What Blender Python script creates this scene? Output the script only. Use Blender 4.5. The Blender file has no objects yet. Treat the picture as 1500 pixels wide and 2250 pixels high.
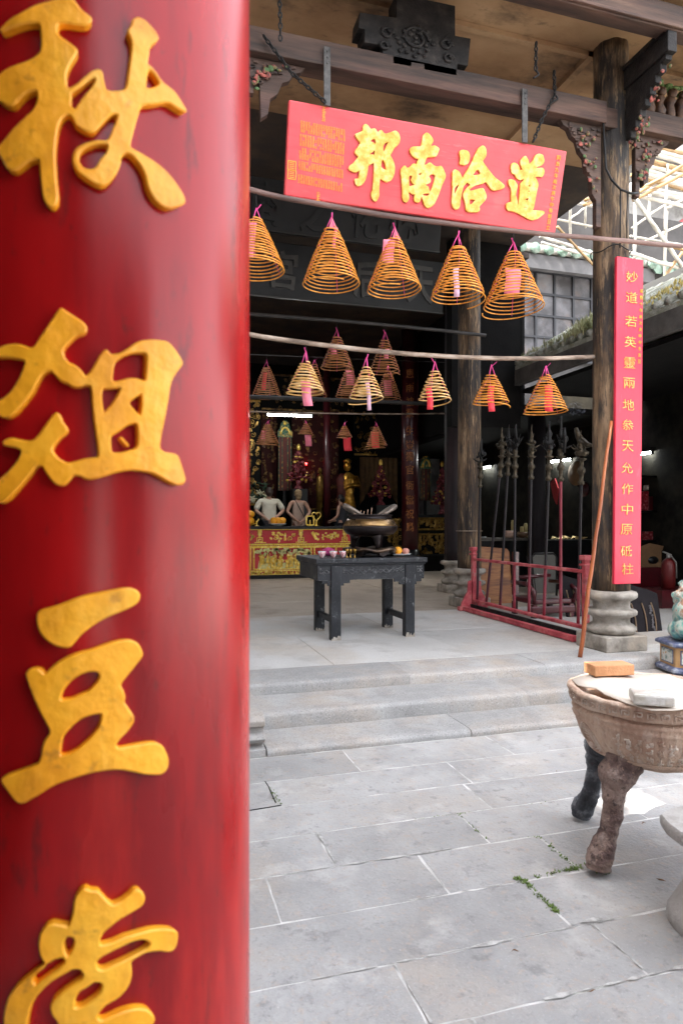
import bpy, bmesh, math, random
from mathutils import Vector, Matrix, noise as mnoise
PI = math.pi
SC = bpy.context.scene
COL = SC.collection
rnd = random.Random(7)

# ------------------------------------------------------------ camera
YAW = math.radians(16.5); CS, SN = math.cos(YAW), math.sin(YAW)
CAMZ, FPX, HORZ = 1.5, 1450.0, 1152.0
cd = bpy.data.cameras.new('camera'); cam = bpy.data.objects.new('camera', cd); COL.objects.link(cam)
cam.location = (0, 0, CAMZ); cam.rotation_euler = (PI/2, 0, -YAW)
cd.sensor_fit = 'VERTICAL'; cd.sensor_height = 36; cd.lens = FPX*36/2250; cd.shift_y = (HORZ-1125)/2250
cd.clip_start = .02; cd.clip_end = 500
cd.dof.use_dof = True; cd.dof.focus_distance = 6.0; cd.dof.aperture_fstop = 5.0
SC.camera = cam

# ------------------------------------------------------------ sky, sun, exposure
SUN_EL = math.radians(55); SUN_D = Vector((-.98, -.2, 0)).normalized()
SUN_V = Vector((SUN_D.x*math.cos(SUN_EL), SUN_D.y*math.cos(SUN_EL), math.sin(SUN_EL)))
W = bpy.data.worlds.new('World'); SC.world = W; W.use_nodes = True
wt = W.node_tree; bgn = wt.nodes['Background']
sky = wt.nodes.new('ShaderNodeTexSky'); sky.sky_type = 'NISHITA'; sky.sun_disc = False
sky.sun_elevation = SUN_EL; sky.sun_rotation = math.atan2(SUN_D.x, SUN_D.y); sky.dust_density = 4; sky.air_density = 1.2
hsv = wt.nodes.new('ShaderNodeHueSaturation'); hsv.inputs['Saturation'].default_value = .30
wt.links.new(sky.outputs[0], hsv.inputs['Color']); wt.links.new(hsv.outputs[0], bgn.inputs[0])
bgn.inputs[1].default_value = .15
sd = bpy.data.lights.new('sun', 'SUN'); sun = bpy.data.objects.new('sun', sd); COL.objects.link(sun)
sd.energy = 2.2; sd.angle = math.radians(.53); sd.color = (1, .94, .86)
sun.rotation_euler = SUN_V.to_track_quat('Z', 'Y').to_euler(); sun.location = (-6, -4, 14)
SC.view_settings.view_transform = 'Standard'; SC.view_settings.look = 'None'
SC.view_settings.gamma = 1; SC.view_settings.exposure = 3.2
SC.render.engine = 'CYCLES'; SC.cycles.use_denoising = True; SC.cycles.max_bounces = 8
SC.cycles.diffuse_bounces = 5; SC.cycles.glossy_bounces = 3; SC.cycles.caustics_reflective = False
SC.cycles.caustics_refractive = False; SC.cycles.sample_clamp_indirect = 6

# ------------------------------------------------------------ measuring: pixel of the photograph -> point on a plane of the place
def ray(px, py):
    k = (px-750)/FPX
    return SN+k*CS, CS-k*SN, (HORZ-py)/FPX
def atY(px, py, Y):
    r = ray(px, py); t = Y/r[1]; return Vector((r[0]*t, Y, CAMZ+r[2]*t))
def atZ(px, py, Z):
    r = ray(px, py); t = (Z-CAMZ)/r[2]; return Vector((r[0]*t, r[1]*t, Z))
def atX(px, py, X):
    r = ray(px, py); t = X/r[0]; return Vector((X, r[1]*t, CAMZ+r[2]*t))

# ------------------------------------------------------------ helpers
class MB:
    def __init__(s): s.v = []; s.f = []; s.sm = []
    def add(s, vs, fs, smooth=False, mat=None):
        b = len(s.v)
        s.v += [tuple(mat @ Vector(v)) if mat else tuple(v) for v in vs]
        s.f += [tuple(i+b for i in f) for f in fs]; s.sm += [smooth]*len(fs); return s
    def box(s, x0, y0, z0, x1, y1, z1, mat=None):
        vs = [(x, y, z) for z in (z0, z1) for y in (y0, y1) for x in (x0, x1)]
        return s.add(vs, [(0,2,3,1),(4,5,7,6),(0,1,5,4),(2,6,7,3),(0,4,6,2),(1,3,7,5)], False, mat)
    def bar(s, a, b, w, h, up=(0,0,1)):
        a, b = Vector(a), Vector(b); d = b-a; L = d.length; d.normalize(); u = Vector(up)
        x = d.cross(u)
        if x.length < 1e-4: x = d.cross(Vector((1,0,0)))
        x.normalize(); u = x.cross(d)
        m = Matrix((x, d, u)).transposed().to_4x4(); m.translation = a
        return s.box(-w/2, 0, -h/2, w/2, L, h/2, m)
    def tube(s, pts, r, n=8, cap=True, flat=1.0):
        pts = [Vector(p) for p in pts]; m = len(pts); vs = []; fs = []; prev = None
        for i, p in enumerate(pts):
            d = (pts[min(i+1, m-1)]-pts[max(i-1, 0)])
            if d.length < 1e-9: d = Vector((0,0,1))
            d.normalize()
            if prev is None:
                u = d.cross(Vector((0,0,1)))
                if u.length < .05: u = d.cross(Vector((1,0,0)))
            else: u = prev-d*prev.dot(d)
            u.normalize(); prev = u; w = d.cross(u)
            ri = r[i] if isinstance(r, (list, tuple)) else r
            vs += [p+(u*math.cos(2*PI*k/n)*flat+w*math.sin(2*PI*k/n))*ri for k in range(n)]
        for i in range(m-1):
            for k in range(n):
                a = i*n+k; b = i*n+(k+1) % n; fs.append((a, b, b+n, a+n))
        if cap: fs += [tuple(range(n-1, -1, -1)), tuple(range((m-1)*n, m*n))]
        return s.add(vs, fs, True)
    def lathe(s, prof, n=24, c=(0,0,0), mat=None, a0=0, sx=1, sy=1):
        vs = []; fs = []; m = len(prof); c = Vector(c)
        for r, z in prof:
            for k in range(n):
                a = a0+2*PI*k/n; p = Vector((r*math.cos(a)*sx, r*math.sin(a)*sy, z))
                vs.append((mat @ p if mat else p)+c)
        for i in range(m-1):
            for k in range(n):
                a = i*n+k; b = i*n+(k+1) % n; fs.append((a, b, b+n, a+n))
        fs += [tuple(range(n-1, -1, -1)), tuple(range((m-1)*n, m*n))]
        return s.add(vs, fs, n > 10)
    def ball(s, c, r, n=10, m=7, mat=None):
        if not isinstance(r, (tuple, list)): r = (r, r, r)
        vs = [(0,0,-r[2])]; fs = []
        for i in range(1, m):
            a = -PI/2+PI*i/m
            vs += [(r[0]*math.cos(a)*math.cos(2*PI*k/n), r[1]*math.cos(a)*math.sin(2*PI*k/n), r[2]*math.sin(a)) for k in range(n)]
        vs.append((0,0,r[2])); L = len(vs)-1
        for k in range(n):
            fs.append((0, 1+(k+1) % n, 1+k)); fs.append((L, L-n+k, L-n+(k+1) % n))
        for i in range(m-2):
            for k in range(n):
                a = 1+i*n+k; b = 1+i*n+(k+1) % n; fs.append((a, b, b+n, a+n))
        M4 = Matrix.Translation(Vector(c)) @ (mat.to_4x4() if mat else Matrix.Identity(4))
        return s.add(vs, fs, True, M4)
    def prism(s, poly, o, u, v, th):
        o, u, v = Vector(o), Vector(u), Vector(v); nn = u.cross(v).normalized()*th; k = len(poly)
        P = [o+u*a+v*b for a, b in poly]
        return s.add(P+[p+nn for p in P], [tuple(range(k-1, -1, -1)), tuple(range(k, 2*k))]+[(i, (i+1) % k, k+(i+1) % k, k+i) for i in range(k)])
    def mesh(s, me, mat=None):
        return s.add([v.co for v in me.vertices], [tuple(p.vertices) for p in me.polygons], False, mat)
    def rough(s, amp, sc, i0=0, seed=0):
        for i in range(i0, len(s.v)):
            p = Vector(s.v[i]); s.v[i] = tuple(p+mnoise.noise_vector(p*sc+Vector((seed, 0, 0)))*amp)
        return s
    def warp(s, fn, i0=0):
        for i in range(i0, len(s.v)): s.v[i] = tuple(fn(Vector(s.v[i])))
        return s
    def build(s, name, mat, parent=None, bevel=0, sub=0, smooth=None):
        me = bpy.data.meshes.new(name)
        off = org(parent) if parent else base_of(s.v)
        me.from_pydata([tuple(Vector(v)-off) for v in s.v], [], s.f); me.update()
        me.polygons.foreach_set('use_smooth', [True]*len(s.f) if smooth else s.sm)
        o = bpy.data.objects.new(name, me); COL.objects.link(o); me.materials.append(mat)
        if parent: o.parent = parent
        else: o.location = off
        if bevel:
            b = o.modifiers.new('bevel', 'BEVEL'); b.width = bevel; b.segments = 2; b.limit_method = 'ANGLE'; b.angle_limit = .6
        if sub:
            b = o.modifiers.new('sub', 'SUBSURF'); b.levels = b.render_levels = sub
        return o
def base_of(v):
    xs = [p[0] for p in v]; ys = [p[1] for p in v]; zs = [p[2] for p in v]
    return Vector(((min(xs)+max(xs))/2, (min(ys)+max(ys))/2, min(zs)))
def org(o):
    p = Vector((0,0,0))
    while o: p = p+o.location; o = o.parent
    return p
def tag(o, label, cat, group=None):
    o['label'] = label; o['category'] = cat
    if group: o['group'] = group
    return o
def thing(name, label, cat, loc, group=None):
    o = bpy.data.objects.new(name, None); COL.objects.link(o); o.location = loc; o.empty_display_size = .1
    return tag(o, label, cat, group)
def struct(o): o['kind'] = 'structure'; return o
def chaikin(p, it=1):
    for _ in range(it):
        q = []
        for i in range(len(p)):
            a, b = p[i], p[(i+1) % len(p)]
            q += [(a[0]*.78+b[0]*.22, a[1]*.78+b[1]*.22), (a[0]*.22+b[0]*.78, a[1]*.22+b[1]*.78)]
        p = q
    return p
def inset(loops, d):
    """pull every outline back by d (outer loops shrink, holes widen) so that the bevel ends on the traced edge"""
    def inside(p, L):
        c = False
        for i in range(len(L)):
            (x1, y1), (x2, y2) = L[i], L[i-1]
            if (y1 > p[1]) != (y2 > p[1]) and p[0] < (x2-x1)*(p[1]-y1)/(y2-y1)+x1: c = not c
        return c
    out = []
    for i, L in enumerate(loops):
        dep = sum(inside(L[0], M_) for j, M_ in enumerate(loops) if j != i); area = sum(L[k-1][0]*L[k][1]-L[k][0]*L[k-1][1] for k in range(len(L)))
        s = (1 if area > 0 else -1)*(1 if dep % 2 == 0 else -1); n = len(L); Q = []
        for k in range(n):
            a, b, c = Vector(L[k-1]), Vector(L[k]), Vector(L[(k+1) % n]); e1 = (b-a).normalized(); e2 = (c-b).normalized()
            n1 = Vector((-e1.y, e1.x)); n2 = Vector((-e2.y, e2.x)); m = (n1+n2); m = m/max(m.length_squared*.5, .6); q = b+m*(s*d); Q.append((q.x, q.y))
        out.append(Q)
    return out
def curve_mesh(loops, th, bev, reso=2):
    """filled, bevelled relief from closed 2-D loops (holes included); front face at z = th+bev"""
    cu = bpy.data.curves.new('relief', 'CURVE'); cu.dimensions = '2D'; cu.fill_mode = 'BOTH'
    cu.extrude = th/2; cu.bevel_depth = bev; cu.bevel_resolution = reso
    for L in loops:
        sp = cu.splines.new('POLY'); sp.points.add(len(L)-1); sp.use_cyclic_u = True
        for i, (x, y) in enumerate(L): sp.points[i].co = (x, y, 0, 1)
    ob = bpy.data.objects.new('relief', cu); me = bpy.data.meshes.new_from_object(ob)
    bpy.data.objects.remove(ob); bpy.data.curves.remove(cu); return me
def glyph(ch, w, h, th, fat=0.0, bev=0.0):
    cu = bpy.data.curves.new('glyph', 'FONT'); cu.body = ch; cu.size = 1; cu.extrude = .01; cu.offset = fat
    cu.resolution_u = 3
    ob = bpy.data.objects.new('glyph', cu); me = bpy.data.meshes.new_from_object(ob)
    bpy.data.objects.remove(ob); bpy.data.curves.remove(cu)
    co = [v.co.copy() for v in me.vertices]
    if not co: return me
    x0, x1 = min(c.x for c in co), max(c.x for c in co); y0, y1 = min(c.y for c in co), max(c.y for c in co)
    for v in me.vertices:
        nx = mnoise.noise(Vector((v.co.x*3, v.co.y*3, ord(ch[0])*.37))); ny = mnoise.noise(Vector((v.co.x*3, v.co.y*3, ord(ch[0])*.37+9)))
        v.co = (((v.co.x-(x0+x1)/2)/max(x1-x0, .3)+nx*.05)*w, ((v.co.y-(y0+y1)/2)/max(y1-y0, .3)+ny*.05)*h, th if v.co.z > 0 else 0)
    return me

# ------------------------------------------------------------ procedural materials
def M(name, cols, scale=6, rough=.6, metal=0, bump=0, bscale=60, coat=0, stretch=(1,1,1), dirt=None, detail=6, spec=.5, rvar=0, bdist=.01, fine=None, vor=None, croug=.15):
    m = bpy.data.materials.new(name); m.use_nodes = True; nt = m.node_tree; N = nt.nodes; L = nt.links
    b = N['Principled BSDF']; tc = N.new('ShaderNodeTexCoord'); mp = N.new('ShaderNodeMapping'); mp.inputs['Scale'].default_value = stretch
    L.new(tc.outputs['Object'], mp.inputs[0])
    if not isinstance(cols, list): cols = [(0, cols)]
    nz = N.new('ShaderNodeTexNoise'); nz.inputs['Scale'].default_value = scale; nz.inputs['Detail'].default_value = detail; nz.inputs['Roughness'].default_value = .62
    L.new(mp.outputs[0], nz.inputs[0])
    cr = N.new('ShaderNodeValToRGB'); e = cr.color_ramp.elements
    while len(e) < len(cols): e.new(.5)
    while len(e) > max(len(cols), 1): e.remove(e[-1])
    for i, (p, c) in enumerate(cols): e[i].position = p; e[i].color = (*c, 1)
    L.new(nz.outputs[0], cr.inputs[0]); out = cr.outputs[0]
    def layer(col, sc, lo, hi, amt, tex='ShaderNodeTexNoise', st=None):
        nonlocal out
        n2 = N.new(tex); n2.inputs['Scale'].default_value = sc
        if tex == 'ShaderNodeTexNoise': n2.inputs['Detail'].default_value = 7; n2.inputs['Roughness'].default_value = .66
        if st:
            mq = N.new('ShaderNodeMapping'); mq.inputs['Scale'].default_value = st; L.new(tc.outputs['Object'], mq.inputs[0]); L.new(mq.outputs[0], n2.inputs[0])
        else: L.new(mp.outputs[0], n2.inputs[0])
        mr = N.new('ShaderNodeMapRange'); mr.inputs[1].default_value = lo; mr.inputs[2].default_value = hi; mr.inputs[4].default_value = amt
        L.new(n2.outputs[0], mr.inputs[0])
        mx = N.new('ShaderNodeMix'); mx.data_type = 'RGBA'; L.new(mr.outputs[0], mx.inputs[0]); L.new(out, mx.inputs[6]); mx.inputs[7].default_value = (*col, 1)
        out = mx.outputs[2]
    for d in (dirt or []): layer(*d)
    if fine: layer(fine[0], fine[1], .5, .72, fine[2])
    L.new(out, b.inputs['Base Color'])
    b.inputs['Metallic'].default_value = metal; b.inputs['Specular IOR Level'].default_value = spec
    b.inputs['Coat Weight'].default_value = coat; b.inputs['Coat Roughness'].default_value = croug
    if rvar:
        mr = N.new('ShaderNodeMapRange'); mr.inputs[3].default_value = rough-rvar; mr.inputs[4].default_value = rough+rvar
        mr.inputs[1].default_value = .3; mr.inputs[2].default_value = .7
        L.new(nz.outputs[0], mr.inputs[0]); L.new(mr.outputs[0], b.inputs['Roughness'])
    else: b.inputs['Roughness'].default_value = rough
    if bump:
        n3 = N.new('ShaderNodeTexNoise'); n3.inputs['Scale'].default_value = bscale; n3.inputs['Detail'].default_value = 5
        L.new(mp.outputs[0], n3.inputs[0]); bp = N.new('ShaderNodeBump'); bp.inputs['Strength'].default_value = bump; bp.inputs['Distance'].default_value = bdist
        L.new(n3.outputs[0], bp.inputs['Height']); L.new(bp.outputs[0], b.inputs['Normal'])
    return m
def glow(name, col, s):
    m = bpy.data.materials.new(name); m.use_nodes = True; b = m.node_tree.nodes['Principled BSDF']
    b.inputs['Base Color'].default_value = (*col, 1); b.inputs['Emission Color'].default_value = (*col, 1); b.inputs['Emission Strength'].default_value = s
    return m
STONE = [(.3, (.285, .28, .273)), (.5, (.355, .348, .34)), (.7, (.42, .412, .402))]
m_slab = M('courtyard_granite', STONE, 1.6, .78, bump=.6, bscale=70, bdist=.008, rvar=.1,
    dirt=[((.17,.165,.16), .9, .47, .64, .5), ((.42,.36,.30), 2.2, .48, .68, .45), ((.15,.145,.14), 11, .57, .68, .5), ((.28,.277,.275), 4, .48, .68, .45), ((.58,.56,.54), 3.1, .56, .72, .5), ((.45,.34,.26), 32, .55, .66, .36), ((.22,.218,.218), 44, .56, .67, .38), ((.58,.56,.55), 95, .58, .70, .35)])
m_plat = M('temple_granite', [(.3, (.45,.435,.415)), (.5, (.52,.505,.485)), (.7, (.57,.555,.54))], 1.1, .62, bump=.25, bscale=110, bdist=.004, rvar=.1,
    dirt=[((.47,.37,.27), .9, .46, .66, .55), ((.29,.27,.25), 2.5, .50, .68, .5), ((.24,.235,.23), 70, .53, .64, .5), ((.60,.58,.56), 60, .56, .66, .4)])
m_platb = M('tan_temple_granite', [(.3, (.31,.255,.20)), (.5, (.41,.345,.28)), (.7, (.47,.42,.36))], 1.1, .6, bump=.25, bscale=90, bdist=.004, rvar=.1,
    dirt=[((.16,.115,.08), 1.1, .5, .7, .7), ((.17,.13,.10), 60, .54, .66, .5)])  # browner tone for the rear rows of the floor
m_step = M('step_granite', STONE, 2.5, .8, bump=.5, bscale=120, bdist=.008,
    dirt=[((.42,.33,.25), 2.2, .46, .68, .6), ((.25,.245,.24), 4, .5, .68, .5), ((.17,.165,.16), 75, .53, .64, .6), ((.62,.60,.58), 90, .56, .66, .5)])
m_mort = M('lime_mortar', [(.35, (.30,.29,.27)), (.5, (.50,.49,.47)), (.65, (.66,.64,.62))], 5, .95, bump=.5, bscale=90, dirt=[((.30,.29,.24), 4, .58, .7, .6)])
m_base = M('carved_limestone', [(.36, (.17,.148,.122)), (.5, (.30,.268,.23)), (.64, (.41,.375,.33))], 6, .85, bump=.5, bscale=40, bdist=.012, dirt=[((.36,.24,.13), 3, .52, .7, .5), ((.14,.13,.12), 9, .58, .72, .6)])
m_col = M('smoked_stone_column', [(.38, (.014,.009,.007)), (.5, (.085,.050,.026)), (.62, (.23,.15,.085))], 5, .75, bump=.6, bscale=50, bdist=.012, stretch=(1,1,.16),
    dirt=[((.014,.012,.012), 2.2, .50, .57, .92, 'ShaderNodeTexNoise', (1,1,.3)), ((.36,.24,.13), 34, .56, .64, .6, 'ShaderNodeTexNoise', (1,1,.10)), ((.025,.02,.018), 40, .53, .60, .75, 'ShaderNodeTexNoise', (1,1,.12))])
m_wood = M('dark_old_beam', [(.35, (.020,.011,.008)), (.5, (.062,.033,.023)), (.66, (.12,.066,.045))], 5, .7, bump=.5, bscale=60, stretch=(.12,1,1.4), dirt=[((.17,.10,.06), 2.5, .55, .7, .6), ((.10,.03,.028), 1.1, .5, .65, .6), ((.012,.01,.01), 4, .55, .66, .6)])
m_carv = M('black_carved_wood', [(.35, (.006,.005,.005)), (.55, (.017,.014,.013)), (.7, (.04,.032,.028))], 9, .65, spec=.3, bump=.6, bscale=50, bdist=.01)
m_ceil = M('sooty_plaster_ceiling', [(.35, (.20,.105,.045)), (.5, (.36,.205,.10)), (.65, (.48,.30,.16))], .9, .85, bump=.2, bscale=40, stretch=(.6,1,1),
    dirt=[((.03,.018,.012), 1.3, .53, .66, .8), ((.022,.016,.012), 5, .6, .72, .6)])
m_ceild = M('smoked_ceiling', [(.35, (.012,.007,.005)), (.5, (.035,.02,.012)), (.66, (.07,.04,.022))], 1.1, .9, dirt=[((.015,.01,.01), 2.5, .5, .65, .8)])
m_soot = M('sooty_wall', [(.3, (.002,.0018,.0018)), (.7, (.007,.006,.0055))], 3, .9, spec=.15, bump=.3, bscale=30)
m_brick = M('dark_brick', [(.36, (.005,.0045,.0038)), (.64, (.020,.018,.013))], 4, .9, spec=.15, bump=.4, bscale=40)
m_red = M('red_lacquer', [(.35, (.24,.003,.004)), (.5, (.38,.005,.006)), (.65, (.50,.011,.010))], 2.2, .27, coat=.0, spec=.33, stretch=(1,1,.22), rvar=.07, bump=.22, bscale=4.5, bdist=.012,
    dirt=[((.13,.003,.005), 2.6, .47, .62, .75, 'ShaderNodeTexNoise', (1,1,.16)), ((.62,.035,.02), 3.5, .55, .68, .5, 'ShaderNodeTexNoise', (1,1,.2)), ((.09,.010,.010), 26, .60, .68, .6), ((.10,.012,.010), 60, .62, .70, .6, 'ShaderNodeTexNoise', (1,1,.3))])
m_gold = M('gold_leaf_paint', [(.3, (.86,.31,.008)), (.5, (.97,.40,.012)), (.68, (.98,.48,.03))], 7, .42, .0, bump=.35, bscale=60, bdist=.006, dirt=[((.50,.15,.004), 6, .50, .66, .6, 'ShaderNodeTexNoise', (1,1,.5)), ((.99,.60,.09), 10, .56, .68, .5, 'ShaderNodeTexNoise', (1,1,.5)), ((.34,.11,.01), 40, .60, .68, .5)])
m_ygold = M('bright_gilt', [(.36, (.68,.32,.035)), (.5, (.80,.45,.08)), (.64, (.87,.60,.22))], 16, .5, .05, bump=.35, bscale=50, bdist=.006)
m_sign = M('red_sign_paint', [(.3, (.66,.055,.065)), (.6, (.74,.075,.085)), (.75, (.80,.11,.11))], 2.5, .42, bump=.06, bscale=40, coat=.12, dirt=[((.55,.035,.05), 6, .52, .66, .5, 'ShaderNodeTexNoise', (.25,1,3)), ((.84,.22,.22), 9, .60, .70, .35, 'ShaderNodeTexNoise', (.3,1,2))])
m_coup = M('crimson_board_paint', [(.3, (.62,.02,.05)), (.6, (.70,.03,.07)), (.75, (.78,.06,.10))], 2.2, .45, coat=.1, stretch=(1,1,.4), bump=.06, bscale=40, dirt=[((.82,.22,.28), 6, .6, .78, .4, 'ShaderNodeTexNoise', (2,2,.4))])
m_fence = M('worn_red_paint', [(.35, (.32,.03,.045)), (.5, (.50,.075,.09)), (.65, (.60,.16,.16))], 6, .65, bump=.35, bscale=60, dirt=[((.30,.24,.21), 12, .57, .68, .75), ((.09,.025,.03), 5, .58, .7, .7)])
m_iron = M('black_iron', [(.3, (.006,.006,.0065)), (.7, (.022,.02,.019))], 10, .5, .5, bump=.3, bscale=70, dirt=[((.12,.08,.05), 8, .62, .75, .5)])
m_pole = M('reddish_black_pole', [(.3, (.007,.006,.007)), (.55, (.016,.011,.014)), (.66, (.09,.012,.02))], 3, .42, spec=.35, stretch=(1,1,.3))
m_polr = M('faded_red_pole', [(.3, (.10,.012,.02)), (.6, (.27,.025,.045)), (.75, (.35,.06,.07))], 5, .5, stretch=(1,1,.3), dirt=[((.45,.2,.18), 30, .64, .72, .5)])
m_brass = M('tarnished_brass', [(.3, (.03,.025,.018)), (.6, (.08,.062,.04)), (.75, (.18,.14,.09))], 14, .45, .7)
m_bamb = M('weathered_rod', [(.36, (.06,.035,.03)), (.52, (.16,.09,.075)), (.66, (.28,.18,.15))], 5, .6, stretch=(.2,1,1), bump=.3, bscale=40)
m_rod2 = M('pale_rod', [(.38, (.13,.09,.065)), (.52, (.30,.22,.165)), (.64, (.46,.37,.30))], 14, .65, stretch=(.3,1,1), bump=.4, bscale=50)
m_rodd = M('sooty_rod', [(.3, (.008,.007,.007)), (.7, (.035,.028,.025))], 8, .6)
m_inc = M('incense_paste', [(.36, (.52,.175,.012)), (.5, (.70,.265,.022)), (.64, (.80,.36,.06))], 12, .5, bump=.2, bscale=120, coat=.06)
m_inc2 = M('sheen_incense_paste', [(.36, (.58,.29,.06)), (.5, (.72,.43,.14)), (.64, (.82,.58,.30))], 12, .5, bump=.2, bscale=120, coat=.1)  # cream sheen of the second row put into the colour
m_inc3 = M('brown_incense_paste', [(.3, (.34,.12,.03)), (.6, (.46,.19,.06)), (.75, (.55,.27,.12))], 12, .55, bump=.2, bscale=120)  # darker, browner paste for the coils deep in the hall
m_pink = M('pink_paper', [(.3, (.85,.16,.26)), (.7, (.92,.30,.38))], 8, .7)
m_hot = M('hot_pink_cord', [(.3, (.62,.03,.20)), (.7, (.80,.10,.34))], 20, .6)
m_rpap = M('red_paper', [(.3, (.75,.02,.04)), (.7, (.86,.06,.08))], 8, .65)
m_lil = M('lilac_paper', [(.3, (.72,.40,.55)), (.7, (.85,.58,.70))], 8, .7)
def island(m, lo, hi):
    nt = m.node_tree; b = nt.nodes['Principled BSDF']; src = b.inputs['Base Color'].links[0].from_socket
    g = nt.nodes.new('ShaderNodeNewGeometry'); mr = nt.nodes.new('ShaderNodeMapRange'); mr.inputs[3].default_value = lo; mr.inputs[4].default_value = hi
    h = nt.nodes.new('ShaderNodeHueSaturation'); nt.links.new(g.outputs['Random Per Island'], mr.inputs[0]); nt.links.new(mr.outputs[0], h.inputs['Value'])
    nt.links.new(src, h.inputs['Color']); nt.links.new(h.outputs[0], b.inputs['Base Color'])
for m_ in (m_slab, m_plat, m_step): island(m_, .88, 1.08)
m_step.node_tree.nodes['Principled BSDF'].inputs['Specular IOR Level'].default_value = .3

# ============================================================ THE SETTING
PZ, S1, S2 = .255, .053, .167          # temple floor and the two lower steps
Y1, Y2, Y3 = 4.2, 4.61, 5.10
b = MB(); b.box(-60, -60, -.5, 60, 90, -.03); struct(b.build('ground', m_mort))
b = MB(); b.box(-3, -8, -.029, 9, Y1+.2, .0007); struct(b.build('joint_bed', m_mort))
rows = [-8, -6, -4, -2, -1.2, -.5, .1, .6, 1.05, 1.50, 1.81, 2.108, 2.44, 2.775, 3.108, 3.45, 3.80, 4.2]
cuts = {1.50: [.945, 2.3], 1.81: [.81, 1.60, 2.75], 2.108: [.1, 1.52, 2.5], 2.44: [.487, 1.18, 1.805, 2.9], 2.775: [.793, 1.55, 2.45], 3.108: [.25, 1.75, 2.7], 3.45: [.67, 1.815, 2.95], 3.80: [1.25, 2.3, 3.3]}
b = MB()
for i in range(len(rows)-1):
    y0, y1 = rows[i], rows[i+1]
    xs = [-2.9]+cuts.get(y0, [rnd.uniform(-.5, .2), rnd.uniform(.9, 1.3), rnd.uniform(1.9, 2.4)])+[4.2, 5.6, 7, 8.6]
    for j in range(len(xs)-1):
        g = .003+.0035*rnd.random(); z = rnd.uniform(.0010, .0018); n = 10
        x0, x1 = xs[j]+g, xs[j+1]-g; a0, a1 = y0+g, y1-g
        # slab with slightly ragged edges
        P = []
        for k in range(n): P.append((x0+(x1-x0)*k/n, a0+rnd.uniform(-.004, .004)))
        for k in range(5): P.append((x1+rnd.uniform(-.004, .004), a0+(a1-a0)*k/5))
        for k in range(n): P.append((x1-(x1-x0)*k/n, a1+rnd.uniform(-.004, .004)))
        for k in range(5): P.append((x0+rnd.uniform(-.004, .004), a1-(a1-a0)*k/5))
        b.prism(P, (0,0,z-.02), (1,0,0), (0,1,0), .02)
struct(b.build('courtyard_paving', m_slab))
# white lime smears along some joints
b = MB()
for (x0, y0, x1, y1, w) in [(.4,2.108,1.7,2.108,.02),(.3,2.775,1.35,2.775,.018),(1.0,2.44,1.5,2.44,.018),(.82,1.82,.81,2.1,.02),(1.2,1.81,2.0,1.81,.03),(1.55,1.81,1.75,1.81,.045),(1.52,2.12,1.66,2.12,.04),(1.6,1.84,1.6,2.1,.016),(.8,2.8,.8,3.1,.02),(1.18,2.45,1.19,2.7,.014),(.95,1.55,.945,1.8,.02),(1.5,1.5,2.3,1.5,.03)]:
    lz = .0046+.0004*len(b.v)/40; n = max(4, int(math.hypot(x1-x0, y1-y0)/.03)); L = []; R = []
    dx, dy = (x1-x0), (y1-y0); l = math.hypot(dx, dy); nx, ny = -dy/l, dx/l
    for k in range(n+1):
        t = k/n; ww = w*max(0, 1.6*abs(mnoise.noise(Vector((x0*9+t*l*9, y0*7, 1.3))))-.12)*rnd.uniform(.4, 1.2)
        L.append((x0+dx*t+nx*ww*.6, y0+dy*t+ny*ww*.6, lz)); R.append((x0+dx*t-nx*ww*.6, y0+dy*t-ny*ww*.6, lz))
    m = len(L); b.add(L+R, [(i+m, i+m+1, i+1, i) for i in range(m-1)])
m_lime = M('white_lime', [(.36, (.28,.27,.255)), (.62, (.50,.485,.465))], 30, .95, bump=.5, bscale=120)
struct(b.build('lime_smears', m_lime))
# steps : three risers of long granite blocks, worn noses
def step(name, x0, x1, y0, y1, z0, z1, cutx):
    b = MB(); xs = [x0]+cutx+[x1]
    for i in range(len(xs)-1):
        n = int((xs[i+1]-xs[i])/.12)+1; a, c = xs[i]+.0015, xs[i+1]-.0015; dz = rnd.uniform(-.003, .003); dy = rnd.uniform(-.006, .004)
        prof = [(y1, z0), (y1, z1), (y0+.06, z1), (y0+.025, z1-.004), (y0+.007, z1-.014), (y0, z1-.03), (y0+.004, (z0+z1)/2-.01), (y0+.002, z0)]
        vs = []; fs = []
        for k in range(n+1):
            x = a+(c-a)*k/n
            for (y, z) in prof:
                w = mnoise.noise(Vector((x*3, z*9, i)))*.006+mnoise.noise(Vector((x*11, z*20, i+5)))*.003
                vs.append((x, y+dy+(w if y < y1 else 0), z+dz+(mnoise.noise(Vector((x*2.2, y*3, 7)))*.005 if z > z0+.01 else 0)))
        m = len(prof)
        for k in range(n):
            for q in range(m): fs.append((k*m+q, k*m+(q+1) % m, (k+1)*m+(q+1) % m, (k+1)*m+q))
        fs += [tuple(range(m-1, -1, -1)), tuple(range(n*m, n*m+m))]
        b.add(vs, fs, True)
    o = b.build(name, m_step); struct(o)
    e = o.modifiers.new('edge', 'EDGE_SPLIT'); e.split_angle = .9; return o
step('stone_step', .748, 4.05, Y1, Y2+.05, -.02, S1, [2.2])
step('stone_step', .748, 4.15, Y2, Y3+.05, 0, S2, [2.9])
step('stone_step', -1.4, 4.62, Y3, 5.62, .02, PZ, [.62, 2.1, 3.4])
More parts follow.
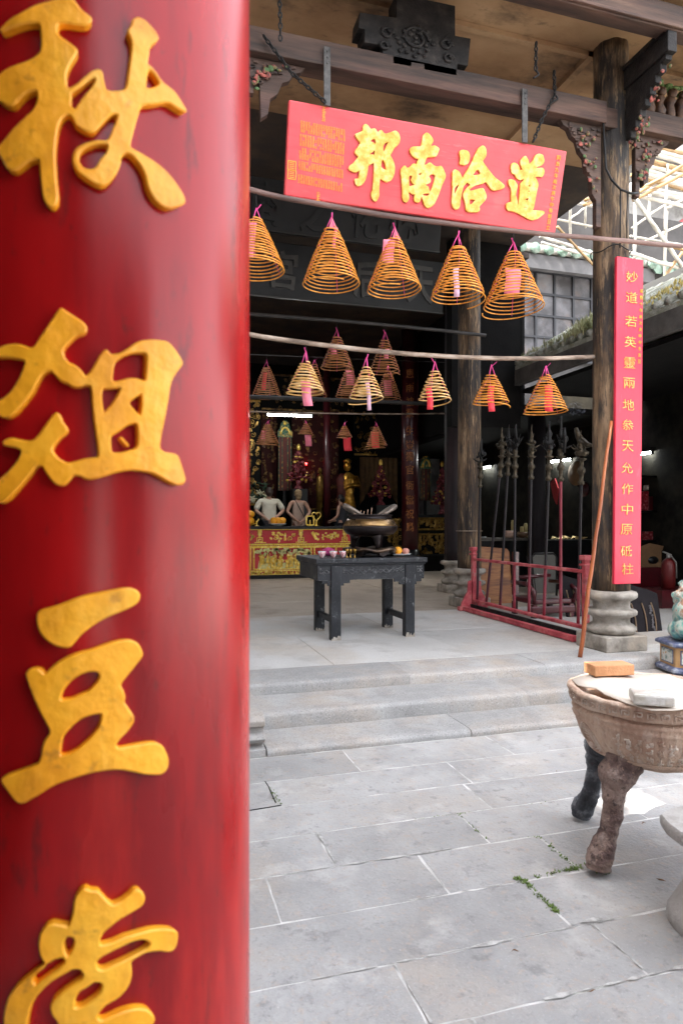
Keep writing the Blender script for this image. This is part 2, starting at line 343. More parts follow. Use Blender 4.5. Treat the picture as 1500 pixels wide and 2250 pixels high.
# moulded cheek stone at the left end of the steps
prof = [(Y3-.004, 0), (Y3-.004, .262), (4.34, .262), (4.27, .25), (4.235, .225), (4.24, .19), (4.285, .172), (4.285, .15), (4.235, .13), (4.225, .11), (4.25, .085), (4.30, .07), (4.30, .055), (4.215, .05), (4.21, 0)]
b = MB(); b.prism([(y, z) for y, z in prof], (.742, 0, 0), (0,1,0), (0,0,1), -2.2); struct(b.build('step_cheek', m_step, bevel=.006))
b = MB(); b.box(4.66, 4.4, -.02, 7.2, 5.3, .165); b.box(4.2, 4.72, -.02, 4.63, 5.094, .15); struct(b.build('side_block', m_step, bevel=.02))
# temple floor
b2 = MB(); b = MB(); ys = [5.623, 7.15, 8.8, 10.4, 12.1, 13.8, 15.6]
for i in range(len(ys)-1):
    xs = [-1.4, .3+.3*(i % 2), 1.6+.35*(i % 2), 3.0-.2*(i % 2), 4.4, 5.9, 7.4, 9.2]
    for j in range(len(xs)-1):
        z = rnd.uniform(-.002, .002); (b if ys[i] < 8.5 else b2).box(xs[j]+.0025, ys[i]+.0025, .1, xs[j+1]-.0025, ys[i+1]-.0025, PZ+z-.001)
b.box(4.63, 5.305, .1, 9.2, 5.618, PZ-.004)
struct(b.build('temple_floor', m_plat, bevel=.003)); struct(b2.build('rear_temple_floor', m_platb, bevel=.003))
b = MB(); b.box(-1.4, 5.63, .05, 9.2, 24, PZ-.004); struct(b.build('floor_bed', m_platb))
b = MB(); b.box(-1.4, 16.15, PZ-.02, 9.2, 24, .67); struct(b.build('shrine_dais', m_soot))

# unseen walls put up to shape the light, and the pillar's entrance hall
m_wallw = M('bounce_limewash', [(.3, (.56,.55,.53)), (.7, (.74,.73,.71))], 2, .9, bump=.3, bscale=30, dirt=[((.30,.29,.28), 2.5, .56, .7, .5)])  # pale, to bounce daylight into the courtyard
b = MB(); x0, x1 = -1.8, -1.5
hy, hz, hw, hh = 2.10, 6.02, .16, .46  # opening that throws the sun patch onto the paving
b.box(x0, -8, -.02, x1, 20, hz-hh); b.box(x0, -8, hz+hh, x1, 20, 13); b.box(x0, -8, hz-hh+.001, x1, hy-hw, hz+hh-.001); b.box(x0, hy+hw, hz-hh+.001, x1, 20, hz+hh-.001)
cw_ = b; tag(b.build('shade_wall', m_wallw), 'unseen tall pale wall added on the left to shade the courtyard', 'wall')  # added out of view to keep the sun off the courtyard
b = MB(); rq = random.Random(77)  # leaves added in the opening to break up the sun patch
for i in range(70):
    an = rq.random()*6.28; rr_ = rq.uniform(.65, 1.1); o = Vector((x1+.02+rq.random()*.03, hy+hw*1.15*rr_*math.cos(an), hz+hh*1.1*rr_*math.sin(an)))
    u = Vector((rq.uniform(-.2, .2), rq.uniform(-1, 1), rq.uniform(-1, 1))).normalized()*rq.uniform(.03, .06); v = u.cross(Vector((1,0,.2)))*.5
    b.add([o-u, o+v, o+u, o-v], [(0,1,2,3)])
    b.tube([o, o+Vector((-.02, rq.uniform(-.08, .08), -.10))], .003, 4)
tag(b.build('dapple_leaves', M('dapple_leaf', (.05,.09,.02), 8, .7)), 'unseen leaves added in the wall opening to dapple the sun patch', 'plant')
b = MB(); b.box(-1.49, -7.69, -.02, -1.4, 1.3, 4.55); tag(b.build('pillar_shade_wall', m_brick), 'unseen dark wall added to keep the left of the red pillar dim', 'wall')  # dark lining added out of view so the pillar's left stays dim
b = MB(); b.box(-1.49, -8, 2.9, 8.5, -7.7, 6); b.box(3.0, -8, 0, 8.5, -7.7, 2.899); b.box(-1.49, -8, 0, 1.3, -7.7, 2.899);  # unseen wall, doorway cut to let daylight in from behind
tag(b.build('entrance_hall_wall', m_brick), 'unseen dark brick back wall of the entrance hall with a doorway for daylight', 'wall')
er = thing('entrance_roof', 'unseen dark timber roof of the entrance hall, kept short to light the red pillar', 'roof', (3, -3, 4.6))  # unseen roof, stops short so the sky lights the pillar
b = MB(); b.add([(-1.49,1.42,4.62),(.75,1.42,4.62),(.75,-3,6.6),(-1.49,-3,6.6),(-1.49,-7.9,4.6),(.75,-7.9,4.6)], [(0,1,2,3),(3,2,5,4)])
b.add([(-1.49,1.42,4.70),(.75,1.42,4.70),(.75,-3,6.7),(-1.49,-3,6.7),(-1.49,-7.9,4.7),(.75,-7.9,4.7)], [(3,2,1,0),(4,5,2,3)])
b.build('roof_slab', m_wood, er)
b = MB()
for i in range(5): b.bar((-1.2+i*.45, 1.38, 4.56), (-1.2+i*.45, -3, 6.53), .07, .1)
b.build('rafter', m_wood, er)

# hall roof with its flat ceiling
CZ = 6.3
hr = thing('hall_roof', 'tiled temple roof above the flat tan plaster ceiling of the hall', 'roof', (2.4, 10, CZ))
b = MB(); b.box(-1.48, 4.74, CZ, 6.2, 7.6, CZ+.1); b.build('ceiling', m_ceil, hr)
b = MB(); b.box(-1.48, 7.603, CZ, 6.2, 11.3, CZ+.1); b.box(-1.48, 13.3, CZ, 6.2, 20, CZ+.1); b.box(-1.48, 11.301, CZ, .6, 13.299, CZ+.1); b.box(3.2, 11.301, CZ, 6.2, 13.299, CZ+.1); b.box(6.203, 10.45, CZ, 6.62, 20, CZ+.1); b.build('rear_ceiling', m_ceild, hr)  # gap left as an unseen skywell, added to light the altar
b = MB()
for y in (5.73, 5.15, 4.8): b.box(-1.45, y-.03, CZ-.05, 6.18, y+.03, CZ-.002)
b.bar((4.33, 5.70, CZ-.03), (4.33, 7.6, CZ-.03), .07, .06); b.bar((5.1, 4.76, CZ-.05), (6.1, 6.0, CZ-.05), .22, .12)
b.build('ceiling_batten', m_ceil, hr)
b = MB()
b.prism([(4.6, CZ+.12), (7.9, 8.0), (11.2, CZ+.12)], (-1.48, 0, 0), (0,1,0), (0,0,1), 7.7); b.prism([(13.4, CZ+.12), (16.7, 8.0), (20, CZ+.12)], (-1.48, 0, 0), (0,1,0), (0,0,1), 7.7)
for i in range(24):
    x = -1.3+i*.32; b.tube([(x, 4.6, CZ+.18), (x, 7.9, 8.05), (x, 11.2, CZ+.18)], .07, 6)
b.build('tiled_slope', M('dark_roof_tile', [(.3, (.05,.05,.045)), (.7, (.13,.13,.115))], 5, .8, bump=.4, bscale=30), hr)
m_tileg = None

# beams
b = MB(); b.box(-.05, 5.40, 5.39, 4.28, 5.60, 5.60)
b.box(4.66, 5.40, 5.39, 5.27, 5.60, 5.60); b.box(4.27, 5.46, 5.40, 4.67, 5.58, 5.59)
beam = tag(b.build('tie_beam', m_wood, bevel=.008), 'thick weathered brown beam behind the top of the red name board', 'beam')
b = MB(); b.box(-1.4, 4.86, 5.96, 6.6, 5.0, 6.20); b.box(-1.4, 4.83, 5.97, 6.6, 4.857, 6.0)
tag(b.build('eave_beam', m_wood, bevel=.008), 'dark eave beam crossing the top right corner under the roof edge', 'beam')
# bracket arm on the column
ar = thing('eave_bracket', 'black carved bracket arm reaching from column top to eave beam', 'bracket', (4.56, 5.2, 5.6))
b = MB(); b.box(4.50, 4.86, 5.77, 4.60, 5.44, 5.955); b.box(4.485, 4.90, 5.955, 4.615, 5.44, 6.0); b.build('arm', m_carv, ar, bevel=.006)
b = MB()
for i in range(8):
    y = 4.90+i*.065; z = 5.72-i*.065; b.box(4.515, y, z, 4.585, y+.075, 5.768)
b.build('stepped_carving', m_carv, ar, bevel=.008)
m_blos = M('painted_blossom', [(.42, (.34,.09,.07)), (.48, (.06,.035,.03)), (.54, (.22,.12,.05)), (.6, (.07,.13,.05))], 17, .75, bump=.4, bscale=60, detail=1)
b = MB(); rr = random.Random(3)
for i in range(30):
    t = rr.random(); p = (4.55+rr.uniform(-.05, .05), 4.92+t*.5, 5.72-t*.55-rr.random()*.12)
    b.ball(p, (rr.uniform(.008, .022), rr.uniform(.008, .022), rr.uniform(.008, .026)), 7, 5)
b.build('flower_carving', m_blos, ar)

# carved spandrels below the tie beam
def spandrel(x, sgn, lab, w=.42, h=1.0, seed=1):
    t = thing('carved_spandrel', lab, 'spandrel', (x, 5.5, 5.39-h))
    P = [(0, 0), (w, 0), (w*.92, -.05), (w*.8, -.07), (w*.72, -.14), (w*.6, -.17), (w*.52, -.27), (w*.40, -.32), (w*.36, -.45), (w*.24, -.5), (w*.22, -h*.68), (w*.12, -h*.74), (w*.12, -h), (0, -h)]
    P = [(sgn*a, c) for a, c in P]
    b = MB(); b.prism(P, (x, 5.53 if sgn > 0 else 5.47, 5.385), (1,0,0), (0,0,1), .06*sgn)
    rr = random.Random(seed)
    for i in range(26):
        a = rr.random(); c = rr.random()*(1-a)
        b.box(x+sgn*(.02+a*w*.75)-.02, 5.455, 5.36-c*h*.8-.012, x+sgn*(.02+a*w*.75)+.02, 5.468, 5.36-c*h*.8+.012)
    b.build('fretwork', m_wood, t, bevel=.004)
    b = MB()
    for i in range(20):
        a = rr.random()*.75; u = w*(1-a)*rr.uniform(.3, .95)*.85
        b.ball((x+sgn*u*.9, 5.448, 5.36-a*h*.9-rr.random()*.05), (rr.uniform(.010, .032), .012, rr.uniform(.010, .028)), 8, 5)
    b.build('flower_carving', m_blos, t)
spandrel(4.265, -1, 'dark fretwork spandrel with pink flowers left of the column head', .46, .98, 2)
spandrel(4.67, 1, 'small fretwork spandrel with orange flower right of the column head', .42, .62, 5)
spandrel(.80, 1, 'fretwork spandrel with pale blossoms at the left end of the tie beam', .50, .30, 8)
# painted figures on the projecting beam end
fg = thing('ridge_figures', 'mossy brown carved figures sitting on the projecting beam end', 'carving', (5.05, 5.5, 5.6))
b = MB(); rr = random.Random(11)
for i in range(5):
    x = 4.72+i*.13; b.lathe([(.05, 5.60), (.062, 5.68), (.045, 5.76), (.06, 5.80), (.03, 5.86)], 8, (x, 5.5, 0))
    b.ball((x, 5.46, 5.87), (.045, .04, .045), 8, 6)
b.rough(.02, 14); b.build('figures', M('ochre_glazed_carving', [(.35, (.025,.010,.007)), (.6, (.10,.045,.02))], 9, .6), fg, smooth=True)
b = MB()
for i in range(26): b.ball((4.72+rr.random()*.55, 5.46+rr.random()*.06, 5.90+rr.random()*.10), (.05, .03, .018), 6, 4)
b.build('moss', M('moss_green', [(.3, (.05,.08,.02)), (.7, (.13,.19,.06))], 20, .9), fg)

# stepped bracket block on the beam
bb = thing('bracket_block', 'black carved stepped bracket block standing on the middle of the beam', 'bracket', (2.3, 5.5, 5.6))
def block_poly(pts, Y0, th, name, mat, par):
    P = [atY(x, y, Y0) for x, y in pts]; b = MB()
    b.prism([(p.x, p.z) for p in P], (0, Y0+th, 0), (1,0,0), (0,0,1), th); return b.build(name, mat, par, bevel=.008)
block_poly([(840,118),(862,122),(862,140),(905,148),(905,139),(930,143),(930,154),(1004,168),(1004,140),(1028,144),(1034,84),(1000,78),(1000,12),(870,-16),(870,38),(790,26),(787,60),(800,63),(800,92),(840,99)], 5.40, .2, 'stepped_body', m_carv, bb)
b = MB(); cen = atY(912, 90, 5.39)
for (x, y, r) in [(912,84,.13),(850,72,.06),(980,98,.06),(845,100,.05),(985,128,.05)]:
    p = atY(x, y, 5.392); b.tube([(p.x+r*math.cos(a*.45)*(1-a*.03), p.y, p.z+r*.8*math.sin(a*.45)*(1-a*.03)) for a in range(18)], .014, 6)
for i in range(26):
    a = i*2.4; p = atY(912+8.5*math.sqrt(i)*math.cos(a), 92+7*math.sqrt(i)*math.sin(a), 5.39); b.ball(p, (.022, .012, .018), 7, 5)
b.build('scroll_carving', m_carv, bb)

# ============================================================ COLUMNS
def column(px, y, r, zt, lab, base=True, mat=None, flute=8):
    p = Vector((px, y, PZ)); t = thing('stone_column', lab, 'column', p, 'stone columns of the hall')
    z = PZ
    if base:
        b = MB(); b.box(p.x-r*1.3, p.y-r*1.3, z-.005, p.x+r*1.3, p.y+r*1.3, z+.15); b.build('plinth', m_base, t, bevel=.015)
        pr = [(r*1.05, .149), (r*1.22, .165), (r*1.31, .195), (r*1.30, .215), (r*1.16, .24), (r*.98, .258), (r*.95, .275), (r*.97, .312), (r*1.22, .335), (r*1.33, .348), (r*1.335, .378), (r*1.28, .392), (r*.99, .405), (r*.95, .43), (r*.97, .475), (r*1.24, .503), (r*1.34, .517), (r*1.345, .552), (r*1.28, .568), (r*1.0, .585)]
        b = MB(); b.lathe([(a, z+q) for a, q in pr], 40, (p.x, p.y, 0)); b.warp(lambda v: Vector((p.x+(v.x-p.x)*(1-.015*math.cos(8*math.atan2(v.y-p.y, v.x-p.x))), p.y+(v.y-p.y)*(1-.015*math.cos(8*math.atan2(v.y-p.y, v.x-p.x))), v.z))); b.rough(.006, 7); b.rough(.0025, 45)
        o = b.build('moulded_base', m_base, t, smooth=True)
    b = MB(); n = 48; vs = []; fs = []; zs = [z+.583+(zt-z-.583)*i/30 for i in range(31)]
    for zz in zs:
        tp = 1.0-.10*(zz-z)/6
        for k in range(n):
            a = 2*PI*k/n; w = 1-.055*(abs(math.cos(a*flute/2))**6); w += .012*mnoise.noise(Vector((math.cos(a)*3, math.sin(a)*3, zz*2)))
            vs.append((p.x+r*tp*w*math.cos(a), p.y+r*tp*w*math.sin(a), zz))
    for i in range(30):
        for k in range(n):
            a = i*n+k; c = i*n+(k+1) % n; fs.append((a, c, c+n, a+n))
    fs += [tuple(range(n-1, -1, -1)), tuple(range(30*n, 31*n))]
    b.add(vs, fs, True); b.build('shaft', mat or m_col, t)
    return t
column(4.50, 5.62, .185, CZ, 'smoke stained fluted stone column behind the long crimson couplet board')
c2 = column(4.70, 9.05, .18, CZ, 'tan and black stone column standing at the far end of the red rack')
column(5.45, 11.1, .18, CZ, 'dark stone column half hidden beyond the far end of the red rack', mat=M('black_purple_column', [(.35, (.008,.005,.007)), (.65, (.03,.016,.018))], 4, .6, spec=.3, stretch=(1,1,.2)))
column(.57, 5.62, .185, CZ, 'stone column hidden behind the big red pillar')
b = MB(); b.lathe([(.196, 1.395), (.20, 1.40), (.196, 1.405)], 40, (4.70, 9.05, 0)); b.build('wire', m_rod2, c2)
# cable on the front column
b = MB(); P = [atY(1322, 235, 5.42), atY(1326, 300, 5.42), atY(1330, 370, 5.42), atY(1342, 395, 5.40), atY(1362, 416, 5.385), atY(1385, 425, 5.39), atY(1400, 424, 5.42)]
b.tube(P, .011, 6); b.tube([atY(1362, 416, 5.395), atY(1362, 470, 5.40), atY(1361, 545, 5.395)], .007, 6); b.tube([atY(1378, 424, 5.395), atY(1376, 470, 5.40), atY(1376, 530, 5.395)], .006, 6)
b.tube([(4.50+.192*math.cos(a*PI/16), 5.62+.192*math.sin(a*PI/16), atY(1340, 538+5*math.sin(a*.8), 5.43).z) for a in range(33)], .006, 5, False)
tag(b.build('cable', m_iron), 'black cable sagging across the upper front of the column', 'cable')
# ============================================================ THE NEAR RED PILLAR
PC = Vector(ray(190, 1152)).normalized()*1.10; PC = Vector((PC.x, PC.y, 0)); PR = .25
def tangent_fit():      # radius so that the right silhouette falls where the photograph has it
    k = Vector(ray(548, 1152)); k = Vector((k.x, k.y, 0)).normalized(); d = PC.dot(k); return (PC-k*d).length
PR = tangent_fit()
rp = thing('red_pillar', 'huge glossy red lacquer pillar with raised gold characters in the foreground', 'pillar', (PC.x, PC.y, 0))
b = MB(); n = 160; vs = []; fs = []; zz = [0, .001]+[i*.1 for i in range(1, 48)]
for z in zz: vs += [(PC.x+PR*math.cos(2*PI*k/n), PC.y+PR*math.sin(2*PI*k/n), z) for k in range(n)]
for i in range(len(zz)-1):
    for k in range(n): a = i*n+k; c = i*n+(k+1) % n; fs.append((a, c, c+n, a+n))
b.add(vs, fs, True); b.build('shaft', m_red, rp)
b = MB(); b.lathe([(PR*1.35, 0), (PR*1.4, .06), (PR*1.3, .12), (PR*1.08, .14)], 48, (PC.x, PC.y, 0)); b.build('base', m_base, rp)
A0 = math.atan2(-PC.y, -PC.x)
def on_pillar(px, py):
    d = Vector(ray(px, py)); dx, dy = d.x, d.y; a = dx*dx+dy*dy; bq = -2*(dx*PC.x+dy*PC.y); c = PC.x**2+PC.y**2-PR**2
    q = bq*bq-4*a*c; t = (-bq-math.sqrt(max(q, 0)))/(2*a); p = d*t
    ang = math.atan2(p.y-PC.y, p.x-PC.x)-A0; ang = (ang+PI) % (2*PI)-PI
    return ang*PR, CAMZ+p.z
def pillar_char(x0, y0, s, loops, lab):
    L2 = [[on_pillar(x0+x/s, y0+y/s) for x, y in chaikin(l, 2)] for l in inset(loops, 15)]
    me = curve_mesh(L2, .010, .0017, 0)
    bm = bmesh.new(); bm.from_mesh(me)
    xs = [v.co.x for v in bm.verts]; x = min(xs)
    while x < max(xs):
        x += .012; g = bm.verts[:]+bm.edges[:]+bm.faces[:]
        bmesh.ops.bisect_plane(bm, geom=g, plane_co=(x, 0, 0), plane_no=(1, 0, 0))
    bm.to_mesh(me); bm.free()
    for v in me.vertices:
        a = A0+v.co.x/PR; z = v.co.y; r = PR+.005+v.co.z+.0012*mnoise.noise(Vector((v.co.x*25, z*25, 3)))
        v.co = (PC.x+r*math.cos(a), PC.y+r*math.sin(a), z)
    b = MB(); b.mesh(me); o = b.build('gold_character', m_gold, rp); o['label'] = lab
    o.data.polygons.foreach_set('use_smooth', [False]*len(o.data.polygons)); return o
S = 3.5714
CH_A = [[(20,285),(110,195),(200,150),(290,90),(380,60),(480,35),(570,15),(605,65),(650,125),(710,165),(730,205),(690,250),(610,250),(530,235),(470,240),(465,310),(540,365),(630,435),(600,490),(550,570),(530,650),(545,735),(600,710),(660,650),(720,595),(770,575),(805,600),(810,660),(830,745),(900,750),(970,735),(985,640),(1000,520),(1015,400),(1000,330),(970,290),(1010,240),(1020,185),(1075,165),(1130,195),(1190,260),(1230,325),(1210,365),(1160,395),(1150,460),(1140,535),(1170,550),(1210,600),(1250,665),(1300,705),(1350,745),(1395,815),(1440,890),(1420,915),(1390,905),(1340,875),(1280,835),(1190,855),(1100,860),(1080,900),(1060,970),(1030,1080),(1005,1180),(1060,1210),(1130,1250),(1210,1300),(1280,1360),(1340,1430),(1400,1520),(1430,1590),(1410,1630),(1360,1650),(1300,1670),(1230,1640),(1170,1580),(1130,1500),(1110,1400),(1070,1320),(1010,1250),(975,1235),(945,1260),(940,1310),(920,1370),(880,1430),(830,1480),(790,1495),(730,1475),(660,1430),(600,1380),(570,1310),(575,1240),(610,1185),(680,1150),(760,1130),(830,1135),(850,1110),(870,1050),(895,990),(910,945),(880,935),(840,965),(790,1020),(740,1080),(690,1080),(630,1050),(590,1020),(575,970),(540,940),(500,970),(475,1030),(460,1120),(450,1230),(455,1340),(460,1450),(475,1560),(465,1640),(420,1670),(375,1640),(350,1570),(340,1470),(330,1370),(325,1290),(260,1300),(200,1350),(150,1385),(90,1375),(60,1320),(30,1250),(5,1215),(70,1130),(140,1040),(220,960),(290,890),(315,820),(310,760),(250,770),(190,820),(140,880),(80,875),(30,840),(-10,790),(-60,740),(-50,665),(-10,650),(20,650),(50,610),(110,570),(200,535),(280,500),(340,450),(340,340),(330,240),(250,240),(150,265),(50,305)],
 [(570,775),(620,745),(680,690),(730,655),(745,670),(720,720),(670,780),(620,850),(595,890),(565,865),(575,820)], [(1145,585),(1180,620),(1220,690),(1170,720),(1130,720),(1135,650)],
 [(835,1170),(760,1165),(680,1195),(630,1240),(625,1290),(650,1340),(700,1360),(745,1350),(780,1280),(830,1225)]]
CH_B = [[(485,65),(530,100),(600,145),(670,195),(695,240),(670,285),(610,300),(560,345),(510,405),(515,450),(550,500),(600,520),(640,555),(675,605),(710,570),(740,510),(780,440),(830,380),(860,435),(920,430),(980,395),(1040,345),(1100,320),(1200,318),(1290,330),(1330,375),(1370,430),(1415,500),(1380,550),(1340,600),(1310,680),(1300,760),(1285,850),(1265,960),(1245,1060),(1230,1165),(1270,1195),(1330,1200),(1370,1215),(1390,1270),(1420,1370),(1430,1420),(1400,1455),(1350,1460),(1300,1435),(1240,1400),(1180,1365),(1110,1350),(1020,1340),(920,1355),(830,1385),(740,1410),(680,1415),(630,1385),(585,1380),(550,1430),(510,1465),(450,1455),(410,1410),(370,1350),(350,1310),(310,1310),(270,1370),(220,1430),(160,1500),(100,1570),(50,1600),(10,1590),(-40,1560),(-20,1460),(30,1410),(100,1340),(160,1270),(195,1190),(150,1165),(90,1155),(50,1145),(60,1105),(120,1080),(190,1100),(280,1110),(330,1050),(390,960),(450,880),(490,905),(505,960),(550,1015),(540,1055),(490,1090),(440,1150),(430,1190),(470,1240),(540,1280),(600,1265),(680,1240),(765,1235),(760,1160),(750,1080),(735,980),(725,880),(715,770),(710,690),(670,680),(630,700),(570,695),(530,665),(480,650),(440,600),(410,570),(360,590),(320,660),(280,740),(220,820),(170,880),(120,930),(70,940),(10,910),(-50,890),(-30,830),(60,780),(130,710),(180,620),(215,530),(220,490),(150,475),(70,465),(0,470),(-20,430),(20,390),(90,360),(180,355),(280,395),(330,310),(400,200),(450,120)],
 [(890,510),(950,460),(1030,430),(1125,430),(1120,540),(1115,640),(1050,615),(980,620),(910,645),(875,640)], [(800,710),(860,710),(935,700),(900,770),(850,840),(810,895),(800,820)], [(1085,750),(1090,830),(1080,905),(1050,880),(1000,815),(1040,780)],
 [(1055,975),(1060,1080),(1055,1160),(980,1185),(920,1200),(870,1195),(865,1130),(865,1075),(930,1040),(990,990)], [(915,1085),(940,1075),(1005,1150),(980,1160)]]
CH_C = [[(310,245),(400,225),(500,190),(620,140),(750,110),(880,85),(1000,65),(1060,85),(1090,130),(1070,190),(1020,225),(930,265),(830,305),(740,360),(650,430),(600,490),(560,540),(490,535),(420,510),(360,460),(320,400),(305,320)],
 [(220,735),(250,695),(330,690),(370,735),(420,680),(490,625),(600,575),(710,550),(800,515),(900,480),(1000,470),(1060,490),(1090,540),(1110,595),(1080,640),(1010,730),(935,825),(960,870),(975,920),(965,960),(1000,1010),(1040,1075),(1035,1125),(990,1190),(930,1250),(905,1290),(915,1315),(1000,1300),(1100,1280),(1200,1270),(1250,1295),(1280,1350),(1300,1410),(1295,1480),(1250,1530),(1180,1530),(1110,1525),(1030,1505),(930,1485),(830,1490),(720,1510),(600,1545),(500,1580),(420,1615),(340,1670),(270,1710),(220,1745),(165,1745),(120,1690),(70,1620),(35,1560),(60,1530),(140,1500),(240,1465),(315,1435),(340,1380),(345,1310),(365,1250),(410,1190),(385,1130),(340,1050),(300,960),(265,870),(240,800)],
 [(490,935),(510,870),(560,805),(620,755),(690,725),(765,725),(775,770),(740,820),(690,875),(610,905),(560,930)], [(490,1365),(495,1300),(510,1225),(570,1150),(640,1090),(720,1060),(790,1050),(780,1120),(750,1180),(690,1250),(610,1320),(550,1355)]]
CH_D = [[(670,70),(710,95),(770,95),(800,135),(840,180),(875,205),(930,185),(990,140),(1030,95),(1070,85),(1110,120),(1125,175),(1100,230),(1020,275),(940,320),(870,375),(810,425),(785,480),(785,520),(860,505),(940,465),(1040,435),(1150,405),(1250,395),(1340,405),(1370,440),(1365,520),(1345,570),(1300,590),(1220,575),(1130,590),(1060,630),(1015,660),(1025,740),(1010,820),(970,890),(910,950),(830,990),(785,1040),(765,1085),(790,1105),(870,1070),(960,1030),(1050,1010),(1130,1020),(1180,1060),(1200,1120),(1160,1180),(1100,1240),(1020,1300),(940,1400),(900,1480),(800,1500),(700,1450),(600,1400),(540,1300),(490,1180),(460,1110),(420,1060),(405,990),(430,940),(500,880),(570,830),(640,785),(655,745),(630,710),(580,710),(520,745),(440,790),(370,850),(310,920),(270,1000),(250,1080),(235,1180),(230,1280),(180,1330),(120,1310),(80,1250),(60,1150),(65,1040),(90,930),(130,860),(190,800),(260,745),(310,710),(370,665),(345,620),(330,580),(320,500),(330,430),(370,370),(420,345),(480,355),(545,370),(570,300),(580,220),(590,150),(630,95)],
 [(540,455),(580,460),(590,490),(570,560),(540,600),(520,560),(515,500)], [(400,660),(450,630),(505,620),(520,650),(480,690),(410,740),(350,785),(300,820),(285,790),(310,740),(350,695)],
 [(765,700),(760,650),(800,615),(880,575),(970,530),(1040,495),(1110,485),(1150,510),(1130,550),(1060,590),(960,640),(870,680),(800,710)], [(600,1000),(600,940),(630,880),(690,850),(740,810),(790,815),(795,850),(760,910),(700,960),(640,995)]]
pillar_char(0, 0, S, CH_A, 'topmost raised gold character'); pillar_char(0, 660, S, CH_B, 'second raised gold character')
pillar_char(0, 1270, S, CH_C, 'third raised gold character'); pillar_char(0, 1920, S, CH_D, 'lowest raised gold character')

# ============================================================ THE RED NAME BOARD
TL, TR = atY(635, 218, 5.40), atY(1245, 335, 5.40)
BL, BR = atY(625, 430, 5.59), atY(1222, 512, 5.59)
SU = Vector((1, 0, 0)); SVv = Vector((0, BL.y-TL.y, BL.z-TL.z)); SH = SVv.length; SVv.normalize(); SNn = SU.cross(-SVv).normalized()   # outward, to the viewer
if SNn.y > 0: SNn = -SNn
def on_sign(px, py):
    d = Vector(ray(px, py)); o = Vector((0, 0, CAMZ)); t = (TL-o).dot(SNn)/d.dot(SNn); p = o+d*t-TL
    return p.x, -p.dot(SVv)
SW = TR.x-TL.x
ns = thing('name_board', 'large red hanging board with four big golden characters', 'sign', (TL.x+SW/2, TL.y, BL.z))
SM = Matrix((SU, -SVv, SNn)).transposed().to_4x4(); SM.translation = TL
b = MB(); b.box(0, -SH, -.06, SW, 0, 0, SM); b.build('board', m_sign, ns, bevel=.012)
def sign_char(x0, y0, s, loops):
    L2 = [[on_sign(x0+x/s, y0+y/s) for x, y in chaikin(l, 1)] for l in inset(loops, 12)]
    me = curve_mesh(L2, .012, .005, 1); b = MB()
    for v in me.vertices: v.co.z += .009
    b.mesh(me, SM); return b.build('gold_character', m_ygold, ns)
sign_char(755, 260, 11.111, [[(450,200),(490,155),(540,155),(590,195),(640,275),(690,265),(750,255),(790,310),(815,370),(850,310),(900,295),(940,335),(985,395),(1080,370),(1170,335),(1240,310),(1310,350),(1345,420),(1365,510),(1345,610),(1280,690),(1210,750),(1170,830),(1120,910),(1170,1000),(1215,1100),(1235,1220),(1225,1340),(1190,1450),(1140,1530),(1070,1560),(1020,1570),(950,1540),(875,1480),(860,1560),(855,1680),(850,1780),(855,1900),(820,1980),(780,2040),(720,2035),(670,1970),(645,1880),(650,1820),(680,1770),(690,1640),(710,1480),(715,1330),(720,1180),(710,1100),(650,1130),(585,1170),(570,1280),(550,1400),(520,1510),(470,1590),(430,1640),(350,1670),(290,1650),(250,1570),(245,1480),(330,1490),(355,1400),(375,1285),(330,1310),(270,1340),(190,1315),(120,1275),(100,1220),(140,1150),(210,1110),(270,1040),(340,950),(290,910),(245,850),(265,790),(330,710),(390,610),(330,550),(280,470),(250,400),(330,370),(440,325),(450,260)],
 [(630,575),(680,525),(740,515),(765,600),(755,650),(710,600)], [(610,905),(650,860),(740,790),(735,850),(730,900),(670,895)], [(950,680),(1000,610),(1070,600),(1030,670),(990,760),(960,840),(945,780)], [(920,1010),(965,1070),(1000,1170),(1010,1275),(950,1250),(890,1190),(905,1100)]])
sign_char(870, 280, 11.538, [[(755,140),(800,160),(860,220),(910,290),(930,360),(880,440),(855,490),(920,475),(960,465),(1020,500),(1080,550),(1060,610),(1030,690),(990,755),(880,765),(760,770),(735,830),(695,960),(740,955),(800,915),(845,895),(900,945),(960,990),(1030,1005),(1110,980),(1150,1010),(1200,1110),(1245,1240),(1210,1340),(1150,1460),(1100,1600),(1050,1740),(1000,1850),(960,1940),(890,2010),(820,2050),(750,2050),(690,1980),(660,1880),(630,1780),(610,1740),(605,1830),(570,1910),(500,1920),(440,1880),(425,1800),(450,1710),(380,1700),(320,1650),(300,1600),(300,1700),(315,1810),(280,1890),(220,1920),(160,1880),(125,1780),(140,1650),(125,1480),(110,1300),(85,1110),(120,1040),(200,960),(265,1045),(340,1000),(400,930),(450,925),(485,950),(510,880),(545,805),(470,800),(390,740),(340,670),(315,590),(350,530),(400,500),(500,495),(600,500),(620,420),(640,310),(650,230),(700,170)],
 [(305,1240),(370,1230),(380,1280),(345,1340),(370,1410),(450,1470),(370,1490),(312,1510)], [(810,1250),(860,1200),(920,1195),(970,1240),(945,1350),(910,1460),(870,1570),(830,1660),(820,1600),(800,1510),(740,1480),(680,1475),(780,1440),(850,1410),(865,1330)], [(650,1705),(720,1688),(815,1685),(795,1740),(730,1745),(660,1728)], [(540,1180),(650,1155),(575,1235)]])
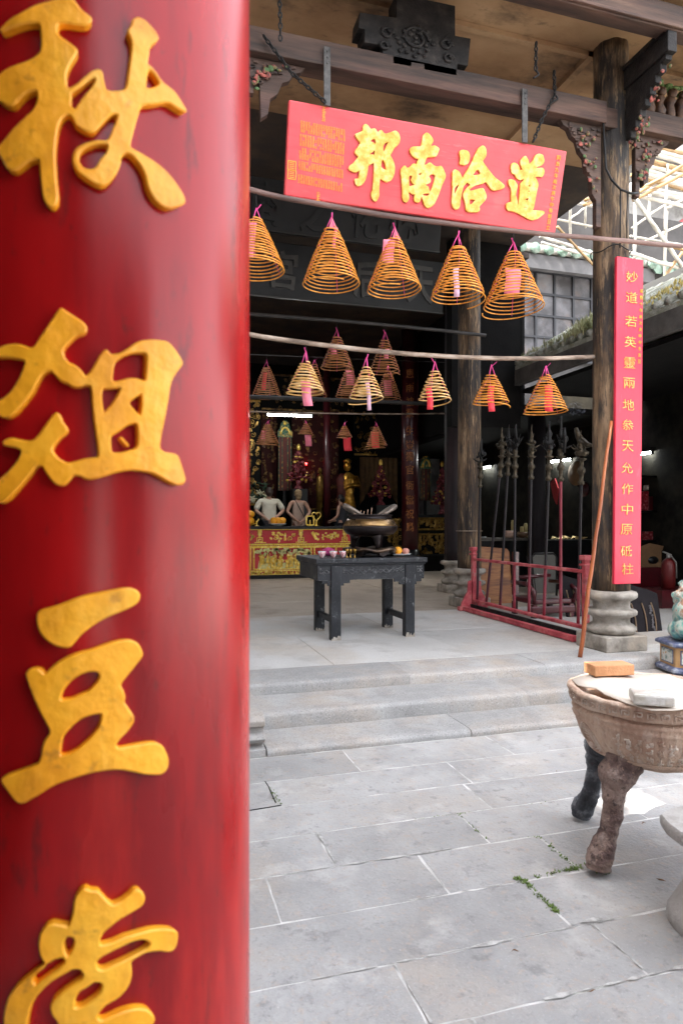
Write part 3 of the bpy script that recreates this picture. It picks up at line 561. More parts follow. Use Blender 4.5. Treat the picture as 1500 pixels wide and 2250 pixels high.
sign_char(980, 310, 11.111, [[(310,235),(400,225),(490,240),(540,290),(560,380),(545,490),(510,565),(430,605),(340,590),(290,570),(310,490),(320,410),(290,330)],
 [(840,120),(900,125),(940,170),(965,270),(955,380),(910,440),(865,500),(920,580),(1000,690),(1090,810),(1180,910),(1290,985),(1410,1095),(1390,1150),(1300,1195),(1200,1215),(1090,1220),(1020,1120),(935,1000),(890,1050),(800,1065),(700,1090),(610,1140),(545,1200),(570,1225),(700,1190),(830,1155),(890,1160),(940,1270),(970,1360),(940,1450),(860,1530),(785,1610),(805,1680),(770,1745),(650,1750),(520,1745),(455,1710),(445,1600),(430,1490),(385,1380),(385,1280),(440,1200),(500,1130),(560,1085),(490,1020),(440,1070),(400,1120),(370,1240),(345,1360),(325,1500),(310,1620),(270,1670),(200,1680),(140,1640),(105,1540),(110,1400),(125,1280),(130,1140),(110,1060),(130,940),(120,840),(130,760),(180,695),(260,725),(310,770),(370,910),(420,830),(500,700),(580,560),(620,470),(640,400),(700,300),(740,200)],
 [(740,690),(820,815),(700,840),(610,855)], [(275,1060),(270,1120),(220,1220),(170,1360),(175,1230),(190,1150)], [(560,1425),(620,1440),(680,1450),(620,1530),(560,1565),(550,1500)]])
sign_char(1100, 330, 14.067, [[(1110,130),(1190,130),(1270,165),(1290,250),(1315,350),(1270,440),(1200,495),(1100,520),(1030,560),(1130,570),(1240,555),(1300,600),(1315,700),(1280,790),(1230,850),(1130,825),(1010,840),(1070,910),(1110,1000),(1130,1100),(1090,1230),(1060,1400),(1030,1570),(1000,1720),(970,1840),(900,1880),(1000,1870),(1150,1880),(1270,1885),(1330,1945),(1260,2010),(1180,2080),(1080,2140),(950,2180),(850,2160),(720,2090),(560,2000),(430,1930),(300,1895),(200,1890),(145,1830),(125,1740),(150,1640),(290,1615),(275,1500),(285,1340),(280,1180),(220,1110),(195,1010),(210,920),(290,910),(400,950),(450,1030),(495,1105),(460,1230),(425,1390),(460,1500),(480,1600),(475,1690),(500,1690),(520,1600),(535,1400),(560,1200),(560,1050),(650,960),(710,880),(640,910),(560,945),(480,900),(410,830),(400,760),(300,740),(290,640),(265,560),(280,460),(330,405),(400,400),(470,440),(530,520),(555,640),(630,620),(600,540),(565,460),(560,360),(610,280),(690,200),(740,190),(790,270),(830,350),(830,460),(900,400),(960,330),(1000,220),(1050,160)],
 [(800,1100),(880,1080),(850,1150)], [(780,1280),(850,1260),(840,1310)], [(670,1560),(740,1520),(815,1480),(800,1565),(740,1550)], [(630,1800),(700,1755),(780,1800),(700,1790)]])
m_thin = M('thin_gold_lettering', [(.3, (.72,.28,.03)), (.7, (.85,.42,.06))], 20, .5, .1)
def column_text(b, txt, pts, w, h, th, mat, fat=.01):
    for ch, (x, y) in zip(txt, pts):
        m = mat @ Matrix.Translation((x, y, .0015)); me = glyph(ch, w, h, th, fat); b.mesh(me, m); bpy.data.meshes.remove(me)
b = MB(); T = '同治九年歲次庚午仲春穀旦立'
A, Bq = on_sign(1226, 347), on_sign(1203, 500); n = len(T)
column_text(b, T, [(A[0]+(Bq[0]-A[0])*i/(n-1), A[1]+(Bq[1]-A[1])*i/(n-1)) for i in range(n)], .042, .040, .004, SM)
b.build('date_inscription', m_thin, ns)
def fake_glyph(b, x, y, w, h, m, rr):     # tiny carved character, too small to read
    for i in range(3): yy = y+h*(.3-.3*i)+rr.uniform(-.04, .04)*h; b.box(x-w*rr.uniform(.25, .45), yy-h*.05, .0012, x+w*rr.uniform(.25, .45), yy+h*.05, .003, m)
    for i in range(2): xx = x+w*rr.uniform(-.3, .3); b.box(xx-w*.05, y-h*.42, .0014, xx+w*.05, y+h*.42, .0034, m)
b = MB(); rr = random.Random(5)
for blk in range(5):
    for r_ in range(4 if blk < 3 else 3):
        for c_ in range(18):
            px0, py0 = 662+c_*5.5, 268+blk*29.5+r_*6.6+c_*1.15
            if py0 > 424+c_*.6 or rr.random() < .06: continue
            x, y = on_sign(px0-blk*1.4, py0); fake_glyph(b, x, y, .022, .026, SM, rr)
for px, py, s in [(711,240,1),(711,252,1),(711,262,1),(699,427,1),(699,436,1)]:
    x, y = on_sign(px, py); fake_glyph(b, x, y, .04, .045, SM, rr)
o = b.build('donor_inscription', m_thin, ns)
b = MB()
for py in (364, 384):
    x, y = on_sign(641, py); s = .034
    for d in (-1, 1): b.box(x-s, y+d*s-.004, .001, x+s, y+d*s+.004, .004, SM); b.box(x+d*s-.004, y-s, .0012, x+d*s+.004, y+s, .0042, SM)
    for i in range(4): b.box(x-s*.6, y-s*.6+i*s*.4-.003, .0014, x+s*.6, y-s*.6+i*s*.4+.003, .004, SM)
b.build('seal', m_thin, ns)
# iron straps and chains
for i, (xa, ya, xb, yb) in enumerate([(718, 105, 719, 226), (1151, 197, 1150, 312)]):
    P0 = atY(xa, ya, 5.385); P1 = Vector((P0.x, 5.385, TL.z-.01)); b = MB()
    b.box(P0.x-.028, 5.372, P1.z, P0.x+.028, 5.384, P0.z)
    for q in range(3): b.lathe([(.008, 0), (.008, .008)], 6, (P0.x, 5.37, P0.z-.04-q*.05), Matrix.Rotation(PI/2, 3, 'X'))
    tag(b.build('iron_strap', M('dull_iron_strap', [(.35, (.03,.028,.027)), (.6, (.10,.092,.086))], 14, .6, .3, bump=.3, bscale=60)), ['left', 'right'][i]+' flat iron strap holding the red name board to the beam', 'strap', 'straps of the name board')
def chain(name, pts, lab, link=.05, r=.007, hook=False):
    b = MB(); pts = [Vector(p) for p in pts]; k = 0
    for a, c in zip(pts[:-1], pts[1:]):
        L = (c-a).length; n = max(1, int(L/(link*.75))); d = (c-a).normalized()
        s1 = d.cross(Vector((0, 1, .1))).normalized(); s2 = d.cross(s1)
        for i in range(n):
            q = a+d*(i+.5)*L/n; s = s1 if k % 2 else s2; k += 1
            b.tube([q+d*math.cos(t*PI/4)*link*.5+s*math.sin(t*PI/4)*link*.28 for t in range(9)], r, 5, False)
    if hook:
        q = pts[-1]; b.tube([q+Vector((.03*math.sin(t*.5), 0, -.03*t*.3)) for t in range(9)], r*1.3, 6)
    return tag(b.build(name, m_iron), lab, 'chain')
chain('hanging_chain', [atY(579, 78, 5.36), atY(640, 160, 5.33), atY(714, 224, 5.36)], 'slanting chain from beam to left end of the name board')
chain('hanging_chain', [atY(1217, 210, 5.36), atY(1190, 262, 5.34), atY(1170, 312, 5.36)], 'chain from beam to right end of the name board')
chain('hanging_chain', [atY(613, -30, 5.2), atY(616, 50, 5.2), atY(616, 90, 5.2)], 'long chain hanging from the ceiling near the red pillar')
chain('hanging_chain', [atY(1177, 92, 5.2), atY(1176, 155, 5.2)], 'short hook chain dangling from the ceiling left of the column', hook=True)
chain('hook_chain', [atY(1216, 155, 5.37), atY(1218, 208, 5.37)], 'twisted iron hook on top of the beam', hook=True)
# two dark plaques deeper in the hall
m_plq = M('charcoal_plaque', [(.3, (.012,.0125,.0135)), (.7, (.023,.023,.0245))], 3, .6, spec=.3)
m_plqt = M('grey_plaque_lettering', [(.3, (.026,.024,.022)), (.7, (.052,.047,.042))], 8, .6)
m_plqd = M('black_plaque_lettering', [(.3, (.004,.004,.005)), (.7, (.008,.008,.009))], 8, .5)
def plaque(px1, pyb, pyt, Y, txt, mt, lab, x0):
    p1 = atY(px1, pyb, Y); zt = atY(px1, pyt, Y-.12).z; zb = p1.z; t = thing('hanging_plaque', lab, 'plaque', ((x0+p1.x)/2, Y, zb))
    tilt = Matrix((Vector((1,0,0)), Vector((0,-.16,1)).normalized(), Vector((0,-1,-.16)).normalized())).transposed().to_4x4(); tilt.translation = Vector((0, Y, zb))
    b = MB(); b.box(x0, 0, -.05, p1.x, zt-zb, 0, tilt); b.build('board', m_plq, t, bevel=.01)
    b = MB(); b.box(x0, -.02, -.06, p1.x, 0-.001, .02, tilt); b.build('gilt_edge', M('dull_edge', (.012,.011,.010), 5, .5), t)
    for ch, px in txt:
        x = atY(px, (pyb+pyt)/2, Y).x; me = glyph(ch, .42, .54, .02, .02); b = MB(); b.mesh(me, tilt @ Matrix.Translation((x, (zt-zb)/2, .001))); b.build('character', mt, t)
    return t
plaque(965, 553, 445, 8.5, [('商', 585), ('之', 692), ('化', 800), ('必', 884)], m_plqd, 'grey plaque with black strokes behind the red name board', 1.05)
plaque(972, 687, 575, 9.3, [('宮', 620), ('后', 803), ('天', 920)], m_plqt, 'charcoal plaque with grey raised characters behind the top row of coils', .5)

# ============================================================ COUPLET BOARD
m_cpt = M('muted_gold_letter', [(.36, (.52,.25,.04)), (.5, (.66,.38,.08)), (.64, (.76,.52,.18))], 30, .5)
cb = thing('couplet_board', 'tall narrow crimson board with a column of gold characters on the column', 'sign', (4.53, 5.38, .9))
LX, RX = atY(1350, 900, 5.39).x, atY(1408, 900, 5.39).x; ZT, ZB = atY(1381, 567, 5.37).z, atY(1378, 1283, 5.40).z
CMt = Matrix((Vector((1,0,0)), Vector((0,-.012,1)).normalized(), Vector((0,-1,-.012)).normalized())).transposed().to_4x4(); CMt.translation = Vector((LX, 5.40, ZB))
CW, CHh = RX-LX, ZT-ZB
b = MB(); b.box(0, 0, -.035, CW, CHh, 0, CMt); b.build('board', m_coup, cb, bevel=.006)
def on_board(px, py):
    p = atY(px, py, 5.385); return p.x-LX, p.z-ZB
T = '妙道若英靈兩地叅天允作中原砥柱'; ys = [610, 655, 707, 752, 798, 842, 890, 934, 980, 1028, 1074, 1119, 1163, 1211, 1250]; xs = [1383,1383,1382,1381,1380,1379,1378,1377,1377,1376,1377,1377,1376,1376,1379]
for ch, x, y in zip(T, xs, ys):
    q = on_board(x, y); b = MB(); column_text(b, ch, [q], .132, .105, .005, CMt, -.002); b.build('gold_character', m_cpt, cb)
b = MB(); T = '咸豐十年歲次庚申仲冬吉旦'
column_text(b, T, [on_board(1404.5-i*.3, 641+i*14) for i in range(12)], .034, .036, .003, CMt); b.build('date_inscription', m_thin, cb)
# ============================================================ RODS
def rod(name, pts, Y, r, mat, lab, n=28, wob=.004):
    P = [atY(x, y, Y) for x, y in pts]; xs = [p.x for p in P]
    def z_at(x):    # smooth interpolation through the measured points
        s = 0
        for i in range(len(P)):
            w = 1
            for j in range(len(P)):
                if j != i: w *= (x-xs[j])/(xs[i]-xs[j])
            s += P[i].z*w
        return s
    x0 = xs[0]-.45; Q = []
    for i in range(n+1):
        x = x0+(xs[-1]-x0)*i/n; Q.append((x, Y+mnoise.noise(Vector((x*2, Y, 0)))*wob, z_at(x)+mnoise.noise(Vector((x*3, Y, 5)))*wob))
    b = MB(); b.tube(Q, [r*(1+.10*mnoise.noise(Vector((q[0]*4, Y, 9)))) for q in Q], 10)
    o = b.build(name, mat); tag(o, lab, 'rod'); return lambda x: z_at(x)
r1 = rod('hanging_rod', [(548,417),(900,481),(1320,525),(1496,541)], 5.30, .022, m_bamb, 'long reddish rod carrying the top row of big coils past the column', 40, .008)
r2 = rod('hanging_rod', [(548,735),(800,769),(1303,784)], 5.62, .021, m_rod2, 'pale mottled rod carrying the second row of coils up to the column')
r3 = rod('hanging_rod', [(548,690),(800,710),(1066,737)], 8.80, .026, m_rodd, 'dark sooty rod ending in the air just past the back column')
r4 = rod('hanging_rod', [(548,872),(760,880),(992,889)], 11.2, .035, m_rodd, 'dark rod deep in the hall just above the strip lamp')
r5 = rod('hanging_rod', [(548,904),(760,909),(992,908)], 11.6, .014, m_rod2, 'thin pale rod just below the dark rod in the hall')
r6 = rod('hanging_wire', [(548,779),(760,788),(1000,797)], 11.8, .006, m_rodd, 'thin dark wire across the hall behind the second row of coils')

# ============================================================ INCENSE COILS
def coil(px, ytop, ybot, wpx, Y, rodz, turns, mat, tagspec, lab, grp, r=.0056, top=.2, skew=0, tail=True):
    c = atY(px, ytop, Y); zt = c.z; t0 = (c-Vector((0,0,CAMZ))); depth = c.x*SN+c.y*CS
    R = wpx/FPX*depth/2; el = (HORZ-(ybot))/FPX*depth     # height of the lowest visible ring above the eye
    # lowest ring: its near edge is what the photograph shows at ybot
    zb = CAMZ+(HORZ-ybot)/FPX*(depth+R)
    o = thing('incense_coil', lab, 'incense coil', (c.x, Y, zb), grp)
    rr = random.Random(int(px*7+ytop)); ph = rr.random()*6
    n = 36; P = []; N_ = int(turns*n)
    for i in range(N_+1):
        t = i/N_; a = ph+2*PI*turns*t
        rad = R*(top+(1-top)*t**.92)
        z = zt-(zt-zb)*(.98*t) 
        rad *= 1+.035*mnoise.noise(Vector((t*9, px, 1))); z += .011*mnoise.noise(Vector((t*14, px, 4)))*(1-t*.5); tl = .035*mnoise.noise(Vector((px, ytop, 2)))
        dx = skew*(t)*math.cos(a)*.5+tl*math.cos(a)+.03*mnoise.noise(Vector((t*6, px, 7)))*math.sin(a)
        if tail and i > N_-14: z -= (i-(N_-14))/14*.028
        P.append((c.x+rad*math.cos(a)+rr.uniform(-.0012,.0012), Y+rad*math.sin(a), z+dx*rad+.004*math.sin(a*1.0+ph)))
    b = MB(); b.tube(P, r, 6); b.build('spiral', mat, o)
    zr = rodz(c.x); b = MB(); ap = (c.x+.004, Y, zt+min(.10, (zr-zt)*.6))
    for k in range(3):
        a = ph+k*2.1; b.tube([(c.x+R*top*math.cos(a), Y+R*top*math.sin(a), zt-.01), ap], .0045, 5)
        b.tube([(c.x+R*.95*math.cos(a+.4), Y+R*.95*math.sin(a+.4), zb+.03), (c.x+R*top*math.cos(a), Y+R*top*math.sin(a), zt-.02)], .0022, 4)
    b.bar((ap[0], Y, ap[2]-.02), (ap[0]+rr.uniform(-.05, .05), Y-.02, ap[2]+.025), .012, .003); b.build('cord', m_hot, o)
    if Y < 5.4 and int(px) in (728, 866):
        b = MB(); b.add([(c.x-R*top*.8, Y-.05, zt-.03), (c.x+R*top*.7, Y-.055, zt-.02), (ap[0], Y-.01, ap[2]-.01)], [(0,1,2),(2,1,0)]); b.build('paper_cone', m_pink, o)
    b = MB(); b.tube([ap, (ap[0]+.006, Y, ap[2]+.02), (ap[0], Y, ap[2]+.035), (ap[0], Y, zr+.02)], .0035, 5); b.build('hook', m_iron, o)
    if tagspec:
        w, y0, y1, dx, m = tagspec; wz = w/FPX*depth/2; p0 = atY(px+dx, y0, Y); p1 = atY(px+dx, y1, Y); sl = rr.uniform(-.03, .03)
        vs = []; k = 7
        for i in range(k):
            t = i/(k-1); z = p0.z+(p1.z-p0.z)*t; yy = Y-.02+.012*math.sin(t*5+ph); xx = p0.x+sl*t
            vs += [(xx-wz, yy+.006, z), (xx+wz, yy-.006, z+.004)]
        b = MB(); b.add(vs, [(2*i, 2*i+1, 2*i+3, 2*i+2) for i in range(k-1)], True); ob = b.build('prayer_slip', m, o)
        s = ob.modifiers.new('thick', 'SOLIDIFY'); s.thickness = .0015
    return o
G1, G2, G3, G4 = 'big orange coils on the long front rod', 'pale coils on the mottled rod', 'dim coils hanging deep in the hall', 'small coils above the altar'
coil(562, 484, 623, 130, 5.30, r1, 16, m_inc, (30, 490, 570, -14, m_pink), 'big orange coil cut by the edge of the red pillar', G1)
coil(728, 502, 652, 128, 5.30, r1, 17, m_inc, (7, 505, 550, 8, m_pink), 'big orange coil under the left half of the name board with a pink paper cone', G1)
coil(866, 524, 662, 120, 5.30, r1, 16, m_inc, (26, 530, 580, -14, m_pink), 'big orange coil under the middle of the name board with a twisted pink tie', G1)
coil(1005, 540, 678, 120, 5.30, r1, 16, m_inc, (12, 590, 655, -5, m_lil), 'big orange coil with a slim lilac slip hanging inside', G1)
coil(1127, 556, 703, 134, 5.30, r1, 16, m_inc, (36, 592, 647, -3, m_pink), 'big orange coil nearest the column with a wide pink slip inside', G1)
coil(671, 796, 874, 84, 5.62, r2, 10, m_inc2, (20, 838, 893, -2, m_pink), 'pale coil with a ragged pink slip hanging below its rim', G2, r=.0066)
coil(804, 808, 887, 78, 5.62, r2, 10, m_inc2, (8, 842, 902, 1, m_lil), 'pale coil with a thin lilac slip, second on the mottled rod', G2, r=.0056)
coil(954, 814, 890, 74, 5.62, r2, 9, m_inc2, (13, 850, 901, -14, m_rpap), 'pale coil in front of the gap left of the back column', G2, r=.0056)
coil(1078, 822, 898, 82, 5.62, r2, 11, m_inc, (14, 850, 906, -2, m_rpap), 'orange coil just right of the back column with a red slip', G2, r=.0056)
coil(1198, 826, 917, 96, 5.62, r2, 13, m_inc, (18, 848, 905, 2, m_rpap), 'orange coil above the spears with a broad red slip inside', G2, r=.0056)
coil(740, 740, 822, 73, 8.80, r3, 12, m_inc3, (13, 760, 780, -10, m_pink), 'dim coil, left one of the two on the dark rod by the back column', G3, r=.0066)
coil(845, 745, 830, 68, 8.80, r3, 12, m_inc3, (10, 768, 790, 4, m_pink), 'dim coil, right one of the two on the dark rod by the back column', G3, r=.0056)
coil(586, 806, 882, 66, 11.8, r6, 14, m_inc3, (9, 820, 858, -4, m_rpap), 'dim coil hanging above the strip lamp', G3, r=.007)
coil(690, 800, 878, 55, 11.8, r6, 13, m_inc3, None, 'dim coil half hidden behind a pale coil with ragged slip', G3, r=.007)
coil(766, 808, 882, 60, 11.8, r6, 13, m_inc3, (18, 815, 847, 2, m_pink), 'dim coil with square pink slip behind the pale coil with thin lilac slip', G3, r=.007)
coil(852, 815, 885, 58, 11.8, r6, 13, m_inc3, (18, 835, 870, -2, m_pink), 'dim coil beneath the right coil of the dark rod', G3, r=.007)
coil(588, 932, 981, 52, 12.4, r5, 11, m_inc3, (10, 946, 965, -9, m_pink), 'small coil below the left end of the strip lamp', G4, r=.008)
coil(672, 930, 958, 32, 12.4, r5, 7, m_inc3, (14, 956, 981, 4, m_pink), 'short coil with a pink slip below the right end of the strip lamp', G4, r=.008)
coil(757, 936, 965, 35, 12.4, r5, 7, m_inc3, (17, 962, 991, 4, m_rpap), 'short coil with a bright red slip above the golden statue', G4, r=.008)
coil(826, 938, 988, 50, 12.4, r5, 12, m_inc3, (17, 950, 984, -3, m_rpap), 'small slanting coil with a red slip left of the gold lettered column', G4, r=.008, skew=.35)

# ============================================================ LEANING STICK
b = MB(); a = atZ(1273, 1444, PZ); e = atY(1342, 925, 5.405); P = [a.lerp(e, i/14)+Vector((mnoise.noise(Vector((i*.4, 0, 0)))*.012, 0, 0)) for i in range(15)]
b.tube(P, [.021-.007*i/14 for i in range(15)], 10)
for i in (4, 8, 11): b.tube([P[i]-(e-a)*.002, P[i]+(e-a)*.002], .022-.007*i/14, 10)
tag(b.build('leaning_stick', M('varnished_stick', [(.3, (.20,.045,.015)), (.6, (.40,.11,.03)), (.75, (.55,.20,.06))], 5, .35, stretch=(1,1,.25), coat=.2)), 'long orange brown stick leaning against the front column', 'stick')

# ============================================================ RACK AND SPEARS
A = Vector((4.50, 6.02, 0)); Bv = Vector((4.56, 9.0, 0)); D = (Bv-A).normalized(); NRM = Vector((D.y, -D.x, 0))
def along(px, py=1300):      # distance along the rack for a column of the photograph
    r = ray(px, py); k = r[0]/r[1]      # x = k*y
    return (k*A.y-A.x)/(D.x-k*D.y)
rk = thing('spear_rack', 'worn red wooden rack with low rails between the two stone columns', 'rack', (4.47, 7.5, PZ))
RL = along(1040)
b = MB(); q = lambda s, z, off=0: A+D*s+NRM*off+Vector((0,0,z))
b.bar(q(-.05, PZ+.035, -.16), q(RL+.05, PZ+.035, -.16), .07, .06); b.build('ground_rail', m_fence, rk, bevel=.006)
b = MB(); b.bar(q(.03, PZ+.14), q(RL-.02, PZ+.14), .065, .038); b.build('lower_rail', m_fence, rk, bevel=.006)
b = MB(); b.bar(q(.03, PZ+.74), q(RL-.02, PZ+.74), .055, .036); b.build('top_rail', m_fence, rk, bevel=.006)
for s in (0, RL):
    b = MB(); p = q(s, 0); b.bar(q(s, PZ+.002), q(s, PZ+.90), .06, .06, D); b.box(p.x-.05, p.y-.05, PZ+.80, p.x+.05, p.y+.05, PZ+.825); b.box(p.x-.048, p.y-.048, PZ+.86, p.x+.048, p.y+.048, PZ+.915)
    b.build('post', m_fence, rk, bevel=.006)
    b = MB(); b.bar(q(s, PZ+.03, -.24 if s else -.12), q(s, PZ+.03, .20), .085, .056); 
    for sg in ((-1, 1) if s else ()): b.prism([(0, .05), (sg*.17, .05), (sg*.15, .12), (sg*.06, .28), (sg*.05, .42), (0, .44)], q(s, PZ, sg*.04)-D*.02, NRM, (0,0,1), .035*sg)
    b.build('foot', m_fence, rk, bevel=.004)
b = MB(); b.bar(q(.02, PZ+.05, -.05), q(RL, PZ+.05, -.05), .03, .09); b.build('plinth_board', m_carv, rk)
SP = [(1048,1052,1055,950,905,0),(1068,1077,1102,925,930,1),(1098,1104,1117,920,925,2),(1129,1133,1131,925,920,3),(1161,1163,1167,925,915,4),(1194,1198,1206,925,910,5),(1231,1233,1231,925,905,6),(1269,1271,1277,930,900,7)]
m_pbut = M('dark_red_butt', [(.36, (.02,.008,.012)), (.5, (.06,.014,.022)), (.64, (.24,.04,.05))], 5, .5, stretch=(1,1,.3))
SPN = ['black spear with a blade head, first beside the back column', 'slanting black spear with a clasped hand head', 'black spear with a flame shaped head', 'black spear with a tall flat blade', 'black and red spear with a bristling animal head', 'slim black spear with a gourd head', 'red shafted spear with a fluttering banner head', 'black spear with a crouching figure head, nearest the front column']
for i, (xb, xr, xt, yt, _, kind) in enumerate(SP):
    s0, s1, s2 = along(xb), along(xr), along(xt); dep = lambda s: (A.x+D.x*s)*SN+(A.y+D.y*s)*CS
    zt = CAMZ+(HORZ-(yt+75))/FPX*dep(s2); p0 = q(s0, PZ+.168); p2 = q(s2, zt)
    t = thing('ceremonial_spear', SPN[i], 'spear', p0, 'ceremonial spears standing in the red rack')
    b = MB(); b.tube([p0+(p2-p0)*k/10 for k in range(11)], .0165, 10); b.build('shaft', m_polr if kind in (6,) else m_pole, t); pm_ = p0+(p2-p0)*(.59/(p2.z-p0.z))
    b = MB(); b.tube([p0+(pm_-p0)*k/6 for k in range(7)], .0182, 10); b.build('painted_butt', m_polr if kind > 2 else m_pbut, t)
    ax = (p2-p0).normalized(); z = p2; u = ax
    b = MB(); zf = p2-ax*.30; mt = u.to_track_quat('Z', 'Y').to_matrix()
    b.lathe([(.021,0),(.035,.01),(.036,.035),(.022,.05),(.022,.12),(.038,.135),(.044,.16),(.036,.185),(.022,.20),(.022,.26),(.05,.275),(.052,.287),(.024,.295),(.03,.33),(.034,.35),(.015,.38)], 14, zf, mt); b.build('ferrule', m_brass, t)
    b = MB(); rr = random.Random(40+i); k0 = len(b.v); top = p2
    for j in range(9 if kind not in (3, 5) else 4):
        o = Vector((rr.uniform(-.05, .05), rr.uniform(-.07, .07), .04+rr.random()*.15)); b.ball(top+o, (rr.uniform(.012, .026), rr.uniform(.012, .032), rr.uniform(.014, .04)), 8, 6)
    for j in range(7):
        a0 = top+Vector((rr.uniform(-.03, .03), rr.uniform(-.04, .04), .06+rr.random()*.12)); d = Vector((rr.uniform(-1, 1), rr.uniform(-1, 1), rr.uniform(.1, 1))).normalized()
        b.tube([a0, a0+d*.05, a0+d*.10+Vector((0,0,.02))], [.014, .011, .003], 6)
    if kind in (0, 3): b.prism([(-.025, .05), (.03, .05), (.045, .22), (.03, .33), (-.005, .40), (-.02, .25)], top+Vector((.006, 0, 0)), (0,1,0), (0,0,1), .012)
    elif kind == 5: b.lathe([(.012,.02),(.03,.08),(.045,.15),(.02,.20),(.035,.25),(.012,.30),(.005,.40)], 12, top)
    elif kind == 6: b.prism([(-.01, .02), (.02, .02), (.02, .36), (.07, .40), (-.01, .44)], top, (0,1,0), (0,0,1), .012); b.tube([top+Vector((0, -.06, .30)), top+Vector((0, -.08, .18)), top+Vector((0, -.06, .02))], .02, 6)
    elif kind == 7: b.lathe([(.03,0),(.07,.03),(.075,.06),(.04,.08),(.05,.13),(.02,.2)], 12, top); b.tube([top+Vector((0,0,.16)), top+Vector((0,.07,.26)), top+Vector((0,.10,.33))], [.045,.03,.02], 8); b.tube([top+Vector((0,0,.18)), top+Vector((0,-.10,.12)), top+Vector((0,-.17,.11))], [.04,.03,.018], 8)
    else: b.lathe([(.012,0),(.03,.12),(.02,.2),(.008,.30)], 10, top); b.tube([top+Vector((0,0,.2)), top+Vector((0,.01,.28)), top+Vector((0,-.01,.37))], [.016,.012,.004], 6)
    b.build('ornate_head', m_brass if kind in (4, 7, 1) else m_iron, t)

# ============================================================ OFFERING TABLE
m_tab = M('scuffed_black_lacquer', [(.35, (.008,.0085,.011)), (.55, (.017,.018,.022)), (.7, (.035,.036,.041))], 5, .5, spec=.35, bump=.3, bscale=50, rvar=.12,
    dirt=[((.22,.22,.23), 13, .60, .68, .7), ((.18,.17,.165), 45, .60, .68, .6), ((.05,.05,.055), 3, .5, .68, .5)])
m_tleg = M('chipped_black_leg', [(.35, (.008,.0085,.011)), (.55, (.017,.018,.022)), (.7, (.035,.036,.041))], 5, .55, spec=.35, bump=.3, bscale=50,
    dirt=[((.30,.30,.31), 14, .60, .68, .75, 'ShaderNodeTexNoise', (1,1,.5)), ((.16,.16,.16), 50, .60, .68, .6)])
TZ = 1.133
tb = thing('offering_table', 'scuffed black lacquered table with carved apron before the altar', 'table', (2.35, 7.2, PZ))
b = MB(); b.box(1.72, 6.76, TZ-.055, 3.0, 7.72, TZ); b.box(1.735, 6.775, TZ-.075, 2.985, 7.705, TZ-.056); b.build('top', m_tab, tb, bevel=.012)
for (x, y) in ((1.95, 6.83), (2.80, 6.83), (1.95, 7.50), (2.80, 7.50)):
    b = MB(); b.box(x-.055, y-.05, PZ+.001, x+.055, y+.05, TZ-.076); b.build('leg', m_tleg, tb, bevel=.006)
    b = MB(); rr = random.Random(int(x*100+y*10)); P = [(-.054, .002), (.054, .002)]+[(.054-.108*i/9, rr.uniform(.005, .055)) for i in range(10)]
    b.prism(P, (x, y-.0505, PZ), (1,0,0), (0,0,1), .0025); b.build('bare_wood_patch', m_base, tb)
for x in (1.95, 2.80):
    b = MB(); b.box(x-.022, 6.881, PZ+.17, x+.022, 7.449, PZ+.235); b.build('stretcher', m_tab, tb, bevel=.004)
AP = [(0,0),(1.22,0),(1.22,-.16),(1.19,-.16),(1.19,-.19),(1.13,-.19),(1.13,-.22),(1.08,-.22),(.93,-.22),(.93,-.19),(.87,-.19),(.87,-.155),(.36,-.155),(.36,-.19),(.29,-.19),(.29,-.215),(.24,-.215),(.11,-.215),(.11,-.19),(.05,-.19),(.05,-.16),(0,-.16)]
def apron_front(y, s):
    b = MB(); b.prism(AP, (1.75, y, TZ-.077), (1,0,0), (0,0,1), .025); b.build('apron', m_tab, tb); b = MB(); ya = y-.027 if s else y+.002
    for (x0, x1) in ((1.77, 1.88), (2.03, 2.73), (2.88, 2.95)):
        n = int((x1-x0)/.025)+2; b.tube([(x0+(x1-x0)*i/n, ya, TZ-.145+.022*math.sin(i*1.1)) for i in range(n+1)], .0055, 5)
        b.tube([(x0+(x1-x0)*i/n, ya, TZ-.14-.020*math.sin(i*1.1+.6)) for i in range(n+1)], .005, 5)
        for i in range(0, n, 2):
            c = Vector((x0+(x1-x0)*(i+.5)/n, ya, TZ-.135+.02*(-1)**(i//2))); b.tube([c+Vector((.016*math.cos(a*.7)*(1-a*.07), 0, .016*math.sin(a*.7)*(1-a*.07))) for a in range(11)], .004, 5)
    b.tube([(1.755, ya, TZ-.232), (1.86, ya, TZ-.232), (1.86, ya, TZ-.265)], .004, 5); b.tube([(2.12, ya, TZ-.228), (2.61, ya, TZ-.228)], .004, 5)
    return b
apron_front(6.82, 1).build('apron_relief', M('worn_relief', [(.38, (.03,.03,.034)), (.52, (.065,.065,.07)), (.64, (.16,.157,.155))], 30, .5), tb)
for x in (1.752, 2.945): b = MB(); b.box(x, 6.846, TZ-.235, x+.023, 7.66, TZ-.078); b.build('side_apron', m_tab, tb)
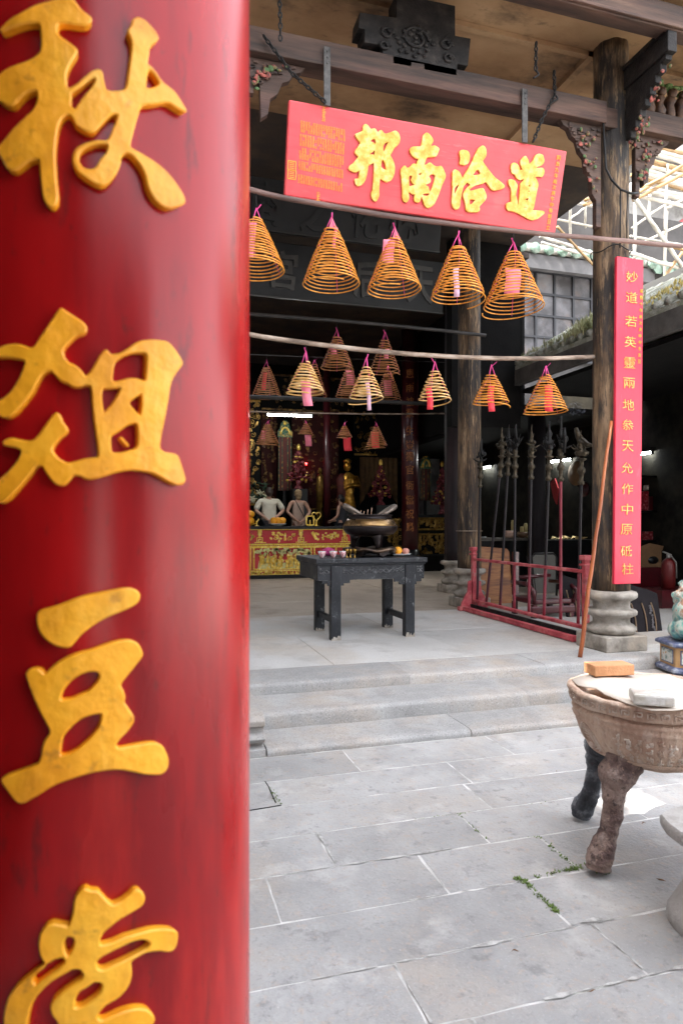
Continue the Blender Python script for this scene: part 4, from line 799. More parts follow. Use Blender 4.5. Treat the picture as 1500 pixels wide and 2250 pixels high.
# bronze burner on its stand
m_brz = M('dark_bronze', [(.3, (.014,.011,.012)), (.6, (.030,.022,.022)), (.75, (.055,.036,.028))], 4, .33, .7, bump=.12, bscale=40, rvar=.08)
m_brz2 = M('polished_bronze_band', [(.35, (.16,.10,.06)), (.55, (.36,.22,.09)), (.7, (.50,.34,.15))], 5, .30, .85, bump=.1, bscale=60, rvar=.08)
BX, BY = 2.47, 7.18
st = thing('burner_stand', 'dark bronze lobed stand under the censer on the table', 'stand', (BX, BY, TZ))
b = MB(); n = 48; vs = []; fs = []
pr = [(.20, .085), (.26, .10), (.31, .088), (.305, .06), (.24, .05), (.16, .055)]
for r, z in pr:
    for k in range(n):
        a = 2*PI*k/n+.3; w = 1+.06*math.cos(6*a); vs.append((BX+r*w*math.cos(a), BY+r*w*math.sin(a), TZ+z+.012*math.cos(6*a)))
for i in range(len(pr)-1):
    for k in range(n): a = i*n+k; c = i*n+(k+1) % n; fs.append((a, c, c+n, a+n))
fs += [tuple(range(n-1, -1, -1)), tuple(range((len(pr)-1)*n, len(pr)*n))]
b.add(vs, fs, True); b.build('lobed_plate', M('worn_bronze_plate', [(.35, (.03,.022,.02)), (.55, (.11,.07,.045)), (.68, (.22,.16,.12))], 7, .4, .7), st)
for k in range(6):
    a = -PI/2+.25+k*PI/3; c = Vector((BX+.235*math.cos(a), BY+.235*math.sin(a), TZ)); b = MB(); tn = Vector((-math.sin(a), math.cos(a), 0)); rn = Vector((math.cos(a), math.sin(a), 0))
    b.prism([(-.09,.075),(.09,.075),(.075,.05),(.055,.045),(.045,.02),(.015,.008),(0,.0),(-.015,.008),(-.045,.02),(-.055,.045),(-.075,.05)], c, tn, (0,0,1), .035)
    for sg in (-1, 1): b.tube([c+rn*.012+tn*sg*(.058+.022*math.cos(j*.6)*(1-j*.06))+Vector((0,0,.04+.022*math.sin(j*.6)*(1-j*.06))) for j in range(11)], .007, 6)
    b.build('scroll_foot', m_brz, st, bevel=.004)
cz = TZ+.098
cs_ = thing('bronze_censer', 'round bronze censer with two flaring handles on the black table', 'incense burner', (BX, BY, cz))
b = MB(); b.lathe([(.10,.13),(.20,.135),(.27,.16),(.305,.20),(.315,.235),(.312,.250)], 64, (BX, BY, cz)); b.build('belly', m_brz, cs_)
b = MB(); b.lathe([(.312,.2505),(.302,.270),(.283,.300),(.262,.328)], 64, (BX, BY, cz)); b.build('shoulder_band', m_brz2, cs_)
b = MB(); b.lathe([(.262,.3285),(.245,.345),(.24,.36),(.258,.368),(.262,.378),(.235,.380),(.228,.35),(.05,.345),(0,.345)], 64, (BX, BY, cz)); b.build('rim', m_brz, cs_)
for k in range(3):
    a = -PI/2+.12+k*2*PI/3; b = MB(); c = Vector((BX, BY, cz)); d = Vector((math.cos(a), math.sin(a), 0))
    b.tube([c+d*.17+Vector((0,0,.17)), c+d*.185+Vector((0,0,.10)), c+d*.195+Vector((0,0,.05)), c+d*.20+Vector((0,0,.0))], [.085,.045,.032,.03], 14); b.build('foot', m_brz, cs_)
for sg in (-1, 1):
    b = MB(); P = []
    for i in range(25):
        a = PI*i/24; P.append((0, math.cos(a)*.085, math.sin(a)))
    Q = []
    for i in range(25):
        t = i/24; yy = .085*math.cos(PI*t); h = math.sin(PI*t)**.7
        Q.append((BX+sg*(.125+.175*h), BY+yy, cz+.372+.105*h))
    b.tube(Q, [.018+.012*math.sin(PI*i/24) for i in range(25)], 8); b.build('handle', M('worn_brass_handle', [(.3, (.14,.11,.09)), (.7, (.30,.245,.20))], 8, .4, .6), cs_)
b = MB(); b.lathe([(.226,.352),(.12,.366),(0,.37)], 32, (BX, BY, cz)); b.build('ash', M('grey_ash', [(.3, (.40,.36,.34)), (.7, (.62,.58,.55))], 20, .95, bump=.6, bscale=80), cs_)
b = MB(); 
for i in range(5): x = BX-.10+i*.03*(-1)**i; b.tube([(x, BY-.05+.02*i, cz+.36), (x+.01, BY-.05+.02*i, cz+.42+.01*i)], .004, 5)
tag(b.build('incense_sticks', M('burnt_stick', (.55,.36,.25), 10, .8)), 'short incense stubs standing in the ash of the bronze censer', 'incense sticks')
# cups, goblets and fruit on the table
m_cup = M('pink_porcelain', [(.4, (.78,.52,.53)), (.52, (.62,.20,.24)), (.6, (.82,.70,.68))], 45, .2, coat=.4, detail=1)
m_wht = M('white_porcelain', [(.3, (.72,.71,.69)), (.7, (.80,.80,.78))], 8, .2, coat=.4)
for i, (px, lab) in enumerate([(707, 'small pink patterned cup at the left end of the table'), (732, 'small pink patterned cup, middle one of three in a row'), (753, 'small pink patterned cup nearest the brass goblets')]):
    p = atY(px, 1222, 6.98); p.z = TZ; t = thing('tea_cup', lab, 'cup', p, 'three pink cups on the black table'); b = MB()
    b.lathe([(.018,.001),(.02,.01),(.032,.022),(.040,.050),(.043,.066)], 24, p); b.build('bowl', m_cup, t)
    b = MB(); b.lathe([(.0431,.0661),(.0455,.071),(.040,.0725),(.030,.035),(0,.03)], 24, p); b.build('white_lip', m_wht, t)
for px, lab in [(762, 'tiny brass goblet next to the pink cups'), (769.5, 'tiny brass goblet between two others'), (779, 'tiny brass goblet nearest the censer foot')]:
    p = atY(px, 1222, 6.95); p.z = TZ; b = MB(); b.lathe([(.018,.001),(.018,.006),(.005,.012),(.005,.045),(.017,.055),(.02,.085),(.019,.095),(.014,.09),(.012,.06),(0,.058)], 16, p)
    tag(b.build('brass_goblet', M('polished_brass', (.42,.25,.06), 8, .3, .9)), lab, 'goblet', 'brass goblets on the black table')
p = atY(878, 1217, 7.12); p.z = TZ; b = MB(); b.lathe([(.06,.001),(.065,.008),(.11,.018),(.135,.024),(.132,.028),(.10,.022),(0,.018)], 40, p); tag(b.build('plate', m_wht), 'white plate with orange and peach at the right end of the table', 'plate')
p = atY(858, 1217, 7.30); p.z = TZ; b = MB(); b.lathe([(.05,.001),(.055,.006),(.09,.014),(.105,.02),(.10,.022),(0,.012)], 40, p); tag(b.build('plate', m_wht), 'empty white plate partly behind the fruit plate', 'plate')
m_org = M('orange_peel', [(.3, (.88,.34,.01)), (.7, (.92,.42,.02))], 8, .4, bump=.25, bscale=150)
p = atY(874, 1210, 7.12); b = MB(); b.ball((p.x, 7.12, TZ+.018+.046), (.047,.047,.045), 24, 16); tag(b.build('orange', m_org), 'bright orange on the white plate beside a peach', 'orange')
p = atY(890, 1212, 7.10); b = MB(); b.ball((p.x+.005, 7.10, TZ+.018+.038), (.042,.04,.037), 24, 16); tag(b.build('peach', M('dusky_peach', [(.3, (.45,.16,.14)), (.7, (.62,.33,.24))], 10, .6)), 'dusky pink peach on the white plate', 'peach')
p = atY(722, 1206, 7.40); b = MB(); b.ball((p.x, 7.40, TZ+.05), (.065,.055,.05), 20, 12)
for i in range(10):
    a = i*2.4; b.prism([(-.015,0),(.015,0),(0,.04)], (p.x+.055*math.cos(a), 7.40+.05*math.sin(a), TZ+.05), (-math.sin(a), math.cos(a), 0), (math.cos(a)*.5, math.sin(a)*.5, .8), .004)
tag(b.build('dragon_fruit', M('magenta_skin', [(.35, (.45,.03,.16)), (.7, (.60,.10,.28))], 10, .5)), 'magenta dragon fruit behind the pink cups', 'fruit')
# ============================================================ GILDED ALTAR
m_gilt = M('altar_gilt', [(.3, (.66,.34,.03)), (.5, (.90,.60,.10)), (.68, (.96,.80,.36))], 18, .40, .6, bump=.3, bscale=60)
m_giltg = M('greenish_gilt', [(.3, (.50,.45,.16)), (.6, (.74,.66,.30)), (.75, (.88,.82,.55))], 18, .45, .45, bump=.3, bscale=60)
m_ared = M('altar_red', [(.3, (.50,.012,.018)), (.7, (.64,.03,.04))], 4, .45)
m_blk = M('black_lacquer', [(.3, (.005,.005,.0055)), (.7, (.012,.012,.013))], 5, .32, spec=.3)
AY = 15.0; AX0, AX1 = .25, 4.62
al = thing('altar_table', 'long red altar table covered with gilded carving and a black top', 'altar', (2.45, 15.4, PZ))
b = MB(); b.box(AX0-.1, AY-.06, PZ, AX1+.22, AY+.86, PZ+.085); b.build('black_plinth', m_blk, al, bevel=.01)
b = MB(); b.box(AX0, AY, PZ+.086, AX1, AY+.8, PZ+.80); b.build('red_body', m_ared, al)
b = MB(); b.box(AX0-.02, AY-.03, PZ+.802, AX1+.13, AY+.82, PZ+1.115); b.build('red_frieze', m_ared, al, bevel=.02)
b = MB(); b.box(AX0-.1, AY-.10, PZ+1.135, AX1+.10, AY+.88, PZ+1.20); b.build('black_top', m_blk, al, bevel=.012)
def leaf(b, x, y, z, a, l, w, th=.018):
    c, s = math.cos(a), math.sin(a); P = [(-l*.5,0),(-l*.2,w*.45),(l*.15,w*.5),(l*.5,0),(l*.15,-w*.5),(-l*.2,-w*.45)]
    b.prism([(p*c-q_*s, p*s+q_*c) for p, q_ in P], (x, y, z), (1,0,0), (0,0,1), th)
def scroll(b, x, y, z, r, rr, th=.011):
    a0 = rr.random()*6; d = rr.choice((-1, 1)); b.tube([(x+r*(1-i*.055)*math.cos(a0+d*i*.55), y, z+r*(1-i*.055)*math.sin(a0+d*i*.55)) for i in range(15)], th, 5)
def figure(b, x, y, z, h, rr):
    w = h*.16; b.lathe([(w*1.1,0),(w*1.25,h*.1),(w*.85,h*.4),(w*1.05,h*.62),(w*.75,h*.76),(w*.3,h*.80)], 8, (x, y, z), sy=.6); b.ball((x, y-.004, z+h*.89), (w*.55, w*.5, h*.11), 8, 6)
    sg = rr.choice((-1, 1)); b.tube([(x+sg*w*.8, y-.01, z+h*.7), (x+sg*w*1.4, y-.02, z+h*.5), (x+sg*w*1.2, y-.03, z+h*(.5+.3*rr.random()))], w*.28, 5)
    if rr.random() < .5: b.tube([(x+sg*w*1.3, y-.03, z+h*.1), (x+sg*w*1.3, y-.03, z+h*1.15)], w*.09, 4)
def fret(b, x, y, z, s):
    for (x0, z0, x1, z1) in [(-1,-1,-1,1),(-1,1,1,1),(1,1,1,-.5),(1,-.5,-.4,-.5),(-.4,-.5,-.4,.4),(-.4,.4,.45,.4),(.45,.4,.45,0)]:
        b.bar((x+x0*s, y-.008, z+z0*s), (x+x1*s, y-.008, z+z1*s), .018, .018, (0,1,0))
def vase(b, x, y, z, h):
    b.lathe([(.22*h,0),(.26*h,.06*h),(.10*h,.16*h),(.34*h,.45*h),(.22*h,.62*h),(.36*h,.72*h),(.30*h,.78*h)], 12, (x, y, z), sy=.4)
    for i in range(5): leaf(b, x+(i-2)*.09*h, y-.01, z+h*(.95-.06*abs(i-2)), PI/2+(i-2)*-.4, .26*h, .12*h)
rr = random.Random(21); b = MB(); yf = AY-.036; z0 = PZ+.80
x = AX0+.12; k = 0
while x < AX1-.1:
    m = k % 6; zc = z0+.155
    if m in (0, 3): vase(b, x+.1, yf, z0+.13, .19); fret(b, x+.1, yf, z0+.08, .062); b.bar((x-.02, yf-.008, z0+.03), (x+.24, yf-.008, z0+.03), .02, .02, (0,1,0)); x += .34
    elif m == 1:
        for i in range(10): leaf(b, x+rr.random()*.28, yf, z0+.05+rr.random()*.21, rr.random()*6, .09, .05)
        scroll(b, x+.14, yf-.01, zc, .07, rr); x += .30
    elif m == 2: b.lathe([(.03,0),(.035,.05),(.02,.08),(.03,.12),(.015,.18)], 8, (x+.05, yf, z0+.07), sy=.5); scroll(b, x+.17, yf-.01, zc-.04, .06, rr); scroll(b, x+.24, yf-.01, zc+.05, .05, rr); x += .32
    elif m == 4:
        b.prism([(0,.10),(.10,0),(.15,.03),(.05,.13)], (x, yf+.002, z0+.08), (1,0,0), (0,0,1.6), .022)
        for i in range(6): leaf(b, x+.08+rr.random()*.12, yf, z0+.08+rr.random()*.17, rr.random()*6, .07, .045)
        x += .26
    else:
        b.tube([(x+i*.035, yf-.005, zc-.03+.03*math.sin(i*.9)+i*.006) for i in range(13)], .012, 5)
        for i in range(18): leaf(b, x+rr.random()*.42, yf, zc-.06+rr.random()*.15, rr.random()*6, .06, .045)
        x += .46
    k += 1
b.tube([(AX1+.08+.05*math.sin(i*.4), yf-.01, z0+.29-.27*i/9) for i in range(10)], .016, 6)
b.box(AX0-.03, AY-.05, PZ+1.116, AX1+.14, AY-.02, PZ+1.134); b.build('frieze_carving', m_gilt, al)
b = MB(); b.box(AX0, AY-.045, PZ+.775, AX1+.05, AY-.034, PZ+.80)
n = int((AX1-AX0)/.045)
for i in range(n): b.ball((AX0+.03+i*.045, AY-.04, PZ+.762), (.017,.012,.012), 6, 4)
b.box(AX0, AY-.03, PZ+.70, AX1, AY-.002, PZ+.748); b.build('bead_moulding', m_gilt, al)
yf = AY-.004
def panel(x0, x1, narrow, seed):
    rr = random.Random(seed); z0, z1 = PZ+.20, PZ+.70; g = MB(); h = MB()
    for (a, c, d, e) in ((x0, z0, x0+.035, z1), (x1-.035, z0, x1, z1)): g.box(a, yf-.03, c, d, yf, e)
    g.box(x0, yf-.03, z0, x1, yf, z0+.03)
    for i in range(int((z1-z0)/.05)): g.ball((x0+.017, yf-.035, z0+.03+i*.05), (.016,.012,.02), 6, 4); g.ball((x1-.017, yf-.035, z0+.03+i*.05), (.016,.012,.02), 6, 4)
    w = x1-x0
    if narrow:
        vase(g, (x0+x1)/2, yf-.005, z0+.30, .15)
        for i in range(16): leaf(g, x0+.05+rr.random()*(w-.1), yf, z0+.06+rr.random()*.22, rr.random()*6, .09, .05)
        for i in range(4): scroll(g, x0+.08+rr.random()*(w-.16), yf-.012, z0+.08+rr.random()*.34, .05, rr)
    else:
        P = [(-.42*w, 0), (-.40*w, .18), (-.30*w, .24), (-.16*w, .29), (-.06*w, .12), (.10*w, .14), (.24*w, .28), (.36*w, .20), (.42*w, 0)]
        h.prism(P, ((x0+x1)/2, yf, z0+.03), (1,0,0), (0,0,1), .012)
        for i in range(int(w*17)): figure(g, x0+.08+rr.random()*(w-.16), yf-.02-.02*rr.random(), z0+.03+rr.random()*.14, .14+.07*rr.random(), rr)
        for i in range(int(w*16)): leaf(g, x0+.06+rr.random()*(w-.12), yf-.01, z0+.04+rr.random()*.2, rr.random()*6, .09, .05, .03)
        for i in range(int(w*26)): leaf(h, x0+.05+rr.random()*(w-.1), yf-.012, z1-.03-abs(rr.gauss(0, .055)), rr.random()*6, .12, .06, .03)
        for i in range(5): h.tube([(x0+.1+i*(w-.2)/4+.05*(j-3)*.5, yf-.03, z1-.05-.01*(j-3)**2) for j in range(7)], .018, 6)
        for i in range(int(w*8)): g.lathe([(.02,0),(.02,.24),(.05,.26),(.0,.33)], 6, (x0+.09+rr.random()*(w-.18), yf-.01, z0+.05), sy=.5)
    g.build('panel_carving', m_gilt, al); h.build('cloud_carving', m_giltg, al)
panel(.30, 1.05, False, 1); panel(1.09, 2.02, False, 2); panel(2.06, 2.30, True, 3); panel(2.34, 3.72, False, 4); panel(3.76, 4.32, True, 5)
b = MB(); rr = random.Random(9); b.box(AX0, yf-.035, PZ+.165, AX1+.1, yf, PZ+.19); b.box(AX0, yf-.05, PZ+.088, AX1+.14, yf, PZ+.10)
for i in range(110): leaf(b, AX0+rr.random()*(AX1-AX0+.1), yf-.02, PZ+.13+rr.uniform(-.025, .025), rr.random()*6, .08, .035)
for i in range(30): scroll(b, AX0+.05+i*.145, yf-.03, PZ+.13, .026, rr, .008)
for i in range(60): leaf(b, 3.7+rr.random()*.95, yf-.01, PZ+.19+abs(rr.gauss(0, .06)), rr.random()*6, .10, .04)
b.build('base_carving', m_gilt, al)
# offerings on the altar
AZ = PZ+1.20
def fruit_plate(px, n, Y, lab):
    p = atY(px, 1150, Y); p.z = AZ; b = MB(); b.lathe([(.08,.001),(.085,.01),(.16,.035),(.20,.06),(.195,.064),(.15,.045),(0,.03)], 32, p); tag(b.build('fruit_plate', m_wht), 'white plate under the oranges on the altar, '+lab, 'plate')
    for i in range(n):
        x = p.x-.10+.2*i/max(1, n-1); b = MB(); b.ball((x, p.y-.02*(i % 2), AZ+.045+.085), (.09,.09,.083), 18, 12)
        tag(b.build('orange', m_org), 'orange on the altar plate, '+['left one', 'right one', 'middle one'][i]+' of the row', 'orange', 'oranges on the altar plate')
fruit_plate(611, 3, 15.25, 'in front of the man')
p = atY(546, 1140, 15.3); b = MB(); b.ball((p.x, 15.3, AZ+.115), (.14,.13,.115), 20, 12); b.ball((p.x+.02, 15.3, AZ+.28), (.13,.12,.09), 18, 10)
tag(b.build('pomelo', m_org), 'big orange fruits piled beside the red pillar edge on the altar', 'fruit')
for px, k in ((681, 0), (695, 1)):
    p = atY(px, 1150, 15.2); p.z = AZ; b = MB(); b.lathe([(.06,.001),(.06,.02),(.015,.03),(.02,.10),(.012,.15)], 14, p)
    if k: b.tube([(p.x+.10*math.sin(a*.35)**3*1.1, p.y, p.z+.24+.015*(13*math.cos(a*.35)-5*math.cos(a*.7)-2*math.cos(a*1.05)-math.cos(a*1.4))*.5) for a in range(19)], .016, 6)
    else:
        for (xa, za, xb, zb) in ((-.09,.03,.09,.03),(.09,.03,.09,.24),(.09,.24,-.09,.24),(-.09,.24,-.09,.03)): b.bar((p.x+xa, p.y, p.z+za), (p.x+xb, p.y, p.z+zb), .03, .03, (0,1,0))
    tag(b.build('candle_holder', m_gilt), ['square gilded frame standing on the altar behind the woman', 'heart shaped golden candle holder on the altar'][k], 'candle holder')
p = atY(564, 1150, 15.2); p.z = AZ; b = MB(); b.lathe([(.06,.001),(.05,.02),(.015,.03),(.02,.08),(.03,.10),(.012,.13)], 14, p); b.tube([(p.x-.12, p.y, AZ+.03), (p.x, p.y, AZ+.08), (p.x+.05, p.y, AZ+.17)], .014, 6)
tag(b.build('brass_lamp', m_gilt), 'small brass lamp on the altar left of the man', 'lamp')

# ============================================================ PEOPLE (backs to us, behind the altar)
def skin(name, V, E, R, mat, parent, sub=2, root=0):
    me = bpy.data.meshes.new('tmp'); off = org(parent); me.from_pydata([Vector(v)-off for v in V], E, []); o = bpy.data.objects.new('tmp', me); COL.objects.link(o)
    m = o.modifiers.new('s', 'SKIN'); m.branch_smoothing = .6
    for i, r in enumerate(R): o.data.skin_vertices[0].data[i].radius = r if isinstance(r, tuple) else (r, r); o.data.skin_vertices[0].data[i].use_root = (i == root)
    s = o.modifiers.new('b', 'SUBSURF'); s.levels = s.render_levels = sub
    dg = bpy.context.evaluated_depsgraph_get(); dg.update(); m2 = bpy.data.meshes.new_from_object(o.evaluated_get(dg)); bpy.data.objects.remove(o); bpy.data.meshes.remove(me)
    m2.name = name; m2.materials.clear(); m2.materials.append(mat); m2.polygons.foreach_set('use_smooth', [True]*len(m2.polygons))
    ob = bpy.data.objects.new(name, m2); COL.objects.link(ob); ob.parent = parent; return ob
m_skin = M('skin', [(.3, (.48,.25,.17)), (.7, (.58,.33,.23))], 6, .55)
def person(base, H, w, ang, lab, mats, sleeves, hairlen, arms='back', strap=False):
    p = Vector(base); t = thing('person', lab, 'person', p); s = H/1.75; c, sn = math.cos(ang), math.sin(ang)
    def T(x, y, z): return (p.x+(x*c-y*sn)*s, p.y+(x*sn+y*c)*s, p.z+z*s)      # local: facing +Y
    sh = .175*w
    V = [T(0,0,.95), T(0,0,1.12), T(0,-.01,1.30), T(0,-.005,1.42), T(0,0,1.50), T(0,.01,1.56), T(0,.02,1.64), T(0,.02,1.71),
         T(sh,0,1.42), T(-sh,0,1.42)]
    R = [(.155*s*w,.115*s),(.135*s*w,.105*s),(.165*s*w,.115*s),(.12*s*w,.085*s),.055*s,.062*s,.082*s,.06*s,.055*s*w,.055*s*w]
    E = [(0,1),(1,2),(2,3),(3,4),(4,5),(5,6),(6,7),(3,8),(3,9)]
    if arms == 'back': el, wr, hd = [(.30*w,-.09,1.17), (.11,-.20,.95), (.035,-.215,.90)], None, None
    arm = {}
    for sg, sv in ((1, 8), (-1, 9)):
        if arms == 'back': J = [(sg*.285*w,-.07,1.17), (sg*.15,-.185,1.0), (sg*.06,-.205,.925), (sg*.02,-.21,.90)]
        else: J = [(sg*.235*w,.02,1.14), (sg*.20,.20,1.02), (sg*.12,.30,1.0), (sg*.09,.34,.99)]
        i0 = len(V); V += [T(*j) for j in J]; R += [.042*s*w, .036*s, .030*s, .028*s]; E += [(sv, i0), (i0, i0+1), (i0+1, i0+2), (i0+2, i0+3)]; arm[sg] = (i0, J)
    for sg in (1, -1):
        i0 = len(V); V += [T(sg*.09,0,.86), T(sg*.10,0,.48), T(sg*.10,-.01,.09), T(sg*.10,.10,.035)]; R += [.085*s,.058*s,.042*s,.035*s]; E += [(0, i0), (i0, i0+1), (i0+1, i0+2), (i0+2, i0+3)]
        # fingers, folded together behind the back (or on the rail)
    for sg in (1, -1):
        i0, J = arm[sg]; h = J[3]; pd = J[2]
        for f in range(4):
            k = len(V); d = Vector(h)-Vector(pd); d.normalize(); o = Vector((0, -.005, .024-.016*f)); a = Vector(h)+o+d*.03; e = a+d*(.05-.006*abs(f-1.3))+Vector((0, .012, -.006))
            V += [T(*a), T(*e)]; R += [.0095*s, .008*s]; E += [(i0+3, k), (k, k+1)]
        k = len(V); a = Vector(h)+Vector((sg*.015, -.01, .035)); V += [T(*a)]; R += [.0105*s]; E += [(i0+3, k)]
    body = skin('body', V, E, R, m_skin, t)
    # face
    fb = MB(); fb.ball(T(0,.108,1.625), (.013*s,.02*s,.024*s), 8, 6)
    for sg in (1, -1): fb.ball(T(sg*.085,.02,1.63), (.012*s,.022*s,.032*s), 8, 6)
    fb.build('nose_and_ears', m_skin, t)
    fb = MB()
    for sg in (1, -1): fb.ball(T(sg*.032,.092,1.65), (.014*s,.008*s,.007*s), 8, 6)
    fb.ball(T(0,.10,1.575), (.024*s,.008*s,.006*s), 8, 6); fb.build('eyes_and_mouth', M('dark_features', (.10,.04,.035), 5, .5), t)
    # clothes
    CV = [T(0,0,.88), T(0,0,1.0), T(0,0,1.12), T(0,-.01,1.30), T(0,-.005,1.42), T(0,0,1.475)]; CR = [(.178*s*w,.135*s),(.172*s*w,.13*s),(.160*s*w,.125*s),(.185*s*w,.135*s),(.135*s*w,.10*s),(.068*s,.066*s)]; CE = [(i, i+1) for i in range(5)]
    for sg in (1, -1):
        k = len(CV); CV += [T(sg*sh,0,1.425)]; CR += [.070*s*w]; CE += [(4, k)]
        if sleeves:
            J = arm[sg][1]; a = Vector((sg*sh,0,1.42)); e = Vector(J[0]); CV += [T(*a.lerp(e, .55)), T(*a.lerp(e, .98))]; CR += [.066*s*w, .062*s*w]; CE += [(k, k+1), (k+1, k+2)]
        else: CR[-1] = .050*s
    skin('top', CV, CE, CR, mats[0], t)
    PV = [T(0,0,.93), T(.095,0,.86), T(.105,0,.48), T(.105,-.01,.10), T(-.095,0,.86), T(-.105,0,.48), T(-.105,-.01,.10)]
    skin('trousers', PV, [(0,1),(1,2),(2,3),(0,4),(4,5),(5,6)], [(.165*s*w,.13*s),.10*s,.072*s,.065*s,.10*s,.072*s,.065*s], mats[1], t)
    hb = MB(); hb.ball(T(0,.002,1.665), (.098*s,.108*s,.105*s), 20, 14); hb.ball(T(0,-.035,1.62), (.088*s,.078*s,.095*s), 18, 12)
    if hairlen: hb.ball(T(0,-.04,1.55), (.075*s,.06*s,.08*s), 16, 10)
    hb.rough(.012, 18); hb.warp(lambda v: v if (Vector(v)-Vector(T(0,.14,1.60))).length > .115*s else v+Vector((sn, -c, 0))*-0 ); hb.build('hair', mats[2], t, smooth=True)
    if strap:
        b = MB(); b.tube([T(-.10,.10,1.40), T(-.10,-.02,1.50), T(-.05,-.12,1.38), T(.03,-.145,1.22), T(.13,-.12,1.05), T(.17,0,.98)], .016*s, 6, True, .5); b.build('bag_strap', m_blk, t)
        b = MB(); b.ball(T(.21,.02,.93), (.05*s,.10*s,.09*s), 12, 8); b.build('shoulder_bag', m_blk, t)
    return t
m_cream = M('cream_cotton', [(.3, (.70,.63,.49)), (.7, (.84,.78,.64))], 5, .85, bump=.6, bscale=16, bdist=.03)
m_beige = M('beige_knit', [(.3, (.40,.27,.21)), (.7, (.50,.36,.29))], 5, .85, bump=.4, bscale=30, bdist=.02)
m_navy = M('dark_cloth', [(.3, (.02,.02,.025)), (.7, (.045,.045,.055))], 5, .8)
PYY = 16.7
p = atY(591, 1150, PYY); person((p.x, PYY, .67), 1.76, 1.26, 0, 'man in a cream shirt with hands clasped behind his back at the altar', (m_cream, m_navy, M('dark_brown_hair', (.035,.018,.012), 30, .6)), True, 0)
p = atY(655, 1150, PYY); person((p.x, PYY, .67), 1.72, 1.08, 0, 'woman in a beige sleeveless top with a dark strap across her back', (m_beige, m_beige, M('blond_hair', [(.3, (.22,.13,.06)), (.7, (.38,.25,.13))], 30, .6)), False, 1, strap=True)
p = atY(749, 1150, PYY); person((p.x, PYY, .67), 1.60, .95, .9, 'person in a dark top leaning at the altar behind the bronze censer', (m_navy, m_navy, M('black_hair', (.012,.010,.010), 30, .5)), False, 0, arms='front')

# ============================================================ SHRINE
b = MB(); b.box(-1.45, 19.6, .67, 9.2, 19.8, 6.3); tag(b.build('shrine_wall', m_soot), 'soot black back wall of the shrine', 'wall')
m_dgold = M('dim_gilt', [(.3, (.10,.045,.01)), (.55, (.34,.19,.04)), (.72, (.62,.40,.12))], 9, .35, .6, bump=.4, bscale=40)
m_tube = glow('lamp_tube', (.95, 1, .97), 14)
def lampY(a, c, lab, Y=None, r=.022):
    t = thing('strip_lamp', lab, 'lamp', a.lerp(c, .5)); b = MB(); d = (c-a).normalized(); b.tube([a, c], r, 10); b.build('tube', m_tube, t)
    b = MB(); up = Vector((0,0,r+.035)); b.bar(a+up-d*.06, c+up+d*.06, .10, .06); 
    for e in (a-d*.03, c+d*.03): b.bar(e-Vector((0,0,.03)), e+Vector((0,0,.05)), .03, .05, d)
    b.build('housing', m_soot, t); return t
lampY(atY(588, 911, 16.0), atY(684, 914.5, 16.0), 'lit white strip lamp hanging below the thin rods before the shrine')
def relief_panel(name, lab, px0, py0, px1, py1, Y, mat, back, seed, dens=60, fig=True):
    p0, p1 = atY(px0, py1, Y), atY(px1, py0, Y); t = thing(name, lab, 'carved panel', ((p0.x+p1.x)/2, Y, p0.z)); rr = random.Random(seed)
    b = MB(); b.box(p0.x, Y, p0.z, p1.x, Y+.08, p1.z); b.build('backing', back, t); b = MB(); w, h = p1.x-p0.x, p1.z-p0.z
    for i in range(int(dens*w*h)):
        x, z = p0.x+.04+rr.random()*(w-.08), p0.z+.04+rr.random()*(h-.08); r_ = rr.random()
        if fig and r_ < .3: figure(b, x, Y-.01, min(z, p1.z-.2), .16+.08*rr.random(), rr)
        elif r_ < .6: scroll(b, x, Y-.012, z, .04+.04*rr.random(), rr, .012)
        else: leaf(b, x, Y-.002, z, rr.random()*6, .12, .06, .03)
    b.box(p0.x, Y-.04, p0.z, p1.x, Y-.001, p0.z+.05); b.box(p0.x, Y-.04, p1.z-.05, p1.x, Y-.001, p1.z)
    b.build('gilt_relief', mat, t); return t
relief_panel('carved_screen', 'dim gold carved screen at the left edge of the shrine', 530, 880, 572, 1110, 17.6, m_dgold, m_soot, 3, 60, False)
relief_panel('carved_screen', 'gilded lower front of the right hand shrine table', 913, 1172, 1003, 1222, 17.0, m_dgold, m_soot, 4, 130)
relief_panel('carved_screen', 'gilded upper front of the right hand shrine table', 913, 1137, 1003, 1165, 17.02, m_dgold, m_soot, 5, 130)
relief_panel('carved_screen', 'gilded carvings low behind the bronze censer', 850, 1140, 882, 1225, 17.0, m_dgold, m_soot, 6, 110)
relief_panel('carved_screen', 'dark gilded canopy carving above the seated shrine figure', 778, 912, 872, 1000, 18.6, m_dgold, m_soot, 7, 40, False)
p0, p1 = atY(905, 1132, 17.0), atY(1004, 1132, 17.0); b = MB(); b.box(p0.x, 16.9, p0.z-.06, p1.x, 17.9, p0.z+.02); b.box(p0.x+.02, 17.1, .671, p1.x, 17.88, p0.z-.061); tag(b.build('shrine_table', m_blk), 'black shrine table on the right with gilded front', 'table')
m_dg2 = M('dimmed_gilt', [(.36, (.03,.012,.004)), (.5, (.13,.06,.015)), (.64, (.36,.20,.05))], 9, .45, .4, bump=.4, bscale=40)  # gloom of the shrine put into a darker gilt and red
m_drb = M('dimmed_red_backing', [(.3, (.018,.002,.002)), (.7, (.05,.006,.005))], 4, .7, spec=.2)
relief_panel('carved_screen', 'dim red and gold carved screen between the red banner and the slim column', 642, 905, 711, 1120, 18.7, m_dg2, m_drb, 11, 26)
relief_panel('carved_screen', 'narrow dim gilded post panel right of the slim column', 724, 900, 744, 1120, 18.6, m_dg2, m_drb, 12, 40, False)
